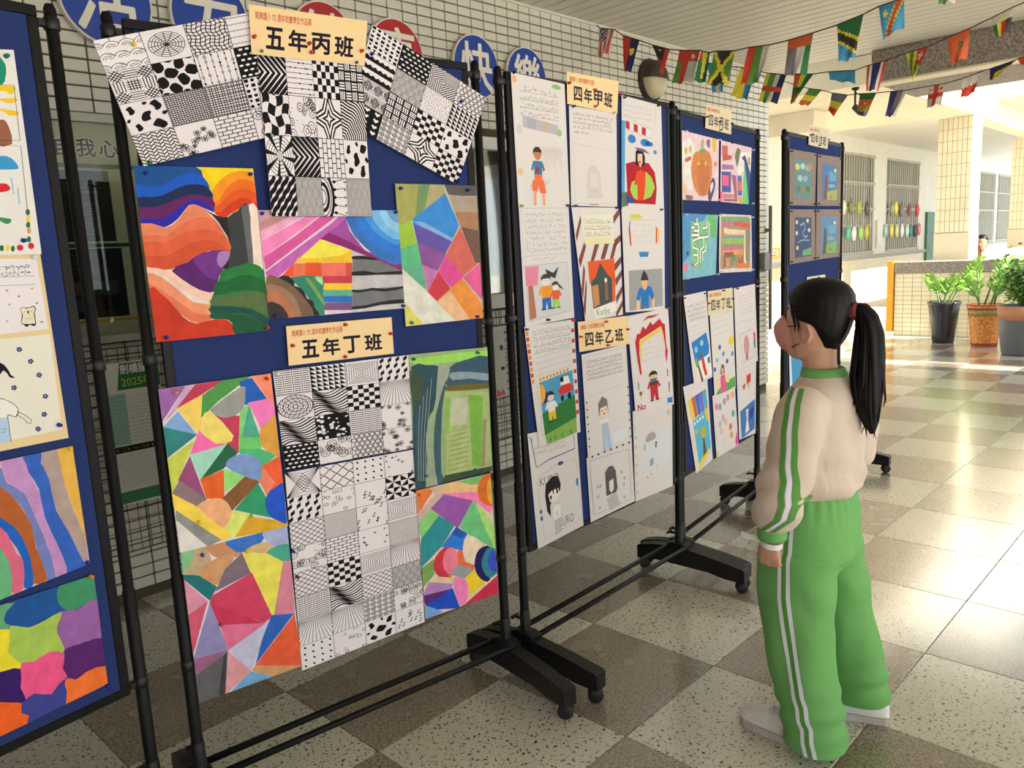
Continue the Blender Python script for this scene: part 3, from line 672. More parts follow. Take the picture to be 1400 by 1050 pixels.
# ================================================================ EXHIBITION BOARDS
M_black=mat('black_steel',C(8,8,10),.5,noise=(20,.1),spec=.22); M_plastic=mat('black_plastic',C(17,17,20),.45,bump=(90,.1),spec=.4); M_rubber=mat('caster_rubber',C(18,18,20),.6)
M_felt=mat('blue_felt',C(42,56,106),.95,noise=(240,.10),bump=(420,.3),spec=.1)
def stand(label,L,R,BT,yaw=(0,0)):
    PZ0,PZ1=.452,BT-.012
    dx,dy=R[0]-L[0],R[1]-L[1]; W_=math.hypot(dx,dy); ang=math.atan2(dy,dx)
    t=thing('exhibition_board',label,'display board',(L[0],L[1],0),ang,'wheeled exhibition boards')
    e=.032
    MB().box(e+.022,-.006,PZ0+.022,W_-e-.022,.006,PZ1-.022).build('felt_panel',M_felt,t)
    for a in ((e,PZ0,W_-e,PZ0+.024),(e,PZ1-.024,W_-e,PZ1)): MB().bbox(a[0],-.0085,a[1],a[2],.0085,a[3],.002).build('panel_rail',M_black,t)
    for x in (e,W_-e-.024): MB().bbox(x,-.0085,PZ0+.024,x+.024,.0085,PZ1-.024,.002).build('panel_rail',M_black,t)
    for s,x,yw in ((1,0,yaw[0]),(-1,W_,yaw[1])):
        p=MB().lathe([(.016,.15),(.016,.72),(.0135,.722),(.0135,BT-.012),(.009,BT-.002),(0,BT)],14,x,0).build('post',M_black,t)
        MB().lathe([(.019,.13),(.019,.235),(.0165,.245)],14,x,0).build('socket',M_plastic,p)
        for z in (.47,1.30,BT-.045):
            MB().lathe([(.0155,z-.014),(.0175,z-.012),(.0175,z+.012),(.0155,z+.014)],14,x,0).build('collar',M_plastic,p)
            MB().bbox(min(x,x+s*e),-.006,z-.009,max(x,x+s*e),.006,z+.009,.002).build('clip',M_plastic,p)
        k=MB().tube([(x,.014,.205),(x,.05,.205)],.006,8).build('knob',M_plastic,p)
        kk=MB(); kk.bbox(x-.02,.045,.198,x+.02,.057,.212,.004); kk.build('knob_wing',M_plastic,k)
        f=MB(); prof=[(-.335,.052),(-.335,.108),(-.325,.114),(-.2,.132),(-.06,.146),(.06,.146),(.14,.134),(.205,.118),(.215,.11),(.215,.052),(.15,.052),(.11,.064),(-.16,.064),(-.24,.052)]
        f.prism(prof,0,-.0255,.0255); f=f.build('foot',M_plastic,t); f.location=(x,0,0); f.rotation_euler=(0,0,yw)
        MB().prism([(-.05,.1465),(.05,.1465),(.05,.16),(.03,.166),(-.03,.166),(-.05,.16)],0,-.0265,.0265).build('post_block',M_plastic,f)
        for y in (-.31,.19):
            c=MB(); c.lathe([(.0,-.019),(.02,-.019),(.0265,-.014),(.0265,-.004),(.02,-.003),(.02,.003),(.0265,.004),(.0265,.014),(.02,.019),(0,.019)],18)
            q=.7; c.v=[(cz*math.cos(q)+a*math.sin(q),y+cz*math.sin(q)-a*math.cos(q),.0265+b) for a,b,cz in c.v]; c.build('caster_wheel',M_rubber,f)
            MB().tube([(0,y,.045),(0,y,.066)],.012,8).build('caster_fork',M_plastic,f)
    for y in (-.042,.042): MB().tube([(.0,y,.15),(W_,y,.15)],.0105,10).build('cross_bar',M_black,t)
    return t,W_,ang
BOARDS=[((-1.68,-.546),(-.62,-.416)),((-.503,-.432),(.555,-.583)),((.645,-.596),(1.72,-.574)),((1.775,-.555),(2.80,-.42)),((2.93,-.51),(3.90,-.44))]; BTS=(2.128,2.128,2.12,2.108,2.105)
LBL=['blue felt exhibition board cut off at the left edge of the picture','blue felt exhibition board with the black and white pattern sheets and large paintings','blue felt exhibition board with the long hand-written sheets, between two others','blue felt exhibition board with four small paintings above hanging sheets','furthest blue felt exhibition board with four brown framed paintings, behind the girl']
BD=[stand(l,*b,t,y) for l,b,t,y in zip(LBL,BOARDS,BTS,((0,-.26),(0,.0),(0,0),(-.11,0),(0,0)))]
# sheets pinned on the boards: outlines and drawings in millimetres along the board and above the floor
ARTS=[
{"n":"pattern_sheet","l":"left-tilted black and white doodle pattern sheet at the top left of the board","c":"drawing","b":1,"p":[228,220,226],"paint":0,"off":6,"k":[["g",4,4,["clouds","web","wavegrid","loops","hatch","blobs","beads","ovals","cow","dense","weave","shapes","herring","flowers","bricks","circles"],1]],"pins":[["yellow",46,2052],["green",50,1779]],"q":[36,1771,429,1874,377,2177,-43,2052]},
{"n":"pattern_sheet","l":"upright black and white doodle pattern sheet under the upper class sign","c":"drawing","b":1,"p":[228,220,226],"paint":0,"off":8,"k":[["g",4,4,["chevron","dotlines","checker","basket","wavecheck","circles","diamond","arcs","petals","chevron","vbricks","cow","wavediag","scales","arrows","scales"],2]],"pins":[["green",356,2069],["blue",630,2069]],"q":[344,1649,646,1644,651,2071,346,2073]},
{"n":"pattern_sheet","l":"right-tilted black and white doodle pattern sheet beside the upper class sign","c":"drawing","b":1,"p":[228,220,226],"paint":0,"off":6,"k":[["g",4,4,["shapes","ovals","stripes4","pebbles","teeth","scales","dots","triangles","squares","basket","checker","cow","hearts","spirals","diamond","checker"],3]],"pins":[["blue",686,2100],["blue",989,1992],["blue",963,1755]],"q":[590,1907,958,1740,1091,2012,697,2183]},
{"n":"class_sign","l":"cream paper class sign reading 五年丙班 pinned over the pattern sheets","c":"sign","b":1,"p":[238,208,158],"paint":0,"off":10,"g":"class name signs on the boards","k":[["t","南興國小 72 週年校慶學生作品展",[190,60,45],0.01,[349,2148,504,2150,506,2169,350,2168]],["t","五",[30,24,44],0.03,[370,2078,421,2078,425,2134,373,2134]],["t","年",[30,24,44],0.03,[432,2078,486,2079,491,2135,436,2135]],["t","丙",[30,24,44],0.03,[497,2079,553,2080,559,2136,503,2135]],["t","班",[30,24,44],0.03,[564,2080,622,2080,630,2137,571,2136]]],"pins":[["red",340,2103],["red",492,2104],["red",496,2082],["red",649,2102]],"q":[330,2060,657,2064,676,2186,335,2182]},
{"n":"class_sign","l":"cream paper class sign reading 五年丁班 on the second board","c":"sign","b":1,"p":[238,208,158],"paint":0,"off":4,"g":"class name signs on the boards","k":[["t","南興國小 72 週年校慶學生作品展",[190,60,45],0.01,[372,1320,526,1318,527,1336,373,1338]],["t","五",[30,24,44],0.03,[396,1256,448,1255,449,1306,397,1307]],["t","年",[30,24,44],0.03,[460,1255,514,1254,515,1305,460,1306]],["t","丁",[30,24,44],0.03,[525,1254,582,1253,582,1304,526,1305]],["t","班",[30,24,44],0.03,[594,1253,652,1252,653,1303,594,1304]]],"pins":[["red",370,1296],["red",535,1339],["red",682,1298],["red",526,1246]],"q":[355,1241,690,1236,691,1347,358,1351]},
{"n":"wave_painting","l":"painting of blue, orange and green waves with a purple eye shape","c":"painting","b":1,"p":[225,212,206],"paint":1,"off":3,"k":[["p",[235,205,20],[310,1774,311,1709,252,1688,194,1681,187,1696,193,1718,187,1734,178,1749,154,1767,152,1774]],["p",[240,150,25],[194,1693,195,1704,198,1716,207,1729,219,1741,231,1751,244,1759,258,1764,273,1767,296,1765,310,1759,311,1684,296,1662,244,1658,196,1663,189,1676]],["p",[235,110,20],[199,1686,205,1690,214,1695,224,1708,235,1723,248,1734,261,1742,273,1747,286,1747,302,1742,310,1737,311,1695,295,1687,269,1681,232,1667,200,1658,194,1670]],["p",[225,85,20],[197,1674,203,1677,212,1680,222,1691,233,1702,246,1712,259,1718,272,1721,285,1720,302,1715,311,1710,311,1676,297,1675,273,1674,236,1662,204,1654,196,1662]],["p",[205,55,25],[197,1663,204,1662,215,1663,225,1671,236,1680,248,1689,261,1696,273,1699,285,1698,300,1690,311,1682,311,1668,294,1671,268,1674,246,1662,227,1649,214,1649,204,1653,198,1658]],["p",[10,75,145],[163,1774,175,1766,178,1749,185,1736,189,1725,193,1714,196,1702,199,1679,196,1663,183,1676,158,1690,113,1680,67,1664,35,1644,15,1645,14,1774]],["p",[5,85,195],[14,1730,26,1729,44,1724,60,1724,74,1726,88,1734,102,1744,116,1751,130,1756,144,1760,157,1760,168,1757,178,1750,188,1736,191,1725,176,1727,154,1731,135,1728,117,1722,101,1712,80,1704,44,1698,14,1698]],["p",[12,30,80],[14,1698,29,1700,50,1699,63,1701,76,1704,94,1713,113,1722,129,1728,144,1731,164,1731,180,1728,188,1722,193,1716,198,1706,197,1699,180,1701,160,1705,149,1706,137,1705,118,1698,96,1690,76,1682,55,1675,32,1673,15,1675]],["p",[95,20,95],[15,1675,32,1675,55,1674,73,1680,91,1688,112,1697,133,1704,154,1705,173,1703,188,1699,197,1693,201,1681,197,1673,184,1680,167,1690,154,1694,140,1692,122,1682,102,1668,87,1657,70,1648,39,1644,15,1646]],["p",[35,25,165],[15,1646,27,1647,44,1647,58,1647,74,1650,93,1662,112,1675,125,1684,136,1690,147,1693,158,1693,172,1688,184,1680,194,1669,196,1661,178,1669,157,1679,145,1682,134,1679,120,1664,104,1646,88,1634,71,1626,56,1626,42,1630,26,1633,15,1636]],["p",[26,26,28],[157,1680,170,1672,191,1658,205,1652,218,1649,233,1649,247,1653,258,1665,268,1676,280,1684,288,1680,289,1648,285,1606,284,1561,277,1525,256,1516,232,1517,214,1514,204,1516,212,1531,224,1551,228,1567,227,1584,223,1600,214,1616,204,1636,190,1654,170,1671]],["p",[52,55,60],[230,1649,246,1660,263,1667,271,1670,274,1662,273,1639,271,1606,274,1565,272,1530,253,1520,232,1520,222,1517,218,1523,223,1548,229,1579,230,1599,229,1616,227,1634]],["p",[95,98,102],[268,1674,274,1679,281,1680,287,1683,290,1676,290,1651,287,1615,287,1568,285,1529,278,1519,272,1529,271,1562,270,1601,269,1628,268,1648,267,1664]],["p",[240,215,205],[288,1680,301,1685,311,1671,311,1504,302,1502,287,1528,287,1566,290,1605,290,1630,290,1648,288,1668]],["p",[228,130,95],[15,1636,40,1636,71,1625,89,1631,104,1644,120,1662,134,1678,146,1682,157,1679,167,1673,178,1663,190,1649,202,1633,211,1617,218,1602,224,1592,227,1584,229,1570,224,1560,200,1562,171,1564,150,1557,128,1545,101,1532,74,1522,57,1521,42,1524,26,1523,16,1531]],["p",[222,108,74],[16,1605,40,1608,69,1604,88,1616,107,1630,128,1640,149,1648,164,1650,176,1649,188,1647,198,1640,208,1624,216,1607,223,1595,227,1584,230,1570,224,1560,200,1562,171,1564,150,1557,128,1545,102,1532,74,1522,40,1522,16,1532,15,1604]],["p",[215,92,55],[16,1590,39,1591,67,1588,88,1598,109,1610,130,1615,150,1618,169,1618,186,1615,202,1608,215,1598,222,1586,226,1574,229,1565,224,1560,200,1563,171,1564,150,1557,128,1545,102,1532,74,1522,40,1522,16,1532,15,1588]],["p",[205,78,42],[16,1557,37,1556,63,1555,84,1563,105,1574,126,1583,147,1590,165,1592,183,1590,206,1578,224,1565,228,1561,220,1561,198,1564,171,1564,150,1557,128,1545,102,1532,74,1522,41,1525,16,1533,16,1556]],["p",[85,20,105],[74,1518,88,1529,114,1537,135,1550,157,1560,180,1564,199,1565,214,1564,223,1561,225,1554,222,1541,208,1522,192,1500,183,1478,174,1460,163,1457,151,1461,137,1466,120,1477,93,1498]],["p",[110,45,135],[130,1543,142,1554,162,1560,186,1563,209,1563,220,1559,222,1551,216,1539,204,1523,194,1502,182,1487,166,1493,151,1507,137,1526]],["p",[160,120,180],[199,1561,212,1563,224,1560,225,1552,220,1541,210,1528,199,1519,192,1526,189,1538,192,1551]],["p",[240,196,176],[16,1530,42,1526,74,1516,92,1500,108,1482,130,1468,150,1458,164,1456,171,1455,170,1445,162,1436,144,1439,122,1449,102,1465,81,1484,60,1501,41,1513,26,1515,16,1515]],["p",[232,146,112],[16,1515,29,1514,48,1504,66,1488,84,1470,102,1451,120,1435,143,1430,161,1425,164,1407,158,1390,142,1383,124,1383,109,1389,94,1400,77,1419,58,1440,37,1457,19,1474,16,1484]],["p",[222,115,80],[16,1492,29,1483,49,1468,66,1453,85,1438,103,1421,122,1407,142,1402,158,1399,162,1393,158,1387,142,1383,124,1382,109,1387,94,1398,76,1415,58,1435,35,1456,17,1474,16,1476]],["p",[195,50,20],[16,1479,28,1480,44,1461,53,1452,63,1439,75,1420,89,1400,103,1388,119,1381,140,1383,161,1387,178,1388,192,1386,203,1380,212,1370,231,1353,224,1343,18,1343]],["p",[30,118,58],[203,1514,222,1518,242,1522,258,1526,272,1529,288,1525,301,1519,309,1510,311,1506,311,1344,217,1343,210,1356,212,1373,204,1381,192,1386,174,1386,159,1390,158,1409,161,1432,167,1446,174,1459,183,1478,192,1496,196,1507]],["p",[15,95,45],[181,1482,193,1485,210,1485,229,1492,250,1497,267,1497,284,1493,302,1484,311,1477,311,1437,298,1442,274,1455,251,1457,226,1456,196,1451,173,1450,172,1466]],["p",[82,106,62],[168,1446,184,1448,206,1448,225,1450,245,1452,265,1455,284,1454,302,1446,311,1437,311,1386,294,1392,269,1406,246,1413,222,1418,189,1419,163,1422,159,1434]],["p",[5,75,65],[162,1422,189,1421,222,1417,246,1412,269,1405,293,1391,311,1376,311,1354,296,1364,276,1379,260,1389,239,1397,197,1400,161,1404,153,1414]],["p",[15,80,50],[161,1403,197,1400,239,1394,260,1387,276,1376,297,1363,311,1353,311,1344,217,1343,210,1356,212,1373,204,1381,192,1386,174,1388,159,1390,153,1397]]],"pins":[["blue",40,1756],["blue",300,1759],["blue",42,1353],["red",304,1352]],"q":[18,1343,311,1344,310,1774,14,1774]},
{"n":"house_painting","l":"painting of a pink fan, rainbow house and blue arcs","c":"painting","b":1,"p":[220,205,215],"paint":1,"off":3.5,"k":[["p",[205,160,175],[414,1665,313,1614,312,1666]],["p",[190,140,138],[312,1632,381,1666,440,1665,312,1608,312,1617]],["p",[235,165,200],[312,1611,440,1665,468,1665,313,1584]],["p",[238,130,190],[313,1584,416,1634,481,1665,510,1664,313,1541]],["p",[215,85,160],[313,1541,405,1593,515,1664,519,1664,564,1664,316,1507,315,1525]],["p",[190,95,185],[314,1501,408,1559,518,1626,568,1664,569,1636,348,1486,318,1491]],["p",[155,75,155],[494,1597,535,1617,566,1641,577,1605,620,1548,740,1506,740,1488,740,1483,656,1520,576,1551]],["p",[135,30,110],[483,1586,512,1603,550,1586,606,1558,679,1515,740,1504,740,1488,740,1483,656,1520,555,1560]],["p",[50,110,190],[739,1663,740,1507,720,1502,694,1509,672,1519,650,1533,626,1553,604,1575,589,1592,578,1612,566,1642,568,1664]],["p",[40,120,215],[739,1663,740,1538,723,1531,697,1542,676,1550,656,1563,635,1580,617,1598,606,1616,598,1634,590,1653,593,1664]],["p",[65,145,225],[739,1663,740,1563,724,1560,699,1572,678,1584,659,1600,643,1617,632,1634,621,1652,626,1664]],["p",[115,180,228],[739,1663,740,1578,721,1577,697,1592,677,1608,662,1627,648,1649,650,1663]],["p",[140,195,235],[739,1663,740,1598,725,1600,707,1612,694,1623,686,1636,678,1653,680,1663]],["p",[100,150,200],[739,1663,740,1626,728,1628,713,1639,704,1654,704,1663]],["p",[238,222,80],[483,1585,576,1551,575,1516,401,1524,434,1548]],["p",[235,190,40],[413,1537,474,1531,546,1538,578,1549,576,1515,401,1523]],["p",[228,112,82],[396,1522,432,1520,428,1483,394,1485]],["p",[225,85,35],[432,1522,480,1519,477,1481,428,1483]],["p",[230,112,96],[480,1519,555,1516,552,1477,477,1482]],["p",[205,80,70],[555,1516,576,1515,572,1477,552,1478]],["p",[225,80,45],[396,1520,394,1485,356,1486]],["p",[190,60,75],[479,1482,572,1477,570,1456,477,1462]],["p",[240,195,50],[478,1462,570,1456,569,1437,476,1443]],["p",[90,175,145],[477,1443,569,1437,567,1420,476,1426]],["p",[45,110,195],[477,1426,567,1420,565,1400,475,1408]],["p",[120,85,135],[476,1407,565,1400,563,1379,474,1386]],["p",[225,200,215],[476,1386,563,1379,563,1372,475,1373]],["p",[50,130,105],[384,1484,429,1487,476,1481,482,1461,476,1434,477,1399,476,1373,454,1373,443,1397,429,1427,413,1448,399,1464,384,1477]],["p",[160,220,150],[455,1480,465,1482,478,1479,480,1466,477,1456,465,1467]],["p",[120,160,84],[427,1479,431,1482,441,1475,460,1445,477,1414,480,1400,476,1401,461,1422,445,1449,434,1467]],["p",[30,28,30],[348,1485,361,1490,378,1488,388,1480,394,1471,394,1465,394,1460,404,1456,414,1451,420,1441,424,1431,426,1425,429,1421,437,1417,445,1413,446,1406,446,1398,451,1390,456,1383,460,1375,460,1373,423,1373,392,1405,363,1441,350,1467]],["p",[120,90,70],[316,1488,329,1495,348,1485,370,1474,392,1458,408,1441,422,1421,440,1394,444,1373,312,1374,312,1464]],["p",[152,118,96],[317,1470,332,1468,352,1461,372,1450,389,1433,401,1401,406,1373,389,1374,384,1394,376,1418,362,1434,347,1446,329,1450,315,1452,312,1462,312,1462]],["p",[182,112,82],[317,1451,330,1452,347,1446,362,1434,374,1418,385,1394,390,1374,389,1374,369,1374,368,1374,362,1388,356,1404,346,1413,334,1418,322,1419,314,1421,312,1436,312,1437]],["p",[50,42,40],[314,1420,325,1422,338,1416,347,1410,356,1401,365,1387,368,1374,366,1374,312,1374,312,1413]],["p",[112,114,117],[580,1551,656,1520,740,1483,740,1463,740,1370,563,1372]],["p",[190,185,190],[580,1549,619,1534,578,1534]],["p",[190,186,192],[573,1477,614,1478,739,1471,740,1436,649,1437,569,1437]],["p",[198,194,198],[564,1380,606,1380,664,1386,740,1385,740,1370,563,1372]],["p",[25,24,28],[578,1533,588,1534,604,1534,630,1530,653,1525,660,1521,656,1519,640,1520,618,1523,595,1524,577,1525,574,1529]],["p",[25,24,28],[574,1489,592,1490,615,1490,631,1486,653,1482,698,1483,740,1483,740,1483,740,1474,699,1474,652,1476,626,1476,606,1476,587,1477,573,1479,569,1484]],["p",[25,24,28],[570,1438,580,1436,595,1434,613,1436,634,1439,655,1436,680,1433,712,1435,740,1437,740,1437,740,1431,740,1431,712,1427,679,1425,654,1428,633,1431,612,1430,595,1428,579,1429,569,1431,566,1435]],["p",[25,24,28],[565,1389,582,1389,606,1389,633,1393,665,1396,706,1398,740,1397,740,1386,706,1386,664,1387,632,1384,606,1381,581,1380,564,1381,560,1385]]],"pins":[["blue",320,1657],["blue",523,1658],["blue",730,1657],["blue",732,1378],["blue",329,1383]],"q":[312,1374,740,1370,739,1663,312,1666]},
{"n":"crystal_painting","l":"painting of a faceted kite shape in blue, purple and pink","c":"painting","b":1,"p":[190,185,165],"paint":1,"off":3,"k":[["p",[162,162,92],[911,1740,916,1714,790,1635,742,1614,739,1662,738,1741]],["p",[112,142,96],[860,1740,834,1661,801,1644,819,1740]],["p",[172,162,122],[910,1740,914,1715,839,1666,860,1740]],["p",[85,82,80],[1036,1739,1036,1706,929,1706,913,1740]],["p",[172,152,138],[926,1710,1036,1702,1036,1650,950,1649]],["p",[165,122,92],[948,1656,1036,1655,1035,1595,966,1606]],["p",[112,82,72],[967,1610,1035,1596,1035,1494,1016,1492]],["p",[55,135,215],[790,1636,916,1714,961,1615,930,1570,791,1622]],["p",[125,168,222],[790,1631,831,1626,936,1574,923,1558]],["p",[95,80,165],[791,1622,845,1603,930,1565,902,1530,802,1565]],["p",[135,80,150],[800,1567,905,1530,867,1472,813,1497]],["p",[188,115,174],[811,1500,870,1476,827,1413,820,1456]],["p",[150,190,60],[739,1615,784,1633,802,1560,741,1549]],["p",[90,180,130],[741,1549,802,1565,814,1484,741,1485]],["p",[95,170,140],[740,1488,815,1493,824,1420]],["p",[218,216,206],[742,1490,827,1411,929,1314,740,1314,739,1436]],["p",[216,206,102],[740,1390,804,1314,740,1314]],["p",[205,100,90],[964,1609,1021,1487,961,1453,901,1521]],["p",[215,75,150],[901,1523,966,1453,918,1418,870,1472]],["p",[200,55,75],[870,1474,913,1419,858,1383,827,1413]],["p",[230,142,62],[857,1382,960,1448,1034,1361,1034,1314,924,1314]],["p",[226,182,142],[860,1381,912,1410,982,1314,924,1314]],["p",[226,92,152],[964,1450,1035,1493,1034,1372]]],"pins":[["blue",754,1727],["blue",999,1723],["blue",1008,1321],["teal",759,1324]],"q":[740,1314,1034,1314,1036,1739,738,1741]},
{"n":"geometric_painting","l":"upper left patchwork painting of bright triangles and domes","c":"painting","b":1,"p":[225,218,212],"paint":1,"off":3,"k":[["p",[152,97,168],[75,1224,9,1141,8,1224]],["p",[202,167,202],[102,1224,49,1167,9,1134,74,1224]],["p",[192,52,87],[172,1225,52,1165,48,1171,99,1224]],["p",[132,167,222],[9,1128,49,1161,90,1092,9,1126]],["p",[240,205,100],[47,1169,119,1198,112,1147,98,1101,92,1092]],["p",[75,147,72],[114,1193,169,1225,248,1226,151,1170,104,1134]],["p",[26,92,187],[213,1215,248,1222,287,1154,222,1150]],["p",[250,142,112],[302,1226,303,1129,247,1226]],["p",[240,122,192],[231,1155,285,1158,303,1133,304,1092,260,1077]],["p",[77,167,142],[233,1151,255,1053,202,1065]],["p",[132,207,127],[212,1142,234,1151,204,1062,198,1058,199,1112]],["p",[192,57,87],[133,1142,205,1123,191,1022,163,1054]],["p",[152,152,152],[129,1152,172,1179,219,1203,229,1198,226,1182,225,1165,220,1148,210,1135,196,1127,179,1124,162,1125,149,1131,139,1138,127,1143]],["p",[240,217,112],[129,1150,158,1114,183,1072,176,1058,159,1056,143,1057,126,1064,113,1077,104,1093,101,1111,105,1127,114,1146]],["p",[245,107,177],[96,1104,108,1085,134,1060,167,1054,65,1042]],["p",[42,127,127],[9,1127,90,1092,10,1045,9,1083]],["p",[197,207,82],[9,1043,83,1080,11,948,10,990]],["p",[162,217,197],[63,1043,164,1053,84,971]],["p",[26,97,67],[165,1055,190,1024,147,988,85,972]],["p",[152,72,122],[65,1040,93,917,28,981]],["p",[142,117,122],[32,981,96,916,67,898,11,952]],["p",[226,97,32],[148,986,140,904,94,917,83,973]],["p",[152,217,122],[147,988,208,955,143,923]],["p",[132,87,42],[206,958,241,931,157,868,135,909]],["p",[77,182,122],[194,1038,252,1023,297,996,251,969,225,1006,192,1022]],["p",[112,202,112],[199,1068,256,1052,256,1023,193,1033]],["p",[236,92,52],[306,904,256,889,238,937,248,972,305,994]],["p",[236,132,102],[238,938,254,971,284,920,257,889]],["p",[46,152,107],[235,929,258,874,262,822,163,869]],["p",[167,77,52],[10,953,68,900,29,921,10,953]],["p",[246,212,82],[10,951,69,901,132,828,159,800,120,792,11,908,10,923]],["p",[142,142,140],[14,905,121,795,93,788,81,789,12,879]],["p",[217,227,112],[158,869,201,847,161,795,133,822]],["p",[217,167,42],[198,842,307,799,308,786,221,787,157,793]],["p",[122,152,207],[154,992,155,1003,164,1012,178,1017,194,1019,212,1016,228,1010,241,998,249,985,250,969,248,954,246,941,238,935,217,945,193,961,170,976]],["p",[217,157,62],[303,1108,295,1108,278,1092,266,1085,258,1076,253,1064,252,1051,254,1037,260,1024,270,1013,282,1004,298,989,305,989]],["p",[26,82,202],[306,912,300,914,280,905,266,899,257,889,251,878,249,865,251,848,256,832,266,819,280,809,299,795,307,797]],["p",[236,172,127],[68,903,80,911,100,913,118,913,133,908,145,897,152,883,156,870,155,857,144,838,129,827,115,839,99,860,80,883]]],"pins":[["orange",48,1211],["red",288,1214],["yellow",67,860],["lime",207,843]],"q":[12,789,308,786,302,1226,8,1224]},
{"n":"geometric_painting","l":"pink and lavender patchwork painting with shell shapes at the lower left of the board","c":"painting","b":1,"p":[222,212,220],"paint":1,"off":2,"k":[["p",[132,192,142],[44,797,56,789,57,774,49,758,41,745,30,736,14,724,14,797]],["p",[192,167,132],[50,794,63,795,77,786,86,765,89,742,81,724,64,713,36,716,14,726,24,739,41,756,45,777]],["p",[202,142,102],[133,797,160,770,174,743,155,736,126,738,106,746,91,760,78,780,76,797]],["p",[207,152,107],[88,744,126,750,153,746,145,728,125,705,106,681,88,669,65,685,52,710,63,729]],["p",[47,112,202],[246,796,245,777,226,755,210,746,192,743,172,744,154,752,133,776,131,797]],["p",[217,182,132],[178,747,202,755,235,758,256,754,267,745,260,731,243,720,219,721,197,730,182,738]],["p",[167,177,222],[237,793,249,796,306,796,306,731,289,728,268,735,252,746,241,761,233,778]],["p",[72,167,142],[235,721,246,730,267,736,290,737,306,731,306,680,305,677,286,677,262,688,243,705]],["l",[150,130,110],0.8,[71,742,69,738,66,736,63,734,59,734,56,735,52,737,49,740,47,744]],["l",[150,130,110],0.8,[76,739,73,734,70,731,65,729,60,728,54,730,50,733,46,737,43,742]],["l",[150,130,110],0.8,[146,762,143,757,139,753,134,751,128,750,122,752,116,755,112,760,108,766]],["l",[150,130,110],0.8,[154,758,150,751,144,745,136,742,128,741,120,744,112,748,105,755,101,764]],["l",[150,130,110],0.8,[112,700,109,694,105,690,100,688,94,688,88,689,83,693,78,698,75,704]],["l",[150,130,110],0.8,[120,695,116,688,110,682,103,679,94,679,86,681,78,686,72,693,67,701]],["l",[150,130,110],0.8,[205,778,203,772,198,768,193,766,187,765,180,767,175,770,170,775,167,781]],["l",[150,130,110],0.8,[214,774,210,766,204,760,196,757,187,756,178,758,170,763,164,770,159,778]],["l",[150,130,110],0.8,[237,744,235,740,232,737,228,735,224,735,219,736,215,739,211,742,209,746]],["l",[150,130,110],0.8,[243,741,240,735,236,731,230,729,224,728,218,730,212,733,207,738,203,745]],["l",[150,130,110],0.8,[301,764,298,759,294,755,290,753,284,753,278,754,273,757,269,761,266,767]],["l",[150,130,110],0.8,[308,760,305,753,299,748,292,745,285,744,277,746,269,751,263,757,259,764]],["p",[22,112,117],[14,727,52,714,96,667,72,636,39,680,14,713]],["p",[122,107,122],[175,746,195,680,90,656,84,647,120,709]],["p",[232,222,92],[171,746,241,722,287,683,240,531,203,631]],["p",[212,132,152],[284,686,306,682,306,638,304,516,241,534]],["p",[217,142,172],[14,712,68,634,14,606]],["p",[207,62,97],[78,647,193,680,237,534,212,523,71,628]],["p",[200,52,88],[72,630,212,522,90,556]],["p",[207,87,117],[14,614,67,635,14,502]],["p",[142,137,187],[72,631,107,479,14,484,14,492]],["p",[222,112,152],[91,559,218,521,105,478]],["p",[192,192,222],[237,536,159,395,107,480,216,521]],["p",[42,97,192],[235,539,301,522,175,411,202,480]],["p",[227,92,57],[302,520,307,450,307,357,173,408]],["p",[207,152,102],[174,407,307,358,307,356,216,357,162,397]],["p",[112,167,217],[159,396,224,357,99,358]],["p",[152,97,132],[14,488,108,479,14,441]],["p",[97,94,100],[104,477,86,358,14,359,14,441]],["p",[60,58,62],[102,478,82,358,73,358,66,361,91,466]],["p",[217,152,162],[104,479,162,395,89,358,85,358]]],"pins":[["purple",66,768],["yellow",185,746],["red",92,562],["teal",220,497]],"q":[14,359,307,356,306,796,14,797]},
{"n":"pattern_sheet","l":"dark sixteen-cell black and white doodle sheet below the lower class sign","c":"drawing","b":1,"p":[228,220,226],"paint":0,"off":2.6,"k":[["g",4,4,["stripbars","triangles","tunnel","cubes","mandala","swirl","checker","rays","swirl","bubbles","stripbars","flowers","ovals","circles","pebbles","flowers"],11]],"pins":[["white",319,1223]],"q":[316,946,736,930,743,1226,308,1231]},
{"n":"pattern_sheet","l":"tall black and white doodle sheet of light cells at the bottom of the board","c":"drawing","b":1,"p":[228,220,226],"paint":0,"off":2.2,"k":[["g",4,8,["fan","net","drops","stars","cubes","outline","notes","pinwheel","lattice","finelines","notes","tunnel","circles","bricks","stars","finelines","lattice","checker","tunnel","rays","stripbars","swirl","lattice","scales","rays","rays","spirals","circles","drops","outline","cow","notes"],12]],"pins":[["blue",313,710],["maroon",319,630]],"q":[307,340,733,348,736,926,314,940]},
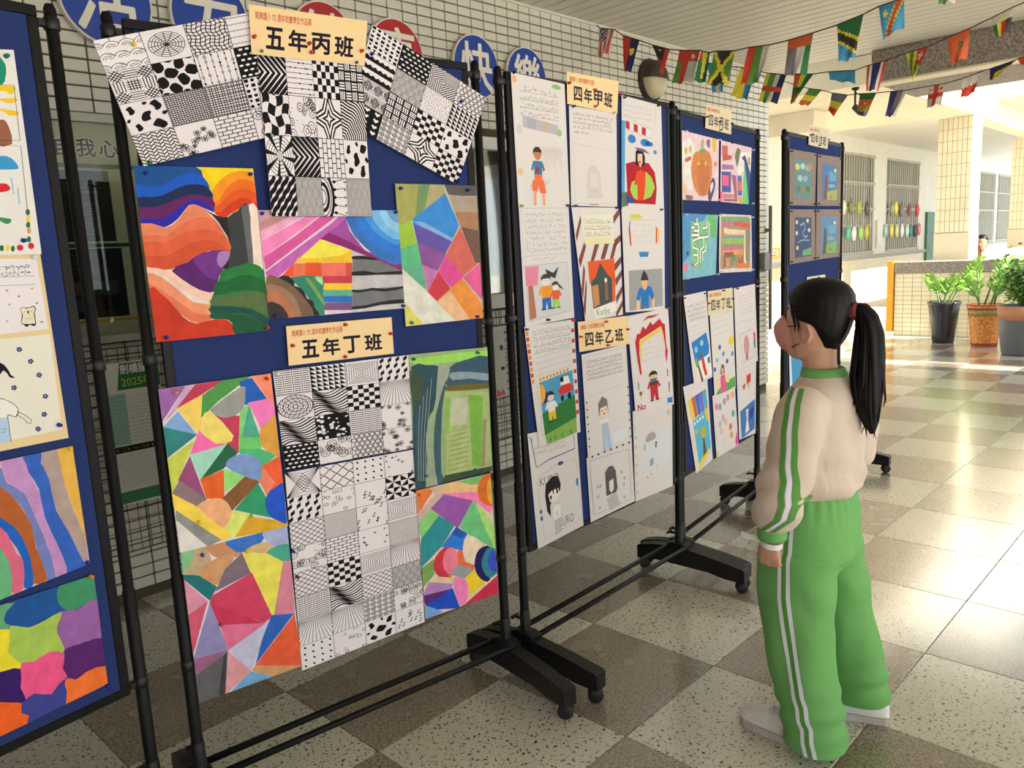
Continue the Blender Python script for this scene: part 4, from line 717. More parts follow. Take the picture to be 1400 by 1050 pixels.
{"n":"green_painting","l":"loosely brushed green and teal landscape painting","c":"painting","b":1,"p":[150,170,125],"paint":1,"off":3.4,"k":[["p",[152,212,92],[741,1212,824,1212,932,1210,1003,1208,1044,1204,1044,1187,1039,1185,966,1183,884,1184,825,1186,780,1190,742,1202,741,1204]],["p",[55,85,105],[883,1166,915,1179,959,1185,1010,1192,1044,1185,1042,1085,960,1085,878,1104,865,1135]],["p",[135,155,170],[893,1150,924,1149,967,1143,1013,1134,1043,1126,1042,1104,1011,1110,966,1121,926,1123,897,1126,886,1139]],["p",[105,95,30],[873,1109,958,1104,1042,1095,1042,1078,960,1083,877,1092,854,1102]],["p",[40,75,90],[748,1188,775,1195,806,1185,830,1183,847,1177,853,1163,850,1137,835,1087,817,1037,805,1027,795,1003,784,896,770,795,732,795,735,956,742,1050,742,1135]],["p",[62,78,56],[741,1175,758,1175,777,1156,788,1136,790,1112,770,1075,748,1058,740,1114]],["p",[155,165,145],[847,1175,870,1186,889,1174,890,1158,880,1133,858,1093,835,1054,823,1034,815,1018,806,1001,801,973,804,916,811,855,816,816,817,794,791,795,790,797,782,878,784,967,803,1006,825,1041,836,1113]],["p",[55,90,100],[878,1138,868,1104,850,1032,838,928,832,832,844,799,851,794,816,794,810,840,809,904,814,965,827,1026,855,1096]],["p",[168,184,122],[871,1091,1040,1066,1034,798,850,818]],["p",[188,192,168],[881,1070,950,1060,943,972,880,978]],["p",[122,178,72],[956,1069,1015,1055,992,818,956,825]],["p",[137,182,82],[867,1077,887,1069,872,951,855,954]],["p",[150,140,112],[1009,976,1024,973,1007,814,992,818]],["p",[55,75,55],[845,819,1037,810,1037,793,829,794]],["l",[140,158,98],1.6,[867,956,948,962]],["l",[190,200,150],1.6,[870,950,948,953]],["l",[120,150,80],1.6,[874,944,947,945]],["l",[140,158,98],1.6,[877,938,947,945]],["l",[190,200,150],1.6,[865,935,947,937]],["l",[120,150,80],1.6,[869,929,946,929]],["l",[140,158,98],1.6,[872,923,946,929]],["l",[190,200,150],1.6,[876,917,946,921]],["l",[120,150,80],1.6,[864,914,945,912]],["l",[140,158,98],1.6,[867,908,945,913]],["l",[190,200,150],1.6,[871,902,944,905]],["l",[120,150,80],1.6,[874,896,944,896]],["l",[140,158,98],1.6,[862,893,944,897]],["l",[190,200,150],1.6,[865,887,943,888]],["l",[120,150,80],1.6,[869,881,942,880]],["l",[140,158,98],1.6,[873,875,943,881]],["l",[190,200,150],1.6,[860,872,942,872]],["l",[120,150,80],1.6,[864,866,941,864]],["l",[140,158,98],1.6,[867,859,941,864]],["l",[190,200,150],1.6,[871,853,941,856]],["l",[120,150,80],1.6,[859,850,940,848]],["l",[140,158,98],1.6,[862,844,940,848]],["l",[190,200,150],1.6,[866,838,940,840]],["l",[120,150,80],1.6,[869,832,939,831]],["l",[140,158,98],1.6,[857,829,939,832]],["l",[190,200,150],1.6,[861,823,938,823]],["l",[70,105,120],1.4,[758,1047,747,945,740,822]],["l",[35,65,80],1.4,[763,1055,750,944,743,822]],["l",[180,190,180],1.4,[769,1064,754,944,746,821]],["l",[70,105,120],1.4,[774,1072,757,943,748,820]],["l",[35,65,80],1.4,[780,1081,760,942,751,820]],["l",[180,190,180],1.4,[785,1090,763,942,754,819]],["l",[70,105,120],1.4,[791,1098,766,941,757,819]],["l",[35,65,80],1.4,[796,1107,770,941,759,818]],["l",[180,190,180],1.4,[802,1115,773,940,762,817]],["l",[70,105,120],1.4,[808,1124,776,940,765,817]],["l",[35,65,80],1.4,[813,1132,779,939,767,816]],["l",[180,190,180],1.4,[819,1141,782,938,770,816]]],"pins":[["green",756,1211],["green",1000,1203],["teal",773,833],["green",964,813]],"q":[732,795,1037,793,1044,1216,742,1226]},
{"n":"geometric_painting","l":"patchwork painting with a purple kite and round discs at the lower right of the board","c":"painting","b":1,"p":[230,205,190],"paint":1,"off":3,"k":[["p",[230,122,62],[792,791,808,789,734,711,734,792]],["p",[207,177,167],[783,789,865,789,783,714,735,683,734,716,806,764]],["p",[232,192,132],[860,789,978,784,974,729,806,765]],["p",[122,182,112],[894,786,972,788,1029,787,1029,787,988,758,953,762]],["p",[246,132,187],[812,765,966,735,1030,677,1030,662,1017,648,942,709]],["p",[222,112,42],[1006,787,993,779,980,768,973,753,970,735,973,717,980,702,993,689,1013,673,1030,674,1029,787]],["p",[236,172,52],[1015,762,1028,770,1029,769,1030,677,1022,680,1011,700,1009,734]],["p",[152,87,172],[783,720,836,757,951,708,884,629]],["p",[132,202,122],[734,684,784,718,815,691,742,629,735,661]],["p",[42,142,152],[813,691,872,642,815,583,735,535,735,608,740,630]],["p",[112,197,132],[951,713,1032,520,1032,518,1000,537,916,602,889,631]],["p",[172,222,122],[968,700,1031,602,1032,510,975,646]],["p",[47,122,222],[877,637,919,598,896,547,815,583]],["p",[36,87,182],[876,636,917,603,896,590,858,613]],["p",[122,162,92],[735,533,783,551,780,498,735,466]],["p",[207,52,72],[844,576,823,578,803,568,788,555,780,539,778,521,784,503,795,488,810,477,828,468,844,469,858,487,865,514,858,549]],["p",[236,217,192],[919,597,954,577,983,548,969,534,947,522,943,502,942,487,934,484,924,490,912,505,902,524,897,540,898,556,904,582]],["p",[236,127,152],[880,515,871,489,854,477,834,482,819,504,815,534,824,560,841,572,861,567,876,545]],["p",[232,112,62],[875,552,894,550,903,506,941,483,936,465,874,505]],["p",[152,162,162],[872,507,937,468,898,448,842,477]],["p",[227,197,162],[756,480,797,485,859,462,846,447]],["p",[246,212,42],[934,466,986,407,902,380,897,449]],["p",[177,132,192],[756,479,849,445,844,430,735,439,735,447]],["p",[95,40,120],[735,439,844,429,739,400,735,418]],["p",[26,77,197],[847,430,870,355,853,356,760,381,736,403]],["p",[122,162,222],[735,406,804,361,770,357,735,358]],["p",[207,47,77],[1034,352,884,355,1033,418]],["p",[30,25,95],[998,537,980,538,963,533,951,520,943,502,940,481,943,460,951,443,962,428,976,415,989,408,998,410,1005,418,1010,427,1013,444,1018,479,1018,512,1010,529]],["p",[52,132,147],[997,526,1012,528,1025,521,1032,513,1033,439,1032,428,1016,418,999,419,986,432,976,450,970,469,970,489,981,510]],["p",[52,82,202],[1015,516,1026,512,1032,499,1033,433,1033,431,1020,434,1006,449,998,464,995,482,1004,503]],["p",[242,132,192],[849,457,859,464,873,460,888,453,902,441,909,425,912,407,909,389,903,372,891,359,879,355,877,355,869,364,862,386,853,423]]],"pins":[["orange",745,776],["yellow",839,474]],"q":[735,358,1034,352,1029,787,734,792]},
{"n":"nature_poster","l":"white comic sheet with tree, cakes and sea animals at the left edge","c":"drawing","b":0,"p":[226,222,220],"paint":0,"off":2,"k":[["p",[30,140,110],[928,2001,938,1998,948,1984,952,1976,952,1967,951,1958,948,1950,946,1941,941,1935,928,1928,918,1932,920,1967]],["p",[232,195,40],[911,1927,936,1932,961,1934,966,1929,962,1922,958,1917,951,1915,948,1918,942,1921,925,1917,909,1913,904,1919]],["p",[232,195,40],[907,1899,934,1904,962,1908,967,1905,963,1901,955,1897,945,1895,940,1897,933,1899,918,1896,906,1892,901,1895]],["p",[232,195,40],[904,1880,932,1882,960,1881,965,1877,961,1872,954,1870,945,1869,938,1874,930,1878,915,1875,903,1872,898,1875]],["p",[150,95,75],[906,1806,908,1826,916,1849,923,1858,930,1860,936,1857,940,1847,944,1827,942,1809,923,1802]],["p",[60,150,210],[896,1777,910,1782,926,1783,936,1779,942,1773,947,1765,948,1757,939,1755,926,1754,908,1753,893,1754,890,1766]],["p",[205,45,50],[898,1721,908,1724,918,1724,923,1720,925,1715,924,1711,919,1708,907,1705,896,1705,894,1713]],["l",[25,24,28],1.2,[911,1929,963,1936,959,1818,901,1814]],["l",[25,24,28],1.2,[900,1806,959,1806,953,1662]],["l",[150,190,225],3,[930,1737,930,1701]],["l",[150,190,225],3,[940,1716,939,1680]],["p",[60,140,90],[887,1653,895,1652,906,1650,914,1649,918,1647,916,1641,910,1637,904,1638,897,1642,890,1648]],["p",[50,110,60],[958,1663,957,1659,954,1656,951,1656,949,1659,949,1663,950,1667,953,1670,956,1670,958,1667]],["p",[235,205,60],[957,1648,956,1644,953,1642,950,1642,948,1644,948,1648,949,1652,952,1655,955,1655,957,1653]],["p",[50,110,60],[955,1636,954,1631,951,1629,948,1629,946,1631,946,1636,948,1640,950,1642,953,1642,955,1640]],["p",[215,150,110],[955,1623,954,1618,951,1616,948,1616,946,1618,946,1623,947,1627,950,1629,953,1629,955,1627]],["p",[50,110,60],[952,1603,951,1599,948,1597,945,1597,944,1599,943,1603,945,1608,947,1610,950,1610,952,1608]],["p",[200,45,60],[957,1589,955,1584,951,1582,947,1582,944,1585,944,1589,945,1593,949,1596,953,1596,956,1593]],["p",[200,45,60],[934,1585,932,1581,928,1579,924,1579,921,1581,920,1586,922,1590,926,1592,930,1592,933,1589]],["p",[50,110,60],[916,1584,915,1580,912,1577,910,1577,908,1580,908,1584,909,1588,912,1590,914,1590,916,1588]],["p",[235,205,60],[906,1585,905,1581,902,1578,900,1578,898,1581,897,1585,899,1589,901,1592,904,1592,906,1589]],["p",[50,110,60],[894,1585,893,1581,891,1579,888,1579,886,1581,886,1585,887,1590,890,1592,892,1592,894,1589]]],"pins":[["green",955,1994],["blue",935,1601]],"q":[750,1570,970,1570,973,2010,773,1986]},
{"n":"story_sheet","l":"cream bordered sheet with a koala note above a drawn girl among blue flowers","c":"drawing","b":0,"p":[226,200,155],"paint":0,"off":1,"k":[["p",[228,222,228],[756,1565,958,1561,962,1401,742,1398,743,1414]],["p",[226,222,210],[742,1388,964,1389,960,1164,738,1163]],["s",2,[60,60,64],[826,1520,943,1524,944,1553,827,1548],0],["l",[90,90,95],0.8,[854,1546,944,1543]],["l",[90,90,95],0.8,[851,1524,949,1522]],["l",[90,90,95],0.8,[849,1505,948,1503]],["p",[200,40,60],[885,1496,888,1494,892,1496,888,1490]],["p",[200,40,60],[936,1497,940,1495,944,1497,940,1492]],["p",[200,40,60],[907,1481,910,1480,914,1481,910,1476]],["p",[200,40,60],[886,1465,889,1463,893,1465,889,1460]],["p",[200,40,60],[942,1463,946,1462,950,1464,946,1458]],["p",[200,40,60],[876,1429,879,1427,883,1429,879,1424]],["p",[200,40,60],[946,1421,950,1419,954,1420,950,1415]],["p",[25,24,28],[909,1451,912,1454,915,1455,917,1454,919,1453,924,1453,930,1453,934,1455,938,1456,941,1453,942,1448,940,1444,938,1439,938,1426,938,1415,936,1413,931,1413,920,1414,910,1416,907,1418,907,1422,909,1429,911,1438,910,1445]],["p",[225,216,196],[910,1450,912,1453,915,1454,917,1453,920,1451,925,1451,930,1452,934,1453,937,1454,939,1452,940,1448,938,1444,936,1439,936,1427,936,1417,935,1415,930,1416,920,1416,910,1418,908,1419,908,1422,911,1429,913,1438,911,1444]],["p",[25,24,28],[926,1442,926,1440,925,1439,924,1439,923,1440,923,1443,923,1445,924,1446,926,1446,926,1445]],["p",[25,24,28],[919,1444,919,1444,918,1443,918,1443,918,1444,918,1444,918,1445,918,1446,919,1446,919,1445]],["p",[25,24,28],[931,1444,931,1443,930,1443,930,1443,929,1443,929,1444,930,1445,930,1445,931,1445,931,1445]],["p",[25,24,28],[922,1413,921,1411,919,1410,916,1411,913,1412,913,1414,914,1415,916,1416,919,1416,922,1414]],["p",[25,24,28],[937,1413,936,1411,933,1411,930,1411,928,1412,927,1414,928,1415,931,1416,934,1416,936,1414]],["l",[120,90,60],0.8,[917,1431,919,1426,922,1430]],["l",[120,90,60],0.8,[924,1430,926,1425,929,1430]],["p",[62,78,128],[901,1361,901,1359,899,1358,898,1359,896,1360,896,1361,897,1363,898,1364,900,1364,901,1362]],["p",[62,78,128],[898,1358,898,1356,896,1356,894,1356,893,1357,893,1358,894,1360,895,1361,897,1360,898,1359]],["p",[62,78,128],[895,1360,894,1358,892,1357,891,1358,890,1359,889,1360,890,1362,891,1362,893,1362,894,1361]],["p",[62,78,128],[895,1364,894,1362,893,1362,891,1362,890,1363,890,1364,890,1366,892,1367,894,1366,895,1365]],["p",[62,78,128],[899,1364,899,1363,897,1362,896,1362,894,1364,894,1365,895,1367,896,1367,898,1367,899,1366]],["p",[150,160,190],[897,1361,896,1360,895,1360,894,1360,894,1361,894,1362,894,1363,895,1363,896,1363,896,1362]],["p",[62,78,128],[921,1331,920,1330,919,1329,917,1329,916,1330,916,1332,916,1333,918,1334,920,1334,921,1333]],["p",[62,78,128],[918,1328,917,1327,916,1326,914,1326,913,1327,913,1329,914,1330,915,1331,917,1331,918,1330]],["p",[62,78,128],[914,1330,914,1328,912,1328,910,1328,909,1329,909,1331,910,1332,911,1333,913,1333,914,1332]],["p",[62,78,128],[915,1334,914,1333,913,1332,911,1332,910,1333,909,1335,910,1336,912,1337,913,1337,915,1336]],["p",[62,78,128],[919,1335,918,1334,917,1333,915,1333,914,1334,914,1336,914,1337,916,1338,918,1338,919,1337]],["p",[150,160,190],[916,1332,916,1331,915,1330,914,1330,913,1331,913,1332,914,1333,914,1334,916,1334,916,1333]],["p",[62,78,128],[935,1298,934,1296,932,1296,931,1296,930,1297,929,1299,930,1300,932,1301,933,1301,934,1299]],["p",[62,78,128],[932,1295,931,1293,929,1292,928,1293,926,1294,926,1296,927,1297,928,1298,930,1298,931,1296]],["p",[62,78,128],[928,1297,927,1295,926,1294,924,1295,922,1296,922,1298,923,1299,924,1300,926,1300,927,1298]],["p",[62,78,128],[928,1301,928,1300,926,1299,924,1299,923,1300,923,1302,924,1303,925,1304,927,1304,928,1303]],["p",[62,78,128],[933,1302,932,1300,930,1299,929,1300,927,1301,927,1302,928,1304,929,1305,931,1304,932,1303]],["p",[150,160,190],[930,1299,929,1298,928,1297,928,1297,927,1298,927,1299,927,1300,928,1300,929,1300,930,1300]],["p",[62,78,128],[879,1278,878,1276,877,1275,875,1276,874,1277,874,1278,874,1280,876,1280,877,1280,879,1279]],["p",[62,78,128],[876,1274,875,1273,874,1272,872,1273,871,1274,871,1275,871,1277,873,1278,874,1277,876,1276]],["p",[62,78,128],[872,1276,872,1275,870,1274,868,1274,867,1276,867,1277,868,1279,869,1280,871,1279,872,1278]],["p",[62,78,128],[873,1281,872,1279,871,1278,869,1279,868,1280,868,1282,868,1283,870,1284,871,1283,872,1282]],["p",[62,78,128],[877,1281,876,1280,875,1279,873,1279,872,1280,872,1282,872,1284,874,1284,875,1284,877,1283]],["p",[150,160,190],[874,1278,874,1277,873,1277,872,1277,871,1278,871,1279,872,1280,872,1280,873,1280,874,1279]],["p",[62,78,128],[941,1247,940,1245,939,1245,937,1245,936,1246,936,1248,936,1249,938,1250,940,1250,941,1249]],["p",[62,78,128],[938,1244,937,1242,936,1242,934,1242,933,1243,932,1245,933,1246,935,1247,936,1247,938,1246]],["p",[62,78,128],[934,1246,933,1244,932,1244,930,1244,929,1245,928,1247,929,1248,931,1249,932,1249,934,1248]],["p",[62,78,128],[935,1250,934,1249,932,1248,931,1248,929,1250,929,1251,930,1253,931,1253,933,1253,934,1252]],["p",[62,78,128],[939,1251,938,1249,937,1249,935,1249,934,1250,933,1252,934,1253,936,1254,937,1254,939,1252]],["p",[150,160,190],[936,1248,936,1247,935,1246,934,1246,933,1247,933,1248,933,1249,934,1250,935,1250,936,1249]],["p",[62,78,128],[933,1206,932,1204,931,1204,929,1204,928,1205,928,1207,928,1209,930,1209,932,1209,933,1208]],["p",[62,78,128],[930,1203,929,1202,928,1201,926,1201,925,1202,925,1204,925,1206,927,1206,929,1206,930,1205]],["p",[62,78,128],[926,1205,926,1204,924,1203,922,1203,921,1205,921,1206,921,1208,923,1208,925,1208,926,1207]],["p",[62,78,128],[927,1210,926,1208,924,1207,923,1208,922,1209,921,1211,922,1212,924,1213,925,1212,926,1211]],["p",[62,78,128],[931,1210,930,1209,929,1208,927,1208,926,1209,926,1211,926,1213,928,1213,930,1213,931,1212]],["p",[150,160,190],[928,1207,928,1206,927,1206,926,1206,925,1206,925,1208,926,1208,926,1209,927,1209,928,1208]],["p",[62,78,128],[916,1175,915,1174,913,1173,912,1173,910,1175,910,1176,911,1178,912,1178,914,1178,915,1177]],["p",[62,78,128],[913,1172,912,1171,910,1170,909,1170,907,1172,907,1173,908,1175,909,1176,911,1175,912,1174]],["p",[62,78,128],[909,1174,908,1173,906,1172,905,1173,904,1174,903,1176,904,1177,906,1178,907,1177,908,1176]],["p",[62,78,128],[909,1179,909,1177,907,1176,905,1177,904,1178,904,1180,905,1181,906,1182,908,1182,909,1180]],["p",[62,78,128],[914,1179,913,1178,911,1177,910,1177,908,1179,908,1180,909,1182,910,1182,912,1182,913,1181]],["p",[150,160,190],[911,1176,910,1175,910,1175,908,1175,908,1176,908,1177,908,1178,909,1178,910,1178,911,1177]],["p",[25,24,28],[836,1336,845,1340,854,1337,860,1332,864,1325,868,1316,870,1308,875,1303,878,1301,873,1300,867,1303,863,1313,857,1320,843,1306,831,1295,831,1314]],["p",[25,24,28],[825,1258,833,1262,843,1260,851,1256,860,1250,869,1241,875,1231,874,1220,868,1212,860,1216,852,1220,851,1214,849,1208,842,1208,834,1215,828,1237]],["p",[232,228,226],[825,1256,832,1260,843,1258,851,1255,859,1249,868,1240,874,1230,872,1221,867,1214,859,1218,852,1222,850,1217,848,1211,842,1211,835,1218,828,1238]],["p",[175,200,230],[820,1218,851,1215,850,1160,812,1161]],["l",[25,24,28],1.2,[851,1215,850,1160]],["l",[25,24,28],1.2,[872,1225,889,1211,898,1199,896,1192,888,1195]],["l",[25,24,28],1.2,[869,1218,885,1203,888,1195]],["l",[60,110,170],1.2,[833,1191,844,1192,839,1183,833,1184]]],"pins":[["blue",954,1177],["white",952,1564]],"q":[729,1144,972,1142,968,1570,751,1572]},
{"n":"stripe_painting","l":"painting of wavy vertical stripes in pink, blue, brown and mustard","c":"painting","b":0,"p":[205,180,190],"paint":1,"off":1,"k":[["p",[225,175,75],[978,1121,979,854,976,902,969,935,960,969,951,1019,944,1067,940,1105,943,1121]],["p",[172,150,146],[942,1121,945,1106,945,1074,950,1025,958,974,967,937,976,902,977,858,976,826,969,826,964,840,946,885,930,939,922,988,916,1032,910,1067,906,1094,904,1112,908,1121]],["p",[45,95,190],[867,1119,874,1121,908,1121,908,1113,904,1098,910,1081,916,1057,918,1018,922,977,932,947,943,916,954,876,964,840,972,826,920,822,918,837,920,866,907,917,895,971,893,1009,892,1039,884,1062,876,1081,868,1103]],["p",[190,140,195],[867,1121,867,1121,873,1104,876,1081,884,1056,892,1028,893,997,894,968,899,948,905,929,914,895,922,861,926,837,924,823,901,821,899,822,895,859,892,904,884,944,874,981,868,1012,860,1037,844,1056,829,1073,822,1099,824,1121]],["p",[110,125,190],[810,1108,817,1110,824,1104,825,1090,828,1071,844,1056,860,1037,868,1011,874,981,882,949,890,912,897,862,899,821,881,820,878,823,872,864,868,912,866,943,863,970,854,1000,841,1029,821,1054,806,1076,805,1095]],["p",[175,90,40],[804,1066,817,1062,831,1045,841,1027,850,1006,858,985,865,962,866,936,867,906,876,862,881,825,871,819,863,818,851,824,850,847,852,879,848,913,838,947,815,974,795,1001,795,1038]],["p",[20,95,190],[796,1005,810,992,827,971,836,954,843,935,848,912,852,886,853,852,851,823,844,817,837,816,830,822,833,851,836,888,828,918,817,943,803,965,792,982,791,998]],["p",[215,100,130],[792,982,802,976,813,958,820,932,826,905,833,895,837,884,835,851,828,820,819,815,812,815,803,822,806,851,809,887,798,915,786,940,787,966]],["p",[100,175,125],[786,933,795,931,803,910,808,892,809,870,808,840,802,817,796,814,778,812,770,819,774,878]],["p",[100,175,125],[691,978,718,998,748,992,771,971,786,933,786,871,770,819,717,813,673,837,677,927]]],"pins":[["yellow",970,1117],["blue",973,832]],"q":[672,805,979,827,978,1121,686,1120]},
{"n":"patch_painting","l":"painting of scalloped colour patches with a hot pink one, lowest on the left board","c":"painting","b":0,"p":[60,70,140],"paint":1,"off":1,"k":[["p",[95,165,120],[626,800,654,803,790,800,809,793,806,777,792,759,790,742,769,733,691,745,624,764]],["p",[15,80,150],[809,796,846,799,912,798,910,791,896,777,901,755,903,734,886,728,864,727,845,725,827,726,809,734,794,745,783,754,780,765,787,781]],["p",[60,140,100],[984,796,984,725,970,724,951,732,936,728,924,726,911,734,901,747,896,762,895,778,899,792,907,798]],["p",[150,95,165],[901,735,916,732,932,725,944,728,956,732,972,736,984,729,982,631,967,629,943,640,918,639,897,641,888,658,885,678,883,687,885,696,891,718]],["p",[165,195,85],[788,739,791,746,798,743,811,735,827,726,845,726,864,729,886,734,901,735,898,724,889,709,885,699,884,688,890,665,895,644,893,636,885,634,873,642,858,649,840,645,823,639,810,642,799,651,786,665,778,684,781,713]],["p",[232,215,45],[733,744,761,750,788,739,785,715,778,688,788,667,799,651,801,642,795,639,778,637,756,639,735,640,720,652,721,699]],["p",[85,30,105],[897,641,915,642,938,637,964,638,982,632,981,555,964,554,942,562,924,559,910,557,898,564,890,574,886,586,885,601,888,623]],["p",[235,85,140],[801,650,812,648,828,642,844,647,862,650,880,643,893,631,890,614,884,596,889,583,892,573,883,568,871,564,863,554,852,547,834,556,817,567,807,563,800,559,794,570,790,586,791,603,795,620,796,638]],["p",[50,15,100],[720,648,741,653,765,648,784,646,797,638,796,618,791,594,796,574,798,560,788,558,769,564,738,573,711,589,709,620]],["p",[240,115,45],[887,568,897,566,909,556,922,559,937,564,962,564,981,557,981,510,879,507,876,534]],["p",[235,95,30],[711,589,740,585,770,568,782,562,788,556,786,545,785,534,792,527,799,520,803,506,802,504,710,502,700,504,696,549]],["p",[60,65,145],[792,556,803,564,817,567,834,556,852,547,869,561,881,569,886,537,879,507,794,504,793,507,799,520,792,530,785,539,786,548]]],"pins":[["orange",976,795],["blue",977,507]],"q":[609,498,981,510,984,796,626,804]},
{"n":"story_sheet","l":"story sheet with a boy in a blue shirt and orange shorts","c":"drawing","b":2,"p":[218,212,212],"paint":0,"off":1,"g":"hand-written sheets on the boards","k":[["s",4,[95,92,92],[90,1969,292,1968,291,2072,88,2075],1],["p",[185,178,190],[98,1973,286,1955,286,1921,98,1935]],["p",[168,168,182],[122,1969,166,1964,166,1930,122,1935]],["p",[196,176,160],[205,1964,239,1960,240,1926,205,1930]],["p",[226,165,120],[77,2086,75,2079,70,2074,64,2074,58,2079,56,2086,58,2093,63,2097,70,2097,75,2092]],["p",[140,185,110],[312,2084,307,2079,293,2076,277,2076,263,2080,258,2084,263,2089,276,2092,293,2092,306,2088]],["p",[150,190,140],[307,1930,304,1922,297,1918,288,1918,280,1922,278,1930,280,1937,288,1942,297,1942,304,1937]],["p",[205,195,205],[96,1927,93,1916,85,1910,75,1910,67,1917,64,1927,67,1937,74,1943,84,1943,92,1937]],["p",[228,190,150],[92,1788,89,1781,81,1776,72,1776,64,1781,61,1788,64,1796,71,1801,81,1801,89,1796]],["l",[190,160,150],0.9,[175,1871,203,1884,190,1841]],["l",[190,160,150],0.9,[180,1866,207,1879,194,1835]],["l",[190,160,150],0.9,[185,1860,211,1875,198,1829]],["l",[190,160,150],0.9,[190,1855,215,1871,202,1823]],["l",[190,160,150],0.9,[194,1850,219,1866,207,1817]],["l",[190,160,150],0.9,[199,1845,223,1884,211,1811]],["l",[190,160,150],0.9,[204,1840,227,1879,215,1805]],["l",[190,160,150],0.9,[209,1871,231,1875,220,1799]],["l",[190,160,150],0.9,[214,1866,235,1871,224,1793]],["l",[190,160,150],0.9,[218,1861,239,1866,228,1841]],["l",[190,160,150],0.9,[223,1855,243,1884,232,1835]],["l",[190,160,150],0.9,[228,1850,247,1879,236,1829]],["l",[190,160,150],0.9,[233,1845,251,1875,241,1823]],["l",[190,160,150],0.9,[238,1840,255,1871,245,1817]],["l",[190,160,150],0.9,[243,1871,260,1866,250,1811]],["l",[190,160,150],0.9,[248,1866,263,1884,254,1805]],["l",[190,160,150],0.9,[253,1861,268,1879,258,1799]],["l",[190,160,150],0.9,[258,1856,272,1875,263,1793]],["l",[190,160,150],0.9,[263,1850,276,1871,267,1841]],["l",[190,160,150],0.9,[268,1845,280,1867,271,1835]],["l",[190,160,150],0.9,[273,1840,284,1884,276,1829]],["l",[190,160,150],0.9,[277,1871,288,1879,280,1823]],["l",[190,160,150],0.9,[282,1866,292,1875,284,1817]],["l",[190,160,150],0.9,[287,1861,296,1871,289,1811]],["l",[190,160,150],0.9,[292,1856,301,1867,294,1805]],["l",[190,160,150],0.9,[298,1850,305,1884,298,1799]],["l",[198,172,160],0.9,[109,1719,136,1754]],["l",[198,172,160],0.9,[112,1723,141,1758]],["l",[198,172,160],0.9,[116,1728,146,1761]],["l",[198,172,160],0.9,[119,1732,152,1765]],["l",[198,172,160],0.9,[122,1736,157,1768]],["l",[198,172,160],0.9,[125,1741,163,1754]],["l",[198,172,160],0.9,[128,1745,168,1758]],["l",[198,172,160],0.9,[132,1719,174,1761]],["l",[198,172,160],0.9,[135,1724,179,1765]],["l",[198,172,160],0.9,[138,1728,185,1768]],["l",[198,172,160],0.9,[141,1732,191,1755]],["l",[198,172,160],0.9,[145,1737,196,1758]],["l",[198,172,160],0.9,[148,1741,202,1762]],["l",[198,172,160],0.9,[151,1746,207,1765]],["l",[198,172,160],0.9,[155,1719,213,1769]],["l",[198,172,160],0.9,[158,1724,219,1755]],["l",[198,172,160],0.9,[161,1728,224,1758]],["l",[198,172,160],0.9,[164,1733,230,1762]],["l",[198,172,160],0.9,[168,1737,236,1766]],["l",[198,172,160],0.9,[171,1741,242,1769]],["p",[200,130,90],[187,1849,184,1838,174,1831,161,1831,151,1838,147,1849,151,1861,161,1868,173,1868,183,1861]],["p",[70,58,50],[144,1847,145,1865,159,1875,177,1875,190,1863,189,1848,183,1857,153,1857]],["p",[70,125,165],[144,1828,192,1828,206,1799,194,1793,190,1809,189,1782,147,1781,146,1809,140,1793,130,1799]],["p",[232,115,70],[147,1781,189,1782,191,1741,175,1741,168,1766,163,1740,147,1740]],["p",[60,50,48],[143,1740,165,1740,165,1735,143,1734]],["p",[60,50,48],[173,1741,195,1741,195,1735,173,1735]],["p",[25,24,28],[162,1849,161,1848,160,1848,158,1848,157,1848,157,1849,157,1850,158,1851,160,1851,161,1850]],["p",[25,24,28],[177,1849,176,1848,175,1848,173,1848,172,1848,172,1849,172,1850,173,1851,175,1851,176,1850]],["l",[150,50,50],0.8,[162,1840,172,1840]],["p",[232,115,70],[136,1763,196,1763,208,1720,174,1720,166,1746,158,1724,131,1728]],["p",[226,165,130],[139,1726,155,1724,150,1676,150,1676,137,1675]],["p",[226,165,130],[183,1720,200,1720,200,1676,197,1676,186,1676]],["p",[150,60,60],[176,1798,174,1791,169,1787,162,1787,156,1791,154,1798,156,1804,162,1808,168,1808,174,1804]]],"pins":[["black",63,2105],["red",350,2106]],"q":[57,1674,336,1679,333,2100,51,2105]},
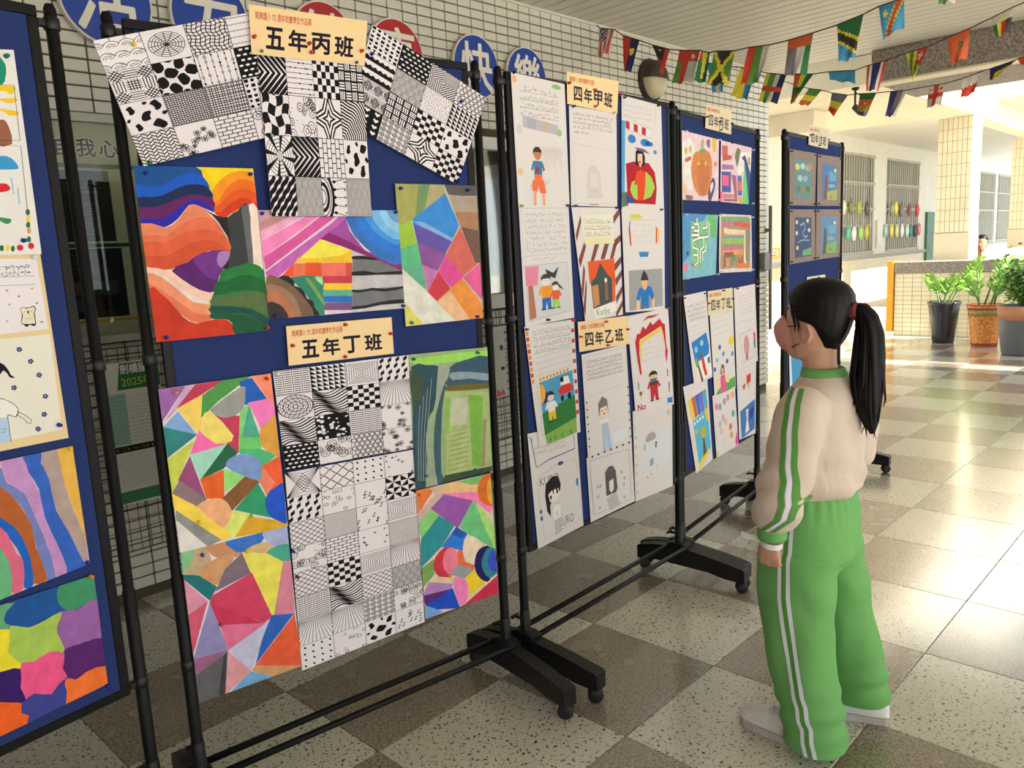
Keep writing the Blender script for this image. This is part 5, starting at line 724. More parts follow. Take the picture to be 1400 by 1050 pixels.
{"n":"story_sheet","l":"story sheet with two ponytailed girls beside a pink tree","c":"drawing","b":2,"p":[218,212,212],"paint":0,"off":1.4,"g":"hand-written sheets on the boards","k":[["s",7,[130,124,122],[85,1515,311,1518,308,1659,83,1656],0],["l",[120,120,130],0.8,[68,1668,316,1671,326,1510,72,1506,68,1668]],["l",[90,120,180],1,[111,1490,137,1499,164,1487,191,1500,224,1488,246,1501]],["p",[206,206,212],[75,1473,309,1478,316,1301,82,1282]],["p",[225,135,160],[75,1469,148,1471,138,1404,78,1403]],["p",[178,118,92],[86,1403,112,1404,124,1292,87,1286]],["l",[70,70,75],1,[75,1473,309,1478,316,1301,82,1282,75,1473]],["p",[236,228,222],[204,1418,200,1408,189,1402,175,1401,163,1407,159,1417,163,1428,174,1434,188,1434,200,1428]],["p",[70,66,66],[155,1416,156,1431,172,1441,192,1441,208,1430,207,1417,200,1425,165,1424]],["p",[235,150,50],[154,1398,209,1399,226,1374,212,1368,207,1382,207,1358,158,1356,157,1381,150,1367,139,1372]],["p",[40,110,190],[158,1356,207,1358,208,1321,190,1320,183,1343,176,1320,158,1320]],["p",[60,50,48],[153,1320,178,1320,178,1315,153,1314]],["p",[60,50,48],[188,1320,213,1321,213,1316,188,1315]],["p",[25,24,28],[175,1418,175,1417,173,1416,171,1416,170,1417,169,1418,170,1419,171,1419,173,1419,175,1419]],["p",[25,24,28],[192,1418,192,1417,190,1416,188,1416,187,1417,186,1418,187,1419,188,1420,190,1420,192,1419]],["l",[150,50,50],0.8,[176,1409,187,1409]],["p",[236,228,222],[252,1395,249,1387,240,1382,229,1382,220,1386,216,1394,220,1402,228,1407,240,1407,249,1402]],["p",[70,66,66],[214,1392,214,1404,227,1412,243,1412,255,1404,254,1393,248,1400,222,1399]],["p",[225,100,60],[213,1379,256,1380,269,1361,258,1356,255,1367,254,1348,216,1347,215,1366,210,1355,201,1359]],["p",[150,215,90],[216,1347,254,1348,256,1320,241,1320,235,1337,230,1320,216,1319]],["p",[60,50,48],[212,1319,232,1320,232,1316,212,1315]],["p",[60,50,48],[239,1320,259,1320,259,1316,239,1316]],["p",[25,24,28],[229,1394,229,1393,228,1393,226,1393,225,1393,225,1394,225,1395,226,1395,228,1395,229,1395]],["p",[25,24,28],[243,1394,242,1394,241,1393,240,1393,239,1394,238,1394,239,1395,240,1396,241,1396,242,1395]],["l",[150,50,50],0.8,[230,1388,239,1388]],["p",[70,66,66],[181,1459,225,1443,258,1464,236,1423,192,1434]],["p",[70,66,66],[237,1411,265,1395,283,1379,254,1390]]],"pins":[["lime",68,1675],["black",319,1679],["black",181,1279],["red",324,1263]],"q":[62,1265,338,1272,328,1679,57,1676]},
{"n":"story_sheet","l":"pale pencil story sheet with a faint long haired figure below the class sign","c":"drawing","b":2,"p":[218,212,212],"paint":0,"off":1,"g":"hand-written sheets on the boards","k":[["s",4,[60,58,60],[374,1953,620,1952,622,2011,375,2012],0],["s",1,[60,58,60],[373,1936,464,1936,464,1946,374,1946],0],["l",[170,165,165],1,[372,1901,618,1886,614,1687,372,1689,372,1901]],["l",[185,180,180],1,[388,1880,391,1871]],["l",[185,180,180],1,[402,1848,404,1840]],["l",[185,180,180],1,[415,1817,417,1808]],["l",[185,180,180],1,[428,1785,430,1776]],["l",[185,180,180],1,[441,1753,444,1744]],["l",[185,180,180],1,[455,1721,457,1712]],["l",[185,180,180],1,[474,1880,476,1871]],["l",[185,180,180],1,[487,1848,490,1839]],["l",[185,180,180],1,[501,1816,504,1807]],["l",[185,180,180],1,[515,1784,517,1775]],["l",[185,180,180],1,[528,1752,531,1743]],["l",[185,180,180],1,[542,1720,545,1711]],["l",[185,180,180],1,[562,1879,565,1870]],["l",[185,180,180],1,[577,1847,579,1838]],["l",[185,180,180],1,[591,1815,594,1806]],["l",[185,180,180],1,[605,1783,608,1774]],["l",[150,146,146],1,[378,1926,378,1917]],["l",[150,146,146],1,[399,1924,399,1915]],["l",[150,146,146],1,[420,1922,420,1913]],["l",[150,146,146],1,[442,1920,441,1911]],["l",[150,146,146],1,[463,1918,463,1909]],["l",[150,146,146],1,[485,1916,484,1907]],["l",[150,146,146],1,[507,1914,506,1906]],["l",[150,146,146],1,[529,1912,529,1904]],["l",[150,146,146],1,[551,1910,551,1902]],["l",[150,146,146],1,[574,1909,574,1900]],["l",[150,146,146],1,[597,1907,597,1898]],["p",[206,200,199],[448,1799,472,1827,507,1826,530,1791,545,1706,440,1707]],["p",[214,207,204],[465,1799,512,1798,511,1749,464,1749]],["l",[130,125,125],1,[469,1735,504,1734]],["p",[205,140,140],[456,1687,515,1686,514,1681,456,1682]]],"pins":[["navy",375,2028],["cream",624,2028],["darkgreen",366,1678],["navy",626,1673]],"q":[345,1679,636,1676,648,2028,354,2030]},
{"n":"story_sheet","l":"story sheet with a theatre curtain and brown diagonal stripes","c":"drawing","b":2,"p":[218,212,212],"paint":0,"off":1.4,"g":"hand-written sheets on the boards","k":[["p",[125,75,62],[364,1575,399,1649,402,1624,370,1550]],["p",[125,75,62],[376,1483,421,1558,424,1529,386,1453]],["p",[125,75,62],[396,1302,417,1415,421,1380,406,1267]],["p",[125,75,62],[447,1470,480,1537,508,1537,469,1470]],["p",[125,75,62],[513,1479,543,1537,573,1537,541,1479]],["p",[125,75,62],[575,1479,602,1537,627,1537,598,1479]],["p",[125,75,62],[606,1641,650,1674,650,1649,606,1612]],["p",[125,75,62],[608,1550,651,1571,651,1546,609,1521]],["p",[125,75,62],[605,1458,652,1487,652,1462,606,1428]],["p",[125,75,62],[607,1399,652,1433,652,1413,652,1408,608,1369]],["p",[125,75,62],[609,1331,652,1370,652,1353,652,1344,610,1301]],["p",[125,75,62],[606,1267,653,1314,653,1304,653,1289,616,1254,606,1254]],["p",[125,75,62],[387,1372,405,1466,414,1440,396,1337]],["p",[226,222,206],[397,1645,599,1649,602,1542,418,1537]],["p",[226,218,170],[416,1558,602,1562,602,1542,418,1537]],["s",3,[80,78,80],[420,1566,589,1566,587,1637,412,1637],1],["p",[70,82,80],[437,1470,602,1475,599,1314,459,1294]],["p",[222,92,50],[431,1474,604,1479,607,1390,561,1416,508,1466,480,1415,440,1389]],["p",[222,92,50],[584,1416,606,1407,604,1314,583,1314]],["p",[198,140,90],[452,1381,493,1385,500,1308,463,1299]],["p",[150,100,80],[536,1390,552,1390,558,1322,538,1322]],["p",[232,228,224],[459,1294,604,1314,605,1275,468,1255]],["t","Kadie",[110,160,120],0.0,[479,1266,564,1268,563,1294,476,1292]],["p",[232,215,190],[553,1398,551,1393,547,1390,541,1390,536,1393,534,1398,535,1404,540,1407,546,1407,550,1404]]],"pins":[["navy",645,1672]],"q":[404,1250,653,1255,650,1674,345,1674]},
{"n":"story_sheet","l":"story sheet with a woman in red with green wings under blue clouds","c":"drawing","b":2,"p":[218,212,212],"paint":0,"off":1,"g":"hand-written sheets on the boards","k":[["p",[80,160,205],[681,2007,706,2006,688,1714,667,1714,678,1936]],["p",[96,118,82],[668,1732,709,1736,713,1683,666,1675]],["s",3,[165,160,160],[698,2019,895,2013,895,2071,701,2078],0],["l",[120,116,116],0.9,[699,2091,698,2027,910,1983,922,2000,922,2075]],["p",[185,50,60],[709,2008,736,2004,735,1975,708,1979]],["p",[228,220,216],[736,2004,764,2000,763,1972,735,1975]],["p",[185,50,60],[764,2000,793,1997,792,1968,763,1972]],["p",[228,220,216],[793,1997,821,1993,821,1964,792,1968]],["p",[185,50,60],[821,1993,851,1989,850,1960,821,1964]],["p",[228,220,216],[851,1989,880,1985,880,1957,850,1960]],["l",[120,70,70],0.8,[707,1976,895,1952]],["p",[50,125,195],[777,1940,771,1930,756,1925,739,1925,725,1932,720,1942,726,1952,740,1957,758,1957,772,1950]],["p",[50,125,195],[880,1931,873,1923,855,1918,833,1918,815,1924,809,1933,816,1942,833,1947,855,1946,873,1940]],["p",[50,125,195],[904,1929,899,1923,883,1919,865,1920,850,1924,844,1930,850,1936,865,1940,883,1939,899,1935]],["p",[178,30,48],[702,1844,760,1855,868,1853,911,1818,924,1754,912,1689,755,1692,708,1722]],["p",[50,80,150],[697,1731,756,1704,755,1692,701,1692]],["p",[165,200,85],[843,1820,886,1797,911,1758,880,1720,817,1704,824,1773]],["p",[165,200,85],[740,1774,782,1790,780,1704,750,1713,727,1744]],["p",[220,75,40],[776,1816,807,1824,843,1815,836,1755,823,1704,780,1704,787,1765,757,1765]],["p",[28,26,28],[771,1842,773,1894,796,1910,826,1901,840,1875,837,1841]],["p",[228,190,160],[787,1885,820,1888,822,1854,804,1833,786,1859]],["p",[120,90,140],[762,1911,835,1907,880,1889,790,1900]],["p",[200,60,70],[810,1854,808,1851,804,1850,798,1850,794,1852,792,1855,794,1858,798,1859,804,1859,808,1857]],["p",[90,140,190],[931,1898,928,1894,921,1891,913,1891,906,1894,903,1899,906,1904,913,1907,921,1907,928,1904]]],"pins":[["black",700,2092],["black",942,2085],["magenta",673,2101]],"q":[665,1671,978,1667,970,2089,686,2100]},
{"n":"story_sheet","l":"story sheet with a boy in blue on a grey ground","c":"drawing","b":2,"p":[218,212,212],"paint":0,"off":1.4,"g":"hand-written sheets on the boards","k":[["s",4,[190,184,182],[730,1533,884,1530,885,1613,729,1614],0],["l",[190,140,60],1.4,[717,1626,904,1625]],["p",[60,130,180],[717,1622,723,1622,718,1582,708,1590]],["p",[205,70,50],[708,1590,720,1590,727,1525,718,1525]],["p",[200,80,50],[910,1604,920,1588,916,1529,906,1530]],["p",[230,180,70],[924,1604,936,1579,929,1538,919,1534]],["p",[60,130,190],[778,1499,852,1497,846,1477,785,1478]],["p",[205,200,60],[723,1646,784,1650,815,1634,723,1630]],["p",[158,158,158],[702,1427,953,1424,954,1266,699,1265]],["p",[232,190,150],[756,1317,780,1316,774,1264,751,1265]],["p",[232,190,150],[864,1313,888,1312,888,1265,870,1266]],["p",[38,118,190],[773,1350,803,1359,833,1358,864,1353,888,1312,870,1295,846,1322,845,1265,786,1265,785,1324,774,1299,750,1309]],["p",[228,178,130],[791,1382,840,1381,833,1352,815,1340,797,1353]],["p",[58,54,56],[785,1383,797,1407,812,1424,833,1406,846,1381]]],"pins":[["darkgreen",949,1668],["orange",794,1272],["red",987,1253]],"q":[672,1262,969,1248,978,1670,663,1671]},
{"n":"story_sheet","l":"story sheet with a girl on green grass under a red car in the sky","c":"drawing","b":2,"p":[218,212,212],"paint":0,"off":2,"g":"hand-written sheets on the boards","k":[["s",4,[105,100,100],[102,1164,314,1166,310,1254,92,1253],1],["l",[140,136,134],0.8,[103,1151,314,1161]],["l",[140,136,134],0.8,[106,1130,314,1140]],["l",[140,136,134],0.8,[108,1108,315,1119]],["l",[140,136,134],0.8,[110,1086,316,1097]],["p",[225,150,60],[59,1249,74,1249,76,1234,60,1234]],["p",[190,70,60],[314,1233,331,1234,332,1219,314,1219]],["l",[90,86,86],1,[99,1051,112,1051,106,1038]],["p",[200,80,60],[61,1228,77,1228,78,1213,63,1213]],["p",[190,70,60],[315,1195,333,1195,333,1181,316,1180]],["l",[90,86,86],1,[102,1029,114,1030,108,1016]],["p",[225,150,60],[64,1206,79,1206,81,1192,65,1191]],["p",[190,70,60],[317,1157,334,1157,334,1142,317,1142]],["l",[90,86,86],1,[104,1007,116,1008,111,994]],["p",[200,80,60],[66,1185,82,1185,83,1170,68,1170]],["p",[190,70,60],[318,1119,335,1119,336,1104,319,1104]],["l",[90,86,86],1,[107,985,119,986,113,972]],["p",[225,150,60],[69,1164,84,1164,86,1149,70,1148]],["p",[190,70,60],[320,1080,337,1080,337,1065,320,1065]],["l",[90,86,86],1,[109,963,121,963,116,950]],["p",[200,80,60],[71,1142,86,1142,88,1127,73,1127]],["p",[190,70,60],[321,1041,338,1041,338,1026,322,1026]],["l",[90,86,86],1,[112,941,124,941,118,928]],["p",[225,150,60],[74,1120,89,1121,91,1106,76,1105]],["p",[190,70,60],[323,1002,339,1002,340,987,324,987]],["l",[90,86,86],1,[114,919,126,919,120,905]],["p",[200,80,60],[76,1099,91,1099,93,1084,78,1084]],["p",[190,70,60],[325,963,341,963,341,948,325,948]],["l",[90,86,86],1,[117,896,129,896,123,883]],["p",[225,150,60],[79,1077,94,1077,96,1062,81,1062]],["p",[190,70,60],[326,924,342,924,343,908,327,908]],["l",[90,86,86],1,[119,874,131,874,126,860]],["p",[80,155,195],[121,1060,312,1080,321,985,130,946]],["p",[50,120,60],[130,946,321,985,327,897,140,861]],["p",[130,175,85],[139,865,325,897,327,840,270,833,150,829]],["p",[238,170,60],[122,1052,139,1052,152,1026,145,990,127,981]],["p",[215,150,60],[133,1071,133,1067,130,1065,126,1065,122,1067,121,1071,122,1075,124,1078,128,1078,132,1075]],["p",[215,150,60],[152,1073,151,1069,148,1066,145,1066,141,1069,140,1073,140,1077,143,1079,147,1079,151,1077]],["p",[215,150,60],[171,1074,170,1070,168,1068,164,1068,160,1070,158,1074,159,1078,162,1081,166,1081,170,1078]],["p",[215,150,60],[191,1076,190,1072,187,1069,183,1069,179,1072,178,1076,179,1080,182,1082,186,1082,189,1080]],["p",[215,150,60],[210,1077,209,1073,206,1071,202,1071,199,1073,197,1077,198,1081,201,1084,205,1084,209,1082]],["p",[215,150,60],[230,1079,229,1075,226,1072,222,1072,218,1075,217,1079,218,1083,221,1085,225,1086,228,1083]],["p",[215,150,60],[250,1080,249,1076,246,1074,242,1074,238,1076,237,1080,238,1084,241,1087,245,1087,248,1084]],["p",[215,150,60],[270,1082,269,1078,266,1075,262,1075,258,1078,257,1082,258,1086,261,1088,265,1088,269,1086]],["p",[215,150,60],[291,1084,290,1080,286,1077,282,1077,278,1079,277,1083,278,1087,281,1090,286,1090,289,1088]],["p",[205,60,55],[224,1014,244,1031,292,1036,314,1019,304,1002,236,996]],["p",[236,232,230],[242,1062,285,1062,297,1034,239,1031]],["p",[25,24,28],[256,984,255,976,251,972,245,972,240,976,238,983,239,990,244,995,249,995,254,991]],["p",[25,24,28],[300,986,298,979,293,974,286,974,281,978,278,986,280,994,285,999,292,999,297,994]],["p",[25,24,28],[258,1053,257,1047,252,1043,245,1043,240,1047,237,1053,239,1059,244,1063,250,1064,256,1060]],["p",[232,215,205],[199,1000,196,991,187,985,175,985,165,990,160,999,163,1008,172,1014,184,1014,194,1009]],["p",[52,46,46],[157,998,157,1012,170,1020,187,1021,201,1011,201,999,194,1006,165,1006]],["p",[228,226,226],[158,982,204,983,220,960,208,956,204,968,204,946,164,945,161,967,157,954,147,959]],["p",[225,195,50],[164,945,204,946,208,914,193,913,185,933,182,913,167,913]],["p",[60,50,48],[163,913,183,913,184,908,163,908]],["p",[60,50,48],[191,913,212,914,212,909,191,909]],["p",[25,24,28],[174,1000,174,999,173,998,171,998,170,999,169,1000,170,1000,171,1001,172,1001,174,1001]],["p",[25,24,28],[189,1000,188,999,187,998,186,998,184,999,184,1000,184,1001,185,1001,187,1001,188,1001]],["l",[150,50,50],0.8,[175,992,185,992]],["p",[52,46,46],[157,1026,149,999,136,981,156,982,168,1008]],["p",[30,85,40],[162,852,170,834,175,862,170,844]],["p",[30,85,40],[190,853,199,835,204,863,198,844]],["p",[30,85,40],[229,854,238,837,243,864,237,846]],["p",[30,85,40],[283,856,292,838,298,865,291,847]]],"pins":[["purple",61,1257]],"q":[106,828,348,836,333,1267,54,1266]},
{"n":"story_sheet","l":"story sheet with a black haired girl lettered KURO","c":"drawing","b":2,"p":[218,212,212],"paint":0,"off":1,"g":"hand-written sheets on the boards","k":[["s",2,[140,136,138],[79,803,258,796,256,837,76,845],1],["l",[70,60,140],4,[64,867,87,756,161,770,312,778,304,867]],["l",[60,130,170],3,[53,876,69,866,68,837]],["l",[90,86,88],1,[90,717,191,740,317,741,339,496,116,477,85,709]],["t","KURO",[110,106,106],-0.005,[102,682,211,681,209,710,100,713]],["t","KURO",[110,106,106],-0.005,[200,497,290,499,288,533,198,531]],["p",[90,60,140],[241,741,238,737,230,734,219,734,211,737,207,742,210,746,219,749,229,748,238,745]],["p",[38,36,38],[134,682,171,703,204,698,220,664,214,639,181,630,154,596,156,552,136,578,127,639]],["p",[234,226,222],[145,639,169,652,205,651,209,622,183,605,155,609]],["p",[38,36,38],[143,639,163,665,176,630,179,664,197,639,206,673,219,647,211,689,156,686]],["p",[234,230,232],[163,579,189,596,217,583,214,536,171,531]],["p",[192,188,190],[177,531,214,536,212,480,180,474]],["l",[60,56,58],1,[163,579,189,596,217,583,214,536,171,531,163,579]],["l",[60,56,58],1,[177,531,180,474]],["l",[60,56,58],1,[214,536,212,480]],["l",[70,50,120],1.6,[182,566,189,549,196,566,192,540]],["p",[60,110,160],[109,587,108,582,104,579,99,579,95,582,93,587,94,592,98,595,103,595,107,592]],["p",[60,110,160],[111,561,110,556,106,552,101,552,97,556,95,561,96,566,100,569,105,569,109,566]],["p",[50,130,180],[326,646,325,636,322,630,317,630,313,636,312,646,312,656,316,662,320,662,324,656]],["p",[25,24,28],[165,626,164,621,162,618,158,618,156,621,154,626,155,631,158,634,161,634,164,631]],["p",[25,24,28],[203,639,202,634,199,631,196,631,193,634,192,639,192,644,195,647,198,647,201,644]]],"q":[76,453,349,462,327,874,47,888]},
{"n":"story_sheet","l":"story sheet with a girl in pale blue dungarees below the middle class sign","c":"drawing","b":2,"p":[218,212,212],"paint":0,"off":1.2,"g":"hand-written sheets on the boards","k":[["s",5,[62,60,62],[406,1023,645,1025,640,1109,403,1104],1],["l",[140,136,136],0.8,[391,1116,659,1122,666,978,409,958,391,1116]],["p",[210,204,200],[531,898,526,873,511,858,491,859,474,874,466,899,472,924,487,938,507,938,524,923]],["p",[120,116,112],[471,865,468,924,496,949,527,932,539,864,528,898,481,899]],["p",[232,208,196],[481,903,525,907,524,864,488,865]],["p",[228,224,222],[477,857,536,856,532,813,485,815]],["p",[172,190,222],[487,840,531,839,552,727,525,724,513,788,513,724,492,725]],["p",[60,58,60],[497,890,496,888,494,887,492,887,490,888,490,890,490,892,492,894,494,893,496,892]],["p",[60,58,60],[520,892,520,890,518,889,516,889,514,890,513,892,514,894,516,895,518,895,520,894]],["p",[190,80,80],[511,877,510,874,508,873,504,873,502,874,500,878,501,880,504,882,507,882,510,880]],["p",[50,48,52],[400,941,400,939,398,937,395,937,393,939,392,941,393,944,395,945,397,945,399,944]],["p",[50,48,52],[679,956,678,954,676,952,672,952,670,954,669,956,670,959,672,961,675,961,678,959]],["p",[50,48,52],[402,912,401,910,399,908,396,908,394,910,393,912,394,915,396,916,398,916,401,915]],["p",[50,48,52],[680,922,680,920,677,918,674,918,672,920,671,922,672,925,674,926,677,926,679,925]],["p",[50,48,52],[403,883,402,881,400,879,398,879,395,881,394,883,395,886,397,887,400,887,402,886]],["p",[50,48,52],[682,888,681,885,679,884,676,884,674,885,673,888,673,890,676,892,679,892,681,890]],["p",[50,48,52],[404,854,403,852,401,850,399,850,397,852,396,854,396,857,398,858,401,858,403,857]],["p",[50,48,52],[684,853,683,850,681,849,678,849,676,850,674,853,675,856,678,857,680,857,683,855]],["p",[50,48,52],[405,825,405,822,403,821,400,821,398,823,397,825,398,828,400,829,402,829,404,828]],["p",[50,48,52],[686,818,685,816,683,814,680,814,677,816,676,818,677,821,679,822,682,822,685,821]],["p",[50,48,52],[407,796,406,793,404,792,401,792,399,793,398,796,399,798,401,800,404,800,406,798]],["p",[50,48,52],[688,783,687,780,685,779,682,779,679,781,678,783,679,786,681,787,684,787,687,786]],["p",[50,48,52],[408,766,407,764,405,762,403,762,400,764,400,767,400,769,402,770,405,770,407,769]],["p",[50,48,52],[690,748,689,745,686,744,684,744,681,746,680,748,681,751,683,752,686,752,689,750]],["p",[50,48,52],[426,721,425,718,422,717,418,717,415,719,414,722,415,725,418,726,422,726,424,724]],["p",[50,48,52],[466,722,465,719,462,717,459,717,456,719,454,722,455,725,458,727,462,727,465,725]],["p",[50,48,52],[507,722,506,719,503,718,500,718,496,720,495,723,496,726,499,728,503,727,506,725]],["p",[50,48,52],[549,723,548,720,545,718,541,718,538,720,537,723,538,726,541,728,544,728,548,726]],["p",[50,48,52],[592,723,591,720,588,718,584,719,581,721,579,724,580,727,583,728,587,728,590,726]],["p",[50,48,52],[635,724,634,721,631,719,627,719,624,721,623,724,624,727,627,729,631,729,634,727]],["p",[50,48,52],[680,724,679,721,676,719,672,719,668,722,667,725,668,728,671,730,675,729,678,727]],["l",[70,68,70],0.8,[396,945,406,724,686,726,673,965]],["l",[190,186,184],0.8,[556,948,602,957]],["p",[214,222,228],[558,787,657,793,659,749,566,744]]],"pins":[["navy",676,1125]],"q":[392,716,694,704,671,1135,374,1128]},
{"n":"story_sheet","l":"pencil portrait sheet of a girl with long loose hair in a ruled frame","c":"drawing","b":2,"p":[218,212,212],"paint":0,"off":0.8,"g":"hand-written sheets on the boards","k":[["l",[110,106,106],1.6,[401,708,671,698,681,483,424,482,401,708]],["l",[150,146,146],3,[401,708,416,482]],["l",[150,146,146],3,[671,694,681,488]],["p",[96,92,92],[505,539,500,637,523,656,554,655,574,629,584,554,573,538]],["p",[226,220,216],[526,595,557,600,559,559,541,544,525,560]],["p",[190,184,182],[505,529,573,538,601,478,526,472]],["p",[176,170,170],[456,592,454,587,451,584,446,585,442,588,441,592,442,597,446,599,450,599,454,596]],["p",[176,170,170],[474,591,472,587,469,584,464,584,460,587,458,592,460,596,463,599,468,599,472,596]],["p",[176,170,170],[621,613,620,608,616,606,611,606,607,609,605,613,607,618,610,620,615,620,620,617]],["p",[176,170,170],[642,582,641,578,637,576,632,576,628,578,626,583,627,587,631,590,636,590,640,587]],["p",[176,170,170],[637,558,635,553,632,551,626,551,622,554,621,558,622,562,626,565,631,565,635,562]],["p",[176,170,170],[458,550,456,546,453,543,448,543,444,546,443,550,444,555,448,558,452,558,456,555]],["p",[176,170,170],[466,503,465,498,461,496,457,496,453,498,451,503,452,508,456,510,460,510,464,508]],["p",[176,170,170],[639,503,638,498,634,496,629,496,625,498,623,503,625,507,628,510,633,510,638,507]],["l",[62,58,60],1,[506,636,507,550]],["l",[62,58,60],1,[513,636,515,549]],["l",[62,58,60],1,[519,636,522,549]],["l",[62,58,60],1,[526,636,529,549]],["l",[62,58,60],1,[554,635,559,549]],["l",[62,58,60],1,[560,635,566,549]],["l",[80,60,60],0.8,[534,564,550,564]],["l",[120,116,116],1,[518,524,532,488,542,524,560,488,573,528]]],"q":[396,460,705,464,694,707,383,724]},
{"n":"story_sheet","l":"story sheet framed in red flames with a masked boy in red","c":"drawing","b":2,"p":[218,212,212],"paint":0,"off":1.6,"g":"hand-written sheets on the boards","k":[["s",5,[180,174,174],[779,1041,939,1042,929,1160,767,1158],0],["p",[190,40,48],[734,1132,749,1166,772,1166,794,1195,814,1179,854,1208,868,1192,924,1214,945,1193,965,1185,972,1101,985,1067,973,1016,963,1059,967,1084,949,1152,933,1181,840,1158,769,1141,763,1083,778,999,767,990,748,1057]],["p",[232,200,70],[764,1133,841,1154,934,1176,949,1143,954,1092,944,1126,929,1160,842,1138,777,1124,779,1041,772,1058]],["p",[190,40,48],[786,1212,833,1233,929,1233,866,1223,834,1223]],["p",[236,200,110],[892,973,888,963,874,956,857,956,842,963,836,973,840,984,854,990,871,990,886,984]],["p",[46,40,38],[832,971,832,987,851,997,876,997,896,986,896,971,886,980,844,980]],["p",[190,45,58],[832,954,900,953,923,926,906,921,899,935,900,910,841,910,837,936,830,921,816,927]],["p",[190,45,58],[841,910,900,910,905,872,882,872,872,896,865,872,843,872]],["p",[60,50,48],[838,872,868,872,869,867,838,867]],["p",[60,50,48],[879,872,910,872,911,866,880,867]],["p",[25,24,28],[856,973,856,972,854,971,852,971,850,972,849,973,850,974,852,975,854,975,856,974]],["p",[25,24,28],[878,973,877,972,875,971,873,971,871,972,870,973,871,974,873,975,875,975,877,974]],["l",[150,50,50],0.8,[858,964,872,964]],["p",[60,120,170],[835,965,896,965,885,947,848,948]],["p",[100,55,60],[830,952,903,952,892,935,844,935]],["t","No",[200,50,60],0.03,[742,843,805,842,802,870,739,871]],["p",[50,130,190],[974,861,1018,860,1017,834,976,839]],["p",[140,90,70],[756,922,780,922,775,905,761,905]],["p",[232,215,120],[764,905,775,905,777,888,766,888]],["p",[120,110,100],[745,973,756,956,755,931,750,931]],["p",[130,60,60],[975,990,982,990,985,956,978,956]],["p",[130,60,60],[987,930,996,930,994,886,987,887]]],"pins":[["red",674,1194]],"q":[726,828,1028,825,993,1253,681,1246]},
{"n":"story_sheet","l":"very pale pencil sheet with a frowning pigtailed girl, bottom right of its board","c":"drawing","b":2,"p":[218,212,212],"paint":0,"off":1,"g":"hand-written sheets on the boards","k":[["p",[212,216,224],[795,731,981,738,986,569,796,560]],["s",4,[206,200,198],[741,772,982,760,982,817,741,829],0],["p",[168,160,158],[795,708,813,730,861,735,880,712,870,700,807,695]],["p",[150,144,146],[786,692,795,692,792,661,786,665]],["p",[90,84,86],[874,689,886,684,880,658,870,662]],["p",[158,156,162],[825,613,855,620,855,589,825,586]],["l",[110,104,104],0.9,[813,688,831,679]],["l",[110,104,104],0.9,[843,680,858,686]],["p",[214,160,140],[840,667,839,665,838,664,836,664,834,665,834,667,834,669,836,670,838,670,839,669]],["p",[214,206,120],[895,576,893,572,888,570,883,570,878,573,876,577,878,580,883,582,888,582,893,580]],["p",[190,140,120],[813,543,812,541,809,539,806,539,803,541,801,544,803,546,806,548,809,548,812,546]],["p",[190,150,120],[843,550,842,548,839,547,835,547,832,548,831,551,832,553,835,554,839,554,842,553]],["p",[214,200,140],[732,772,731,768,726,766,721,766,717,769,715,773,717,777,721,779,726,779,731,776]],["p",[180,200,170],[733,734,731,729,727,727,722,727,717,730,716,734,717,738,721,741,727,740,731,738]],["p",[222,180,150],[733,695,732,691,727,688,722,688,718,691,716,695,718,699,722,702,727,702,732,699]],["p",[214,200,140],[734,656,732,652,728,649,722,649,718,652,716,656,718,660,722,663,728,663,732,660]],["p",[180,200,170],[734,616,732,612,728,610,723,610,718,613,717,617,718,621,723,624,728,623,732,621]],["p",[222,180,150],[734,577,733,573,728,571,723,571,719,574,717,578,719,582,723,584,728,584,733,581]],["p",[214,200,140],[735,538,733,534,729,531,724,531,719,534,718,538,719,542,723,545,729,545,733,542]],["p",[180,200,170],[735,498,734,494,729,492,724,492,720,494,718,499,720,503,724,505,729,505,733,502]],["p",[205,185,165],[969,806,999,812,998,782,972,783]]],"q":[710,459,1009,453,1015,834,706,850]},
{"n":"class_sign","l":"cream paper class sign reading 四年甲班 at the top of the third board","c":"sign","b":2,"p":[238,208,158],"paint":0,"off":2.4,"g":"class name signs on the boards","k":[["t","南興國小 72 週年校慶學生作品展",[190,60,45],0.01,[358,2112,504,2113,506,2132,358,2130]],["t","四",[58,52,58],0.03,[379,2048,428,2047,430,2099,381,2099]],["t","年",[58,52,58],0.03,[438,2047,488,2046,492,2099,441,2099]],["t","甲",[58,52,58],0.03,[499,2046,551,2045,556,2099,503,2099]],["t","班",[58,52,58],0.03,[562,2045,615,2044,622,2099,567,2099]]],"pins":[["red",350,2104],["red",502,2098],["red",503,2040]],"q":[341,2033,648,2026,664,2148,344,2143]},
{"n":"class_sign","l":"cream paper class sign reading 四年乙班 in the middle of the third board","c":"sign","b":2,"p":[238,208,158],"paint":0,"off":2.6,"g":"class name signs on the boards","k":[["t","南興國小 72 週年校慶學生作品展",[190,60,45],0.01,[370,1222,521,1219,520,1238,370,1240]],["t","四",[58,52,58],0.03,[396,1156,449,1155,446,1207,395,1208]],["t","年",[58,52,58],0.03,[460,1154,514,1153,510,1206,457,1207]],["t","乙",[58,52,58],0.03,[525,1153,581,1152,576,1204,522,1206]],["t","班",[58,52,58],0.03,[593,1151,650,1150,644,1203,588,1204]]],"pins":[["red",364,1198],["red",528,1239],["red",674,1194],["red",535,1146]],"q":[357,1141,689,1133,676,1248,354,1254]},
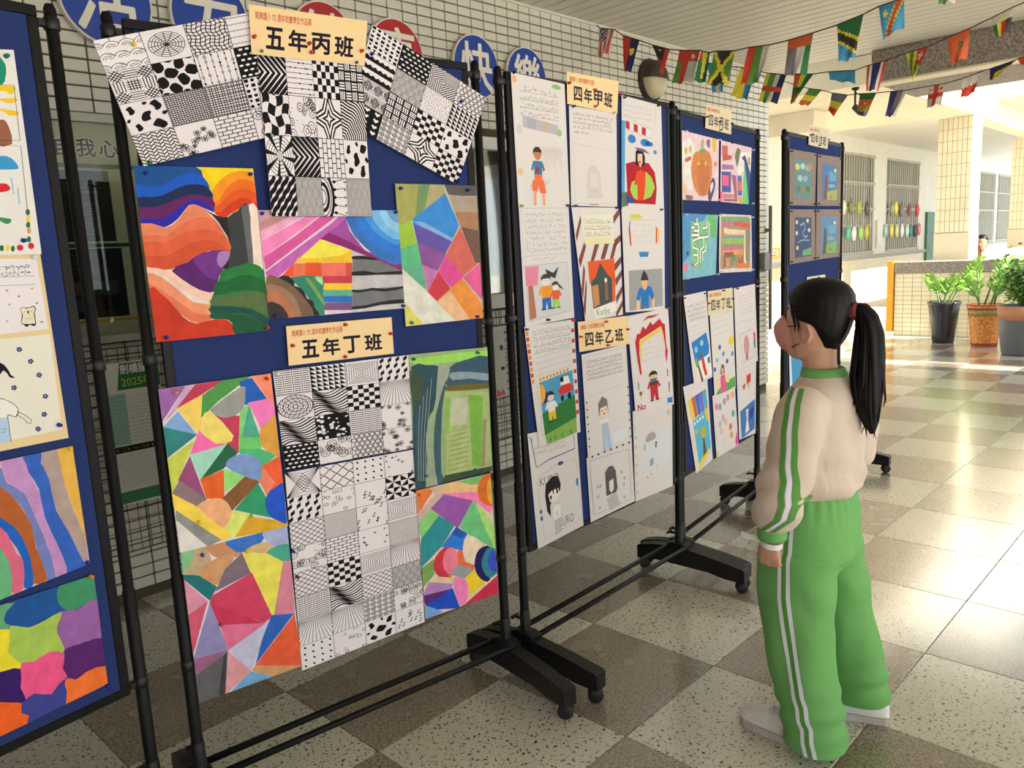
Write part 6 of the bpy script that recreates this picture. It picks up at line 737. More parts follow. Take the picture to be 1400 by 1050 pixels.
{"n":"pumpkin_painting","l":"pale pink drawing of an orange pumpkin and a white ghost","c":"painting","b":3,"p":[226,196,206],"paint":1,"off":1,"k":[["p",[225,222,215],[49,1955,80,1978,116,1981,143,1979,162,1968,171,1952,172,1924,160,1874,146,1822,149,1781,144,1758,96,1768,49,1804,39,1881]],["p",[205,125,55],[160,1914,187,1928,219,1934,255,1941,292,1944,326,1942,353,1932,370,1910,378,1881,374,1848,363,1813,350,1775,324,1745,269,1734,214,1737,180,1758,156,1786,139,1814,132,1844,141,1882]],["p",[190,110,50],[218,1890,265,1901,315,1896,336,1869,338,1831,318,1786,287,1749,254,1740,226,1752,210,1784,204,1825,204,1862]],["p",[120,150,80],[231,1942,261,1949,292,1951,295,1942,285,1932,268,1926,249,1925,234,1932]],["p",[160,175,130],[250,1985,266,1991,281,1987,284,1969,280,1950,262,1944,246,1948,244,1966]],["p",[215,170,60],[200,1889,222,1888,242,1882,240,1877,229,1872,214,1870,200,1871,196,1880]],["p",[215,170,60],[278,1880,287,1892,303,1900,313,1890,315,1877,295,1876]],["p",[205,90,65],[69,1890,99,1900,131,1905,138,1899,131,1890,105,1882,79,1877,67,1882]],["p",[218,175,60],[380,2000,400,2005,412,2005,431,1999,430,1970,417,1941,401,1938,385,1948,378,1975]],["p",[120,110,110],[317,1990,336,1996,355,1993,356,1974,348,1955,332,1957,317,1967,313,1979]],["p",[70,60,110],[324,1745,347,1787,376,1824,402,1820,414,1796,392,1754,361,1717,357,1716,337,1716,330,1721,321,1728]],["p",[226,210,205],[350,1784,365,1798,382,1804,389,1798,388,1786,372,1765,355,1751,349,1764]],["p",[225,190,90],[48,1773,56,1782,65,1782,73,1766,75,1747,61,1737,47,1737,44,1754]],["p",[130,95,80],[74,1736,108,1736,143,1733,151,1725,142,1717,108,1715,74,1717,66,1727]],["p",[195,180,90],[94,1927,91,1917,83,1911,73,1910,66,1915,63,1924,66,1934,74,1940,84,1941,92,1936]],["p",[195,180,90],[142,1938,139,1928,131,1921,121,1921,113,1926,110,1935,114,1945,122,1952,132,1952,140,1947]],["p",[210,150,60],[437,1889,433,1882,422,1876,409,1876,399,1880,396,1887,400,1894,410,1900,423,1900,433,1896]]],"pins":[["white",75,2007],["white",460,2002],["white",445,1722]],"q":[35,1714,452,1717,464,2004,38,2009]},
{"n":"robot_painting","l":"pink drawing of stacked blocks beside a green and blue monster","c":"painting","b":3,"p":[222,196,204],"paint":1,"off":1,"k":[["p",[200,90,75],[503,1981,578,1984,577,1942,503,1940]],["p",[190,80,70],[509,1942,633,1941,626,1923,509,1908]],["p",[160,110,150],[502,1893,647,1896,654,1876,501,1868]],["p",[60,80,160],[494,1858,618,1862,617,1764,495,1760]],["p",[235,90,130],[505,1842,590,1843,586,1793,504,1792]],["p",[240,90,150],[479,1764,506,1765,505,1715,476,1715]],["p",[200,130,125],[513,1755,688,1755,688,1735,512,1733]],["p",[160,90,110],[625,1850,689,1848,702,1720,519,1718,519,1731,674,1732]],["p",[110,115,90],[705,1986,749,1979,749,1933,704,1889,669,1938]],["p",[236,226,222],[749,1964,901,1980,904,1925,895,1867,823,1886,718,1849,704,1879]],["p",[110,200,120],[793,1853,808,1926,838,1855,869,1710,869,1710,777,1711]],["p",[50,70,140],[763,1939,816,1956,895,1869,869,1710,869,1710,838,1834,801,1926]],["p",[60,100,180],[707,1849,763,1849,770,1752,710,1751]],["p",[235,110,90],[718,1823,770,1820,762,1778,718,1772]],["p",[215,165,90],[710,1746,777,1745,777,1716,717,1715]],["p",[180,170,110],[847,1950,893,1947,893,1910,854,1908]]],"pins":[["black",630,2002],["white",928,1989],["white",919,1715]],"q":[476,1715,869,1710,917,1999,490,2004]},
{"n":"maze_painting","l":"turquoise painting of a white tree-like maze","c":"painting","b":3,"p":[120,180,195],"paint":1,"off":1,"k":[["p",[70,140,190],[307,1653,209,1582,111,1471,28,1437,28,1483,32,1656]],["p",[100,180,100],[382,1652,411,1652,425,1581,409,1537,357,1546,338,1620,310,1653]],["p",[120,190,140],[125,1620,349,1620,305,1504,233,1402,138,1417,112,1508]],["l",[70,100,80],20,[192,1635,191,1608,210,1597,208,1544,141,1534,140,1504,197,1495,195,1434,161,1424]],["l",[70,100,80],20,[162,1608,210,1608]],["l",[70,100,80],20,[129,1594,157,1594,157,1579,209,1578]],["l",[70,100,80],20,[128,1560,208,1559]],["l",[70,100,80],20,[308,1624,308,1593,258,1589]],["l",[70,100,80],20,[338,1614,327,1550,208,1546]],["l",[70,100,80],20,[266,1543,265,1505,226,1490,222,1433]],["l",[70,100,80],20,[295,1512,285,1485,250,1478,254,1440]],["l",[70,100,80],20,[149,1470,196,1468]],["l",[236,232,222],12,[192,1635,191,1608,210,1597,208,1544,141,1534,140,1504,197,1495,195,1434,161,1424]],["l",[236,232,222],12,[162,1608,210,1608]],["l",[236,232,222],12,[129,1594,157,1594,157,1579,209,1578]],["l",[236,232,222],12,[128,1560,208,1559]],["l",[236,232,222],12,[308,1624,308,1593,258,1589]],["l",[236,232,222],12,[338,1614,327,1550,208,1546]],["l",[236,232,222],12,[266,1543,265,1505,226,1490,222,1433]],["l",[236,232,222],12,[295,1512,285,1485,250,1478,254,1440]],["l",[236,232,222],12,[149,1470,196,1468]],["p",[225,110,150],[85,1416,79,1404,66,1397,51,1398,38,1406,34,1418,39,1430,52,1437,68,1436,80,1428]],["p",[215,90,120],[155,1424,151,1420,142,1418,130,1418,121,1421,117,1426,121,1430,130,1432,142,1432,151,1429]],["p",[70,60,70],[92,1479,90,1474,83,1470,75,1471,69,1474,67,1480,69,1485,76,1488,84,1488,90,1485]]],"pins":[["white",63,1649],["white",434,1648],["white",62,1367],["white",426,1369]],"q":[26,1365,410,1368,443,1652,32,1656]},
{"n":"road_painting","l":"multicoloured painting of winding road stripes on white paper","c":"painting","b":3,"p":[216,206,200],"paint":1,"off":1,"k":[["p",[170,140,110],[485,1644,894,1639,887,1386,470,1391]],["l",[190,110,120],26,[506,1624,819,1625]],["l",[200,90,70],26,[664,1612,868,1600,868,1483]],["l",[120,160,120],26,[496,1632,869,1634]],["l",[190,110,140],26,[516,1568,517,1608,606,1612]],["l",[225,140,60],26,[516,1560,806,1559]],["l",[90,150,190],26,[516,1538,782,1536]],["l",[215,160,60],26,[494,1516,782,1515]],["l",[150,180,90],26,[494,1528,794,1523]],["l",[90,160,90],26,[504,1500,781,1495]],["l",[190,110,140],26,[504,1487,628,1493,781,1485]],["l",[225,150,80],26,[504,1467,781,1468]],["l",[226,210,180],26,[830,1397,806,1428,806,1566,572,1572,517,1580]],["l",[150,80,60],26,[525,1401,526,1458,627,1459,673,1433]],["l",[200,160,70],26,[569,1399,570,1440]],["l",[90,140,110],26,[626,1405,627,1438,673,1445]],["l",[190,90,50],26,[709,1436,744,1409,781,1442]],["l",[215,120,60],26,[696,1398,880,1392]],["l",[80,150,150],26,[856,1578,843,1414]]],"pins":[["white",475,1653],["white",913,1643],["white",919,1369],["white",470,1379]],"q":[453,1374,919,1360,907,1654,464,1657]},
{"n":"story_sheet","l":"hanging sheet with a boy in red beside a tree under blue sky","c":"drawing","b":3,"p":[218,212,212],"paint":0,"off":1.5,"g":"hand-written sheets on the boards","k":[["s",4,[70,68,72],[82,1168,285,1174,270,1261,60,1256],1],["l",[140,136,134],0.8,[83,1143,296,1153]],["l",[140,136,134],0.8,[88,1122,300,1132]],["l",[140,136,134],0.8,[94,1101,304,1111]],["p",[45,125,195],[106,1071,282,1102,318,1030,312,995,153,968]],["p",[236,230,222],[153,968,312,995,348,892,197,876]],["p",[120,165,90],[149,985,174,995,196,960,163,946]],["p",[130,90,80],[174,955,191,960,246,874,221,868]],["p",[200,65,60],[219,983,246,989,269,941,292,898,265,893,237,940]],["p",[60,120,170],[291,977,319,983,329,952,301,947]],["p",[140,90,70],[231,1001,231,993,226,988,219,988,212,993,208,1000,209,1008,213,1013,221,1013,228,1009]],["p",[150,190,220],[180,1034,178,1025,170,1019,158,1019,148,1024,142,1033,144,1042,152,1048,163,1048,174,1043]],["p",[150,190,220],[249,1058,246,1049,236,1043,223,1043,211,1048,205,1057,208,1066,217,1071,231,1072,243,1067]]],"pins":[["red",26,1283],["blue",267,1287]],"q":[135,864,356,875,285,1298,27,1293]},
{"n":"story_sheet","l":"hanging sheet with a pink dressed girl, balloons and a yellow sun","c":"drawing","b":3,"p":[218,212,212],"paint":0,"off":1.2,"g":"hand-written sheets on the boards","k":[["l",[150,146,146],1,[361,1161,604,1176]],["l",[150,146,146],1,[365,1132,607,1146]],["l",[150,146,146],1,[369,1103,610,1116]],["l",[150,146,146],1,[372,1073,612,1086]],["p",[232,205,60],[646,1025,639,1012,619,1004,594,1004,574,1012,565,1025,571,1038,591,1046,616,1046,637,1038]],["p",[90,90,110],[470,1009,468,1001,459,996,448,996,439,1001,435,1009,437,1016,446,1021,456,1021,466,1016]],["p",[80,150,190],[519,969,516,962,508,957,497,957,488,962,483,970,486,977,494,982,505,982,515,977]],["p",[60,100,170],[568,925,566,917,557,913,546,913,536,918,532,926,535,933,543,938,555,938,564,933]],["p",[130,180,190],[433,949,431,941,423,936,412,937,403,941,399,949,401,957,409,961,420,961,429,956]],["p",[100,150,200],[642,955,640,947,630,942,619,942,609,947,605,955,608,963,617,968,628,967,638,962]],["p",[70,100,180],[404,906,402,898,394,894,384,894,375,899,371,906,373,914,381,918,391,918,400,914]],["p",[90,165,90],[408,784,461,809,546,824,659,831,664,777,535,772,409,775]],["p",[225,85,150],[461,861,518,865,545,771,465,773]],["p",[236,215,130],[422,853,456,853,462,804,418,797]],["p",[236,215,130],[530,860,572,859,582,815,541,816]],["p",[120,85,70],[460,888,477,922,507,913,518,869,466,866]],["p",[228,190,165],[474,896,497,900,500,869,480,870]]],"q":[382,776,670,768,634,1206,327,1203]},
{"n":"story_sheet","l":"hanging pale sheet with rainbow lines and a framed pencil figure, right column","c":"drawing","b":3,"p":[218,212,212],"paint":0,"off":1.5,"g":"hand-written sheets on the boards","k":[["l",[150,110,160],1.4,[710,1235,905,1248]],["l",[205,110,120],1.4,[712,1216,907,1230]],["l",[215,170,90],1.4,[714,1198,909,1211]],["l",[150,190,130],1.4,[715,1179,911,1192]],["l",[110,150,200],1.4,[717,1160,913,1173]],["l",[140,140,180],1.4,[719,1142,915,1154]],["l",[120,116,116],1,[692,1102,752,1110,849,1098,946,1110]],["l",[130,80,80],2,[734,1039,926,1051,949,896,768,882,734,1039]],["p",[200,150,150],[871,970,867,935,848,913,822,914,799,936,788,971,792,1006,811,1027,837,1027,860,1005]],["p",[190,120,120],[858,910,855,898,844,890,830,890,818,898,813,911,816,924,826,931,840,931,852,923]],["p",[200,60,60],[935,1029,961,1029,966,986,946,986]],["p",[60,120,150],[939,986,966,986,971,943,950,943]]],"pins":[["black",686,1283],["white",983,1277]],"q":[682,871,1007,864,960,1291,645,1287]},
{"n":"story_sheet","l":"lowest left hanging sheet with a rainbow of stripes over a turquoise tree scene","c":"drawing","b":3,"p":[218,212,212],"paint":0,"off":1,"g":"hand-written sheets on the boards","k":[["p",[226,200,60],[60,809,100,813,137,711,104,706]],["p",[200,100,70],[100,813,141,817,176,716,142,711]],["p",[60,110,200],[141,817,183,821,215,720,181,716]],["p",[110,110,200],[183,821,226,825,256,725,220,720]],["p",[90,170,190],[226,825,271,829,297,730,261,725]],["p",[90,180,210],[115,702,292,730,330,527,239,485,185,467]],["p",[226,210,70],[178,476,235,503,297,525,332,518,261,482,187,444,187,444]],["p",[110,85,60],[231,600,245,601,276,515,235,503]],["p",[196,175,60],[202,625,225,652,261,644,269,602,229,591]],["p",[226,190,60],[250,729,290,738,306,671,276,670]],["p",[220,170,80],[174,642,173,634,164,629,153,629,142,633,137,641,138,649,146,654,158,654,169,650]],["p",[232,236,236],[149,685,148,680,144,677,138,676,133,680,130,685,130,690,134,693,140,693,146,690]],["p",[232,236,236],[180,690,179,685,175,682,169,681,163,684,160,690,160,695,165,698,171,698,176,695]],["p",[232,236,236],[211,695,210,690,206,686,200,686,194,689,191,694,192,699,196,702,202,703,208,700]],["p",[232,236,236],[242,699,242,694,237,691,231,691,225,694,222,699,223,704,228,707,234,707,240,704]]],"q":[148,440,352,459,292,878,12,881]},
{"n":"story_sheet","l":"lowest middle hanging sheet with small pastel figures and a pink corner","c":"drawing","b":3,"p":[218,212,212],"paint":0,"off":0.9,"g":"hand-written sheets on the boards","k":[["p",[222,130,170],[428,714,426,703,416,697,404,697,393,704,387,716,389,727,398,734,411,733,422,726]],["p",[150,150,170],[474,707,471,696,462,689,449,689,438,697,432,708,434,719,444,726,456,725,468,718]],["p",[160,160,175],[532,724,529,713,520,706,506,707,495,714,489,725,491,736,501,743,514,743,526,735]],["p",[200,150,130],[580,735,577,724,567,718,554,718,542,725,536,736,538,748,548,754,562,754,574,746]],["p",[226,170,100],[649,739,646,728,636,722,622,722,610,729,604,740,606,752,616,758,630,757,643,750]],["p",[200,170,190],[514,642,512,631,502,624,489,624,477,632,472,643,474,654,483,661,496,661,508,653]],["p",[190,180,190],[473,617,470,606,461,599,448,599,437,606,431,618,433,629,442,636,455,636,467,629]],["p",[226,180,150],[549,616,546,604,537,598,523,598,512,605,506,616,508,628,518,634,531,634,543,627]],["p",[90,170,150],[655,639,652,628,642,621,628,621,616,628,610,640,613,651,623,658,636,657,649,650]],["p",[215,120,90],[617,576,615,564,605,558,591,558,579,565,573,577,576,588,585,595,599,594,611,587]],["p",[220,160,70],[630,531,628,519,618,512,604,512,592,520,586,531,589,542,599,549,612,549,624,542]],["p",[226,180,170],[494,578,491,566,482,560,469,560,458,567,452,579,454,590,463,597,476,597,488,590]],["p",[222,80,160],[660,485,689,543,708,465,678,452,678,452]],["p",[232,190,110],[404,494,442,474,410,454,410,454]],["l",[120,116,120],1,[477,552,491,500]],["l",[120,116,120],1,[507,552,520,506]],["l",[120,116,120],1,[535,564,543,512]]],"q":[404,454,710,452,660,770,354,780]},
{"n":"story_sheet","l":"lowest right hanging sheet with a blue framed figure and a red ice lolly","c":"drawing","b":3,"p":[218,212,212],"paint":0,"off":1,"g":"hand-written sheets on the boards","k":[["l",[170,168,170],0.8,[698,851,967,856]],["l",[170,168,170],0.8,[700,831,966,836]],["l",[170,168,170],0.8,[702,812,966,816]],["l",[170,168,170],0.8,[704,792,966,796]],["l",[170,168,170],0.8,[706,773,965,775]],["l",[170,168,170],0.8,[708,753,965,755]],["p",[214,60,60],[831,808,896,814,896,766,832,760]],["p",[180,200,140],[838,760,890,762,879,734,850,735]],["p",[190,80,100],[765,763,821,768,794,730]],["p",[70,120,185],[732,629,963,658,959,490,755,476,755,476]],["p",[230,226,222],[808,492,839,591,873,500]],["p",[40,80,160],[865,598,920,627,953,601,920,562,882,556]],["p",[226,205,190],[822,624,859,622,855,574,829,576]]],"q":[721,478,972,460,983,868,682,874]},
{"n":"class_sign","l":"small cream class sign reading 四年丙班 at the top of the fourth board","c":"sign","b":3,"p":[222,206,170],"paint":0,"off":2.2,"g":"class name signs on the boards","k":[["t","南興國小 72 週年校慶學生作品展",[190,60,45],0.01,[317,2119,467,2122,469,2140,320,2137]],["t","四",[90,86,100],0.03,[333,2056,384,2056,391,2107,340,2107]],["t","年",[90,86,100],0.03,[395,2056,448,2056,454,2108,402,2107]],["t","丙",[90,86,100],0.03,[459,2056,513,2056,519,2109,465,2108]],["t","班",[90,86,100],0.03,[525,2056,580,2056,586,2110,530,2109]]],"pins":[["black",305,2091],["black",460,2084],["black",616,2092],["black",468,2048]],"q":[291,2041,615,2040,626,2157,307,2149]},
{"n":"class_sign","l":"small cream class sign reading 四年丁班 between the hanging sheets","c":"sign","b":3,"p":[222,206,170],"paint":0,"off":2.2,"g":"class name signs on the boards","k":[["t","南興國小 72 週年校慶學生作品展",[190,60,45],0.01,[318,1263,470,1262,469,1280,318,1281]],["t","四",[90,86,90],0.03,[344,1196,396,1195,395,1248,343,1249]],["t","年",[90,86,90],0.03,[408,1195,461,1195,459,1248,406,1248]],["t","丁",[90,86,90],0.03,[473,1194,528,1194,525,1247,470,1248]],["t","班",[90,86,90],0.03,[539,1194,596,1193,592,1246,536,1247]]],"pins":[["black",492,1286],["red",310,1237],["black",614,1236],["black",583,1196]],"q":[304,1180,634,1176,625,1292,303,1295]},
{"n":"mounted_painting","l":"small brown mounted painting with pale swirls, upper left on the furthest board","c":"painting","b":4,"p":[132,112,98],"paint":1,"off":1,"g":"mounted paintings on the furthest board","k":[["p",[90,130,130],[129,1955,409,1951,390,1741,130,1740]],["p",[200,205,120],[206,1914,199,1904,181,1897,158,1897,140,1903,133,1914,140,1924,158,1931,181,1931,199,1925]],["p",[170,200,200],[290,1921,283,1910,264,1903,240,1903,222,1910,215,1920,222,1931,241,1937,264,1937,283,1931]],["p",[150,190,200],[377,1915,369,1905,349,1898,325,1898,306,1904,299,1915,306,1925,326,1932,350,1932,370,1926]],["p",[160,190,190],[247,1855,240,1844,221,1837,198,1837,180,1844,173,1854,180,1865,199,1871,222,1872,240,1865]],["p",[120,170,190],[331,1855,323,1844,304,1838,281,1838,262,1844,255,1855,263,1865,282,1872,305,1872,324,1866]],["p",[200,120,70],[399,1921,391,1911,371,1904,347,1904,327,1910,320,1921,328,1931,348,1938,372,1938,392,1932]],["p",[60,120,80],[226,1794,218,1784,200,1777,178,1777,160,1784,153,1794,160,1805,178,1811,200,1812,219,1805]],["p",[150,110,80],[308,1789,300,1778,282,1772,259,1772,240,1778,234,1788,241,1799,259,1806,282,1806,301,1799]],["p",[50,110,70],[371,1795,364,1784,344,1778,321,1778,302,1784,296,1795,303,1806,322,1812,346,1812,364,1806]]],"pins":[["black",68,1990],["black",452,1993],["black",72,1716],["black",436,1717]],"q":[54,1703,457,1705,476,2005,48,2002]},
{"n":"mounted_painting","l":"brown mounted painting of blue sky and dark red tree, upper right on furthest board","c":"painting","b":4,"p":[132,112,98],"paint":1,"off":1,"g":"mounted paintings on the furthest board","k":[["p",[60,110,165],[577,1956,859,1953,853,1746,575,1742]],["p",[120,60,50],[609,1743,634,1900,668,1880,685,1744]],["p",[150,170,80],[668,1791,852,1811,853,1746,668,1744]],["p",[90,150,190],[702,1916,833,1906,834,1858,702,1857]],["p",[220,190,110],[842,1924,837,1916,823,1912,807,1912,794,1916,788,1923,794,1930,807,1934,823,1934,836,1930]],["p",[120,170,150],[825,1829,811,1822,776,1817,733,1816,698,1820,685,1827,698,1834,733,1839,776,1840,811,1836]],["p",[200,70,60],[764,1763,760,1757,751,1754,741,1754,732,1757,728,1762,732,1768,740,1771,751,1771,760,1768]]],"pins":[["black",516,1990],["black",899,1995],["black",513,1718],["black",904,1723]],"q":[493,1706,927,1711,921,2007,496,2002]},
{"n":"mounted_painting","l":"brown mounted painting of white swirls on navy, lower left on the furthest board","c":"painting","b":4,"p":[132,112,98],"paint":1,"off":1,"g":"mounted paintings on the furthest board","k":[["p",[40,60,110],[132,1640,404,1638,403,1419,138,1413]],["l",[150,180,210],9,[222,1594,278,1607,304,1577,255,1553,298,1524,339,1536]],["l",[120,170,190],6,[176,1498,256,1511,374,1508]],["p",[90,160,110],[258,1452,401,1466,403,1425,259,1422]],["p",[70,60,60],[178,1414,192,1504,226,1415]],["p",[205,200,160],[185,1611,181,1604,171,1600,159,1600,149,1604,145,1611,149,1618,158,1622,171,1622,181,1618]],["p",[205,200,160],[358,1619,354,1612,344,1608,330,1608,320,1612,316,1619,319,1626,330,1630,343,1630,354,1626]],["p",[205,200,160],[186,1552,183,1545,173,1540,160,1540,150,1544,146,1551,150,1558,160,1563,172,1563,182,1559]],["p",[205,200,160],[385,1567,381,1560,371,1555,358,1555,347,1559,342,1566,346,1573,357,1578,370,1578,381,1574]],["p",[205,200,160],[196,1468,193,1461,183,1457,170,1456,160,1461,156,1468,160,1475,170,1479,182,1480,192,1475]]],"pins":[["black",74,1669],["black",442,1673],["black",79,1394],["black",452,1402]],"q":[60,1381,474,1390,463,1685,54,1681]},
{"n":"mounted_painting","l":"brown mounted painting of green hill and dark tree, lower right on furthest board","c":"painting","b":4,"p":[132,112,98],"paint":1,"off":1,"g":"mounted paintings on the furthest board","k":[["p",[80,130,170],[567,1645,865,1642,858,1424,568,1421]],["p",[80,65,55],[603,1421,628,1584,664,1564,683,1422]],["p",[110,170,80],[664,1475,857,1495,858,1424,665,1422]],["p",[90,150,190],[699,1600,837,1589,838,1542,700,1541]],["p",[220,190,110],[847,1607,841,1600,827,1596,810,1595,796,1600,791,1606,796,1613,810,1618,827,1618,841,1614]],["p",[120,170,150],[829,1513,814,1506,777,1501,732,1500,696,1504,682,1511,696,1518,732,1523,777,1523,814,1519]],["p",[200,70,60],[764,1447,761,1442,752,1438,740,1438,731,1441,728,1446,731,1452,740,1455,751,1455,761,1452]]],"pins":[["black",502,1674],["black",908,1678],["black",504,1402],["black",910,1407]],"q":[483,1390,934,1395,932,1690,481,1685]},
{"n":"class_sign","l":"small cream class sign at the top of the furthest board","c":"sign","b":4,"p":[212,202,178],"paint":0,"off":2.2,"g":"class name signs on the boards","k":[["t","南興國小 72 週年校慶學生作品展",[190,60,45],0.01,[354,2123,511,2123,513,2141,355,2141]],["t","四",[80,76,80],0.03,[374,2058,426,2058,431,2110,378,2110]],["t","年",[80,76,80],0.03,[437,2058,491,2058,497,2110,443,2110]],["t","戊",[80,76,80],0.03,[502,2057,557,2057,564,2110,509,2110]],["t","班",[80,76,80],0.03,[568,2057,624,2057,633,2110,576,2110]]],"pins":[["black",354,2097],["black",502,2051],["black",668,2096]],"q":[332,2043,657,2040,678,2156,340,2154]},
{"n":"class_sign","l":"cream class sign half hidden behind the girl on the furthest board","c":"sign","b":4,"p":[222,212,190],"paint":0,"off":2,"g":"class name signs on the boards","k":[],"pins":[["black",519,1285]],"q":[335,1163,656,1161,650,1296,331,1296]},
{"n":"comic_sheet","l":"blue and white sheet glimpsed below the girl's chin on the furthest board","c":"drawing","b":4,"p":[210,225,232],"paint":0,"off":1,"k":[["p",[70,150,200],[90,862,338,866,292,686,140,536]],["p",[50,110,180],[342,805,584,747,532,542,354,599]]],"q":[91,499,659,446,641,867,60,903]},
]
PATS={k[2:]:v for k,v in globals().items() if k.startswith('p_') and callable(v)}
PINC={'red':(205,48,42),'blue':(32,44,150),'navy':(26,34,96),'green':(24,120,92),'darkgreen':(36,80,52),'yellow':(236,200,40),'orange':(226,140,40),'lime':(180,205,50),'teal':(40,140,190),'purple':(110,60,150),'white':(232,232,236),'black':(28,26,30),'cream':(222,200,120),'maroon':(110,40,40),'magenta':(200,60,120)}
for k,v in PINC.items(): mat('pin_'+k,C(*v),.25)
def pin_meshes(k,_c={}):
    if k not in _c:
        def ax(prof,n=10):
            b=MB(); b.lathe(prof,n); b.v=[(x,-z,y) for x,y,z in b.v]; return b
        h=ax([(0,.0),(.0052,.0),(.0052,.0022),(.0028,.0034),(.0026,.0075),(.0042,.0095),(.0042,.0115),(0,.0122)]).mesh('head'); h.materials.append(_M['pin_'+k])
        n=ax([(.0006,-.008),(.0006,.0)],5).mesh('needle'); n.materials.append(_M['grey_steel']); _c[k]=(h,n)
    return _c[k]
def unflat(f,k=.001): return [(f[i]*k,f[i+1]*k) for i in range(0,len(f),2)]
PLACE=(('upper left','top','upper right'),('left side','centre','right side'),('lower left','bottom','lower right'))
def bil(q,u,v):
    return tuple((q[0][i]*(1-u)+q[1][i]*u)*(1-v)+(q[3][i]*(1-u)+q[2][i]*u)*v for i in (0,1))
pincount={}
for ai,d in enumerate(ARTS):
    bt,bw,ba=BD[d['b']]; L=BOARDS[d['b']][0]; q=unflat(d['q']); cx=sum(p[0] for p in q)/4; cz=sum(p[1] for p in q)/4
    sh=lambda P:[(x-cx,z-cz) for x,z in P]
    a=Art(sh(q),C(*d['p'])); r=random.Random(ai*7+1)
    for k in d['k']:
        if k[0]=='p': a.poly(sh(unflat(k[2])),C(*k[1]))
        elif k[0]=='l': a.line(sh(unflat(k[3])),k[2]*.001,C(*k[1]))
        elif k[0]=='g': sheet_grid(a,k[1],k[2],[PATS[n] for n in k[3]],k[4])
        elif k[0]=='t':
            qq=sh(unflat(k[4])); vs,fs=tmesh(k[1],k[3]); x0=min(v[0] for v in vs); x1=max(v[0] for v in vs); y0=min(v[1] for v in vs); y1=max(v[1] for v in vs)
            P=[bil(qq,(x-x0)/(x1-x0),(y-y0)/(y1-y0)) for x,y in vs]; a.polys([[P[i] for i in f] for f in fs],C(*k[2]))
        elif k[0]=='s':
            rows,col,qq,ul=k[1],C(*k[2]),sh(unflat(k[3])),k[4]; w=math.dist(qq[0],qq[1]); h=math.dist(qq[0],qq[3])/rows*.5; n=max(3,int(w/h/1.1)); pl=[]
            for j in range(rows):
                v0=1-(j+.85)/rows; hv=.55/rows
                for i in range(n):
                    if r.random()<.07: continue
                    for _ in range(4):
                        u=(i+r.random()*.75)/n; v=v0+r.random()*hv; e=r.random(); du,dv=(.5/n,.02*hv) if e<.5 else ((.05/n,.5*hv) if e<.8 else (.35/n,-.35*hv))
                        pl+=ribbon([bil(qq,u,v),bil(qq,min(1,u+du),v+dv)],.0011)
                if ul: pl+=ribbon([bil(qq,0,v0-.04/rows),bil(qq,1,v0-.04/rows)],.0009)
            a.polys(pl,col)
    off=.0094+d['off']*.0024
    o=a.build(d['n'],M_paint if d['paint'] else M_print); ca,sa=math.cos(ba),math.sin(ba)
    o.location=(L[0]+cx*ca+off*sa,L[1]+cx*sa-off*ca,cz); o.rotation_euler=(0,0,ba); tag(o,d['l'],d['c'],d.get('g'))
    front=off+a.t+a.mx*a.EPS
    short=d['l'].split(',')[0]
    f=d.get('pins',[])
    if f and not isinstance(f[0],list): f=[f]
    us=[((p[1]-q[0][0]*1000)/((q[1][0]-q[0][0])*1000),(p[2]-q[0][1]*1000)/((q[3][1]-q[0][1])*1000)) for p in f]
    for (col,s,z),(u,v) in zip(f,us):
        h,n=pin_meshes(col); ps=s*.001; pz=z*.001; pf=front+.0003
        t=thing('push_pin','','push pin',(L[0]+ps*ca+pf*sa,L[1]+ps*sa-pf*ca,pz),ba,'push pins on the boards'); obj('head',h,None,t); obj('needle',n,None,t)
        pl=PLACE[0 if v>.66 else 2 if v<.33 else 1][0 if u<.33 else 2 if u>.66 else 1]
        lb=f'{col} push pin at {pl} of the '+' '.join(short.split()[:9]); pincount[lb]=pincount.get(lb,0)+1
        if pincount[lb]>1: lb=lb.replace('push pin','second push pin' if pincount[lb]==2 else 'third push pin',1)
        t['label']=' '.join(lb.split()[:16])
# ================================================================ PEOPLE
from mathutils.bvhtree import BVHTree
M_skin=mat('skin',C(206,158,134),.5,noise=(30,.05)); M_skin.node_tree.nodes['Principled BSDF'].inputs['Subsurface Weight'].default_value=.08; M_skin.node_tree.nodes['Principled BSDF'].inputs['Subsurface Radius'].default_value=(.02,.008,.005)
M_hair=mat('black_hair',C(15,12,13),.45,noise=(120,.35),bump=(300,.3),spec=.2)
def fuse(mb, voxel, smooth=4, disp=None, name='fused'):
    """one continuous surface from overlapping closed shapes"""
    import bmesh
    me=mb.mesh(name); o=bpy.data.objects.new(name,me); COL.objects.link(o)
    bm=bmesh.new(); bm.from_mesh(me); bmesh.ops.recalc_face_normals(bm,faces=bm.faces); bm.to_mesh(me); bm.free()
    r=o.modifiers.new('r','REMESH'); r.mode='VOXEL'; r.voxel_size=voxel
    if smooth: s=o.modifiers.new('s','SMOOTH'); s.iterations=smooth; s.factor=.5
    dg=bpy.context.evaluated_depsgraph_get(); out=bpy.data.meshes.new_from_object(o.evaluated_get(dg)); bpy.data.objects.remove(o); bpy.data.meshes.remove(me)
    if disp:
        nn=[v.normal.copy() for v in out.vertices]
        for v,n in zip(out.vertices,nn): v.co+=n*disp(v.co)
    out.polygons.foreach_set('use_smooth',[True]*len(out.polygons)); out.name=name; return out
def ring(z,cx,cy,hw,hd,n=28,p=2.2,tilt=0):
    o=[]
    for k in range(n):
        t=2*math.pi*k/n; c,s=math.cos(t),math.sin(t); x=hw*math.copysign(abs(c)**(2/p),c); y=hd*math.copysign(abs(s)**(2/p),s); o.append((cx+x,cy+y,z+tilt*y))
    return o
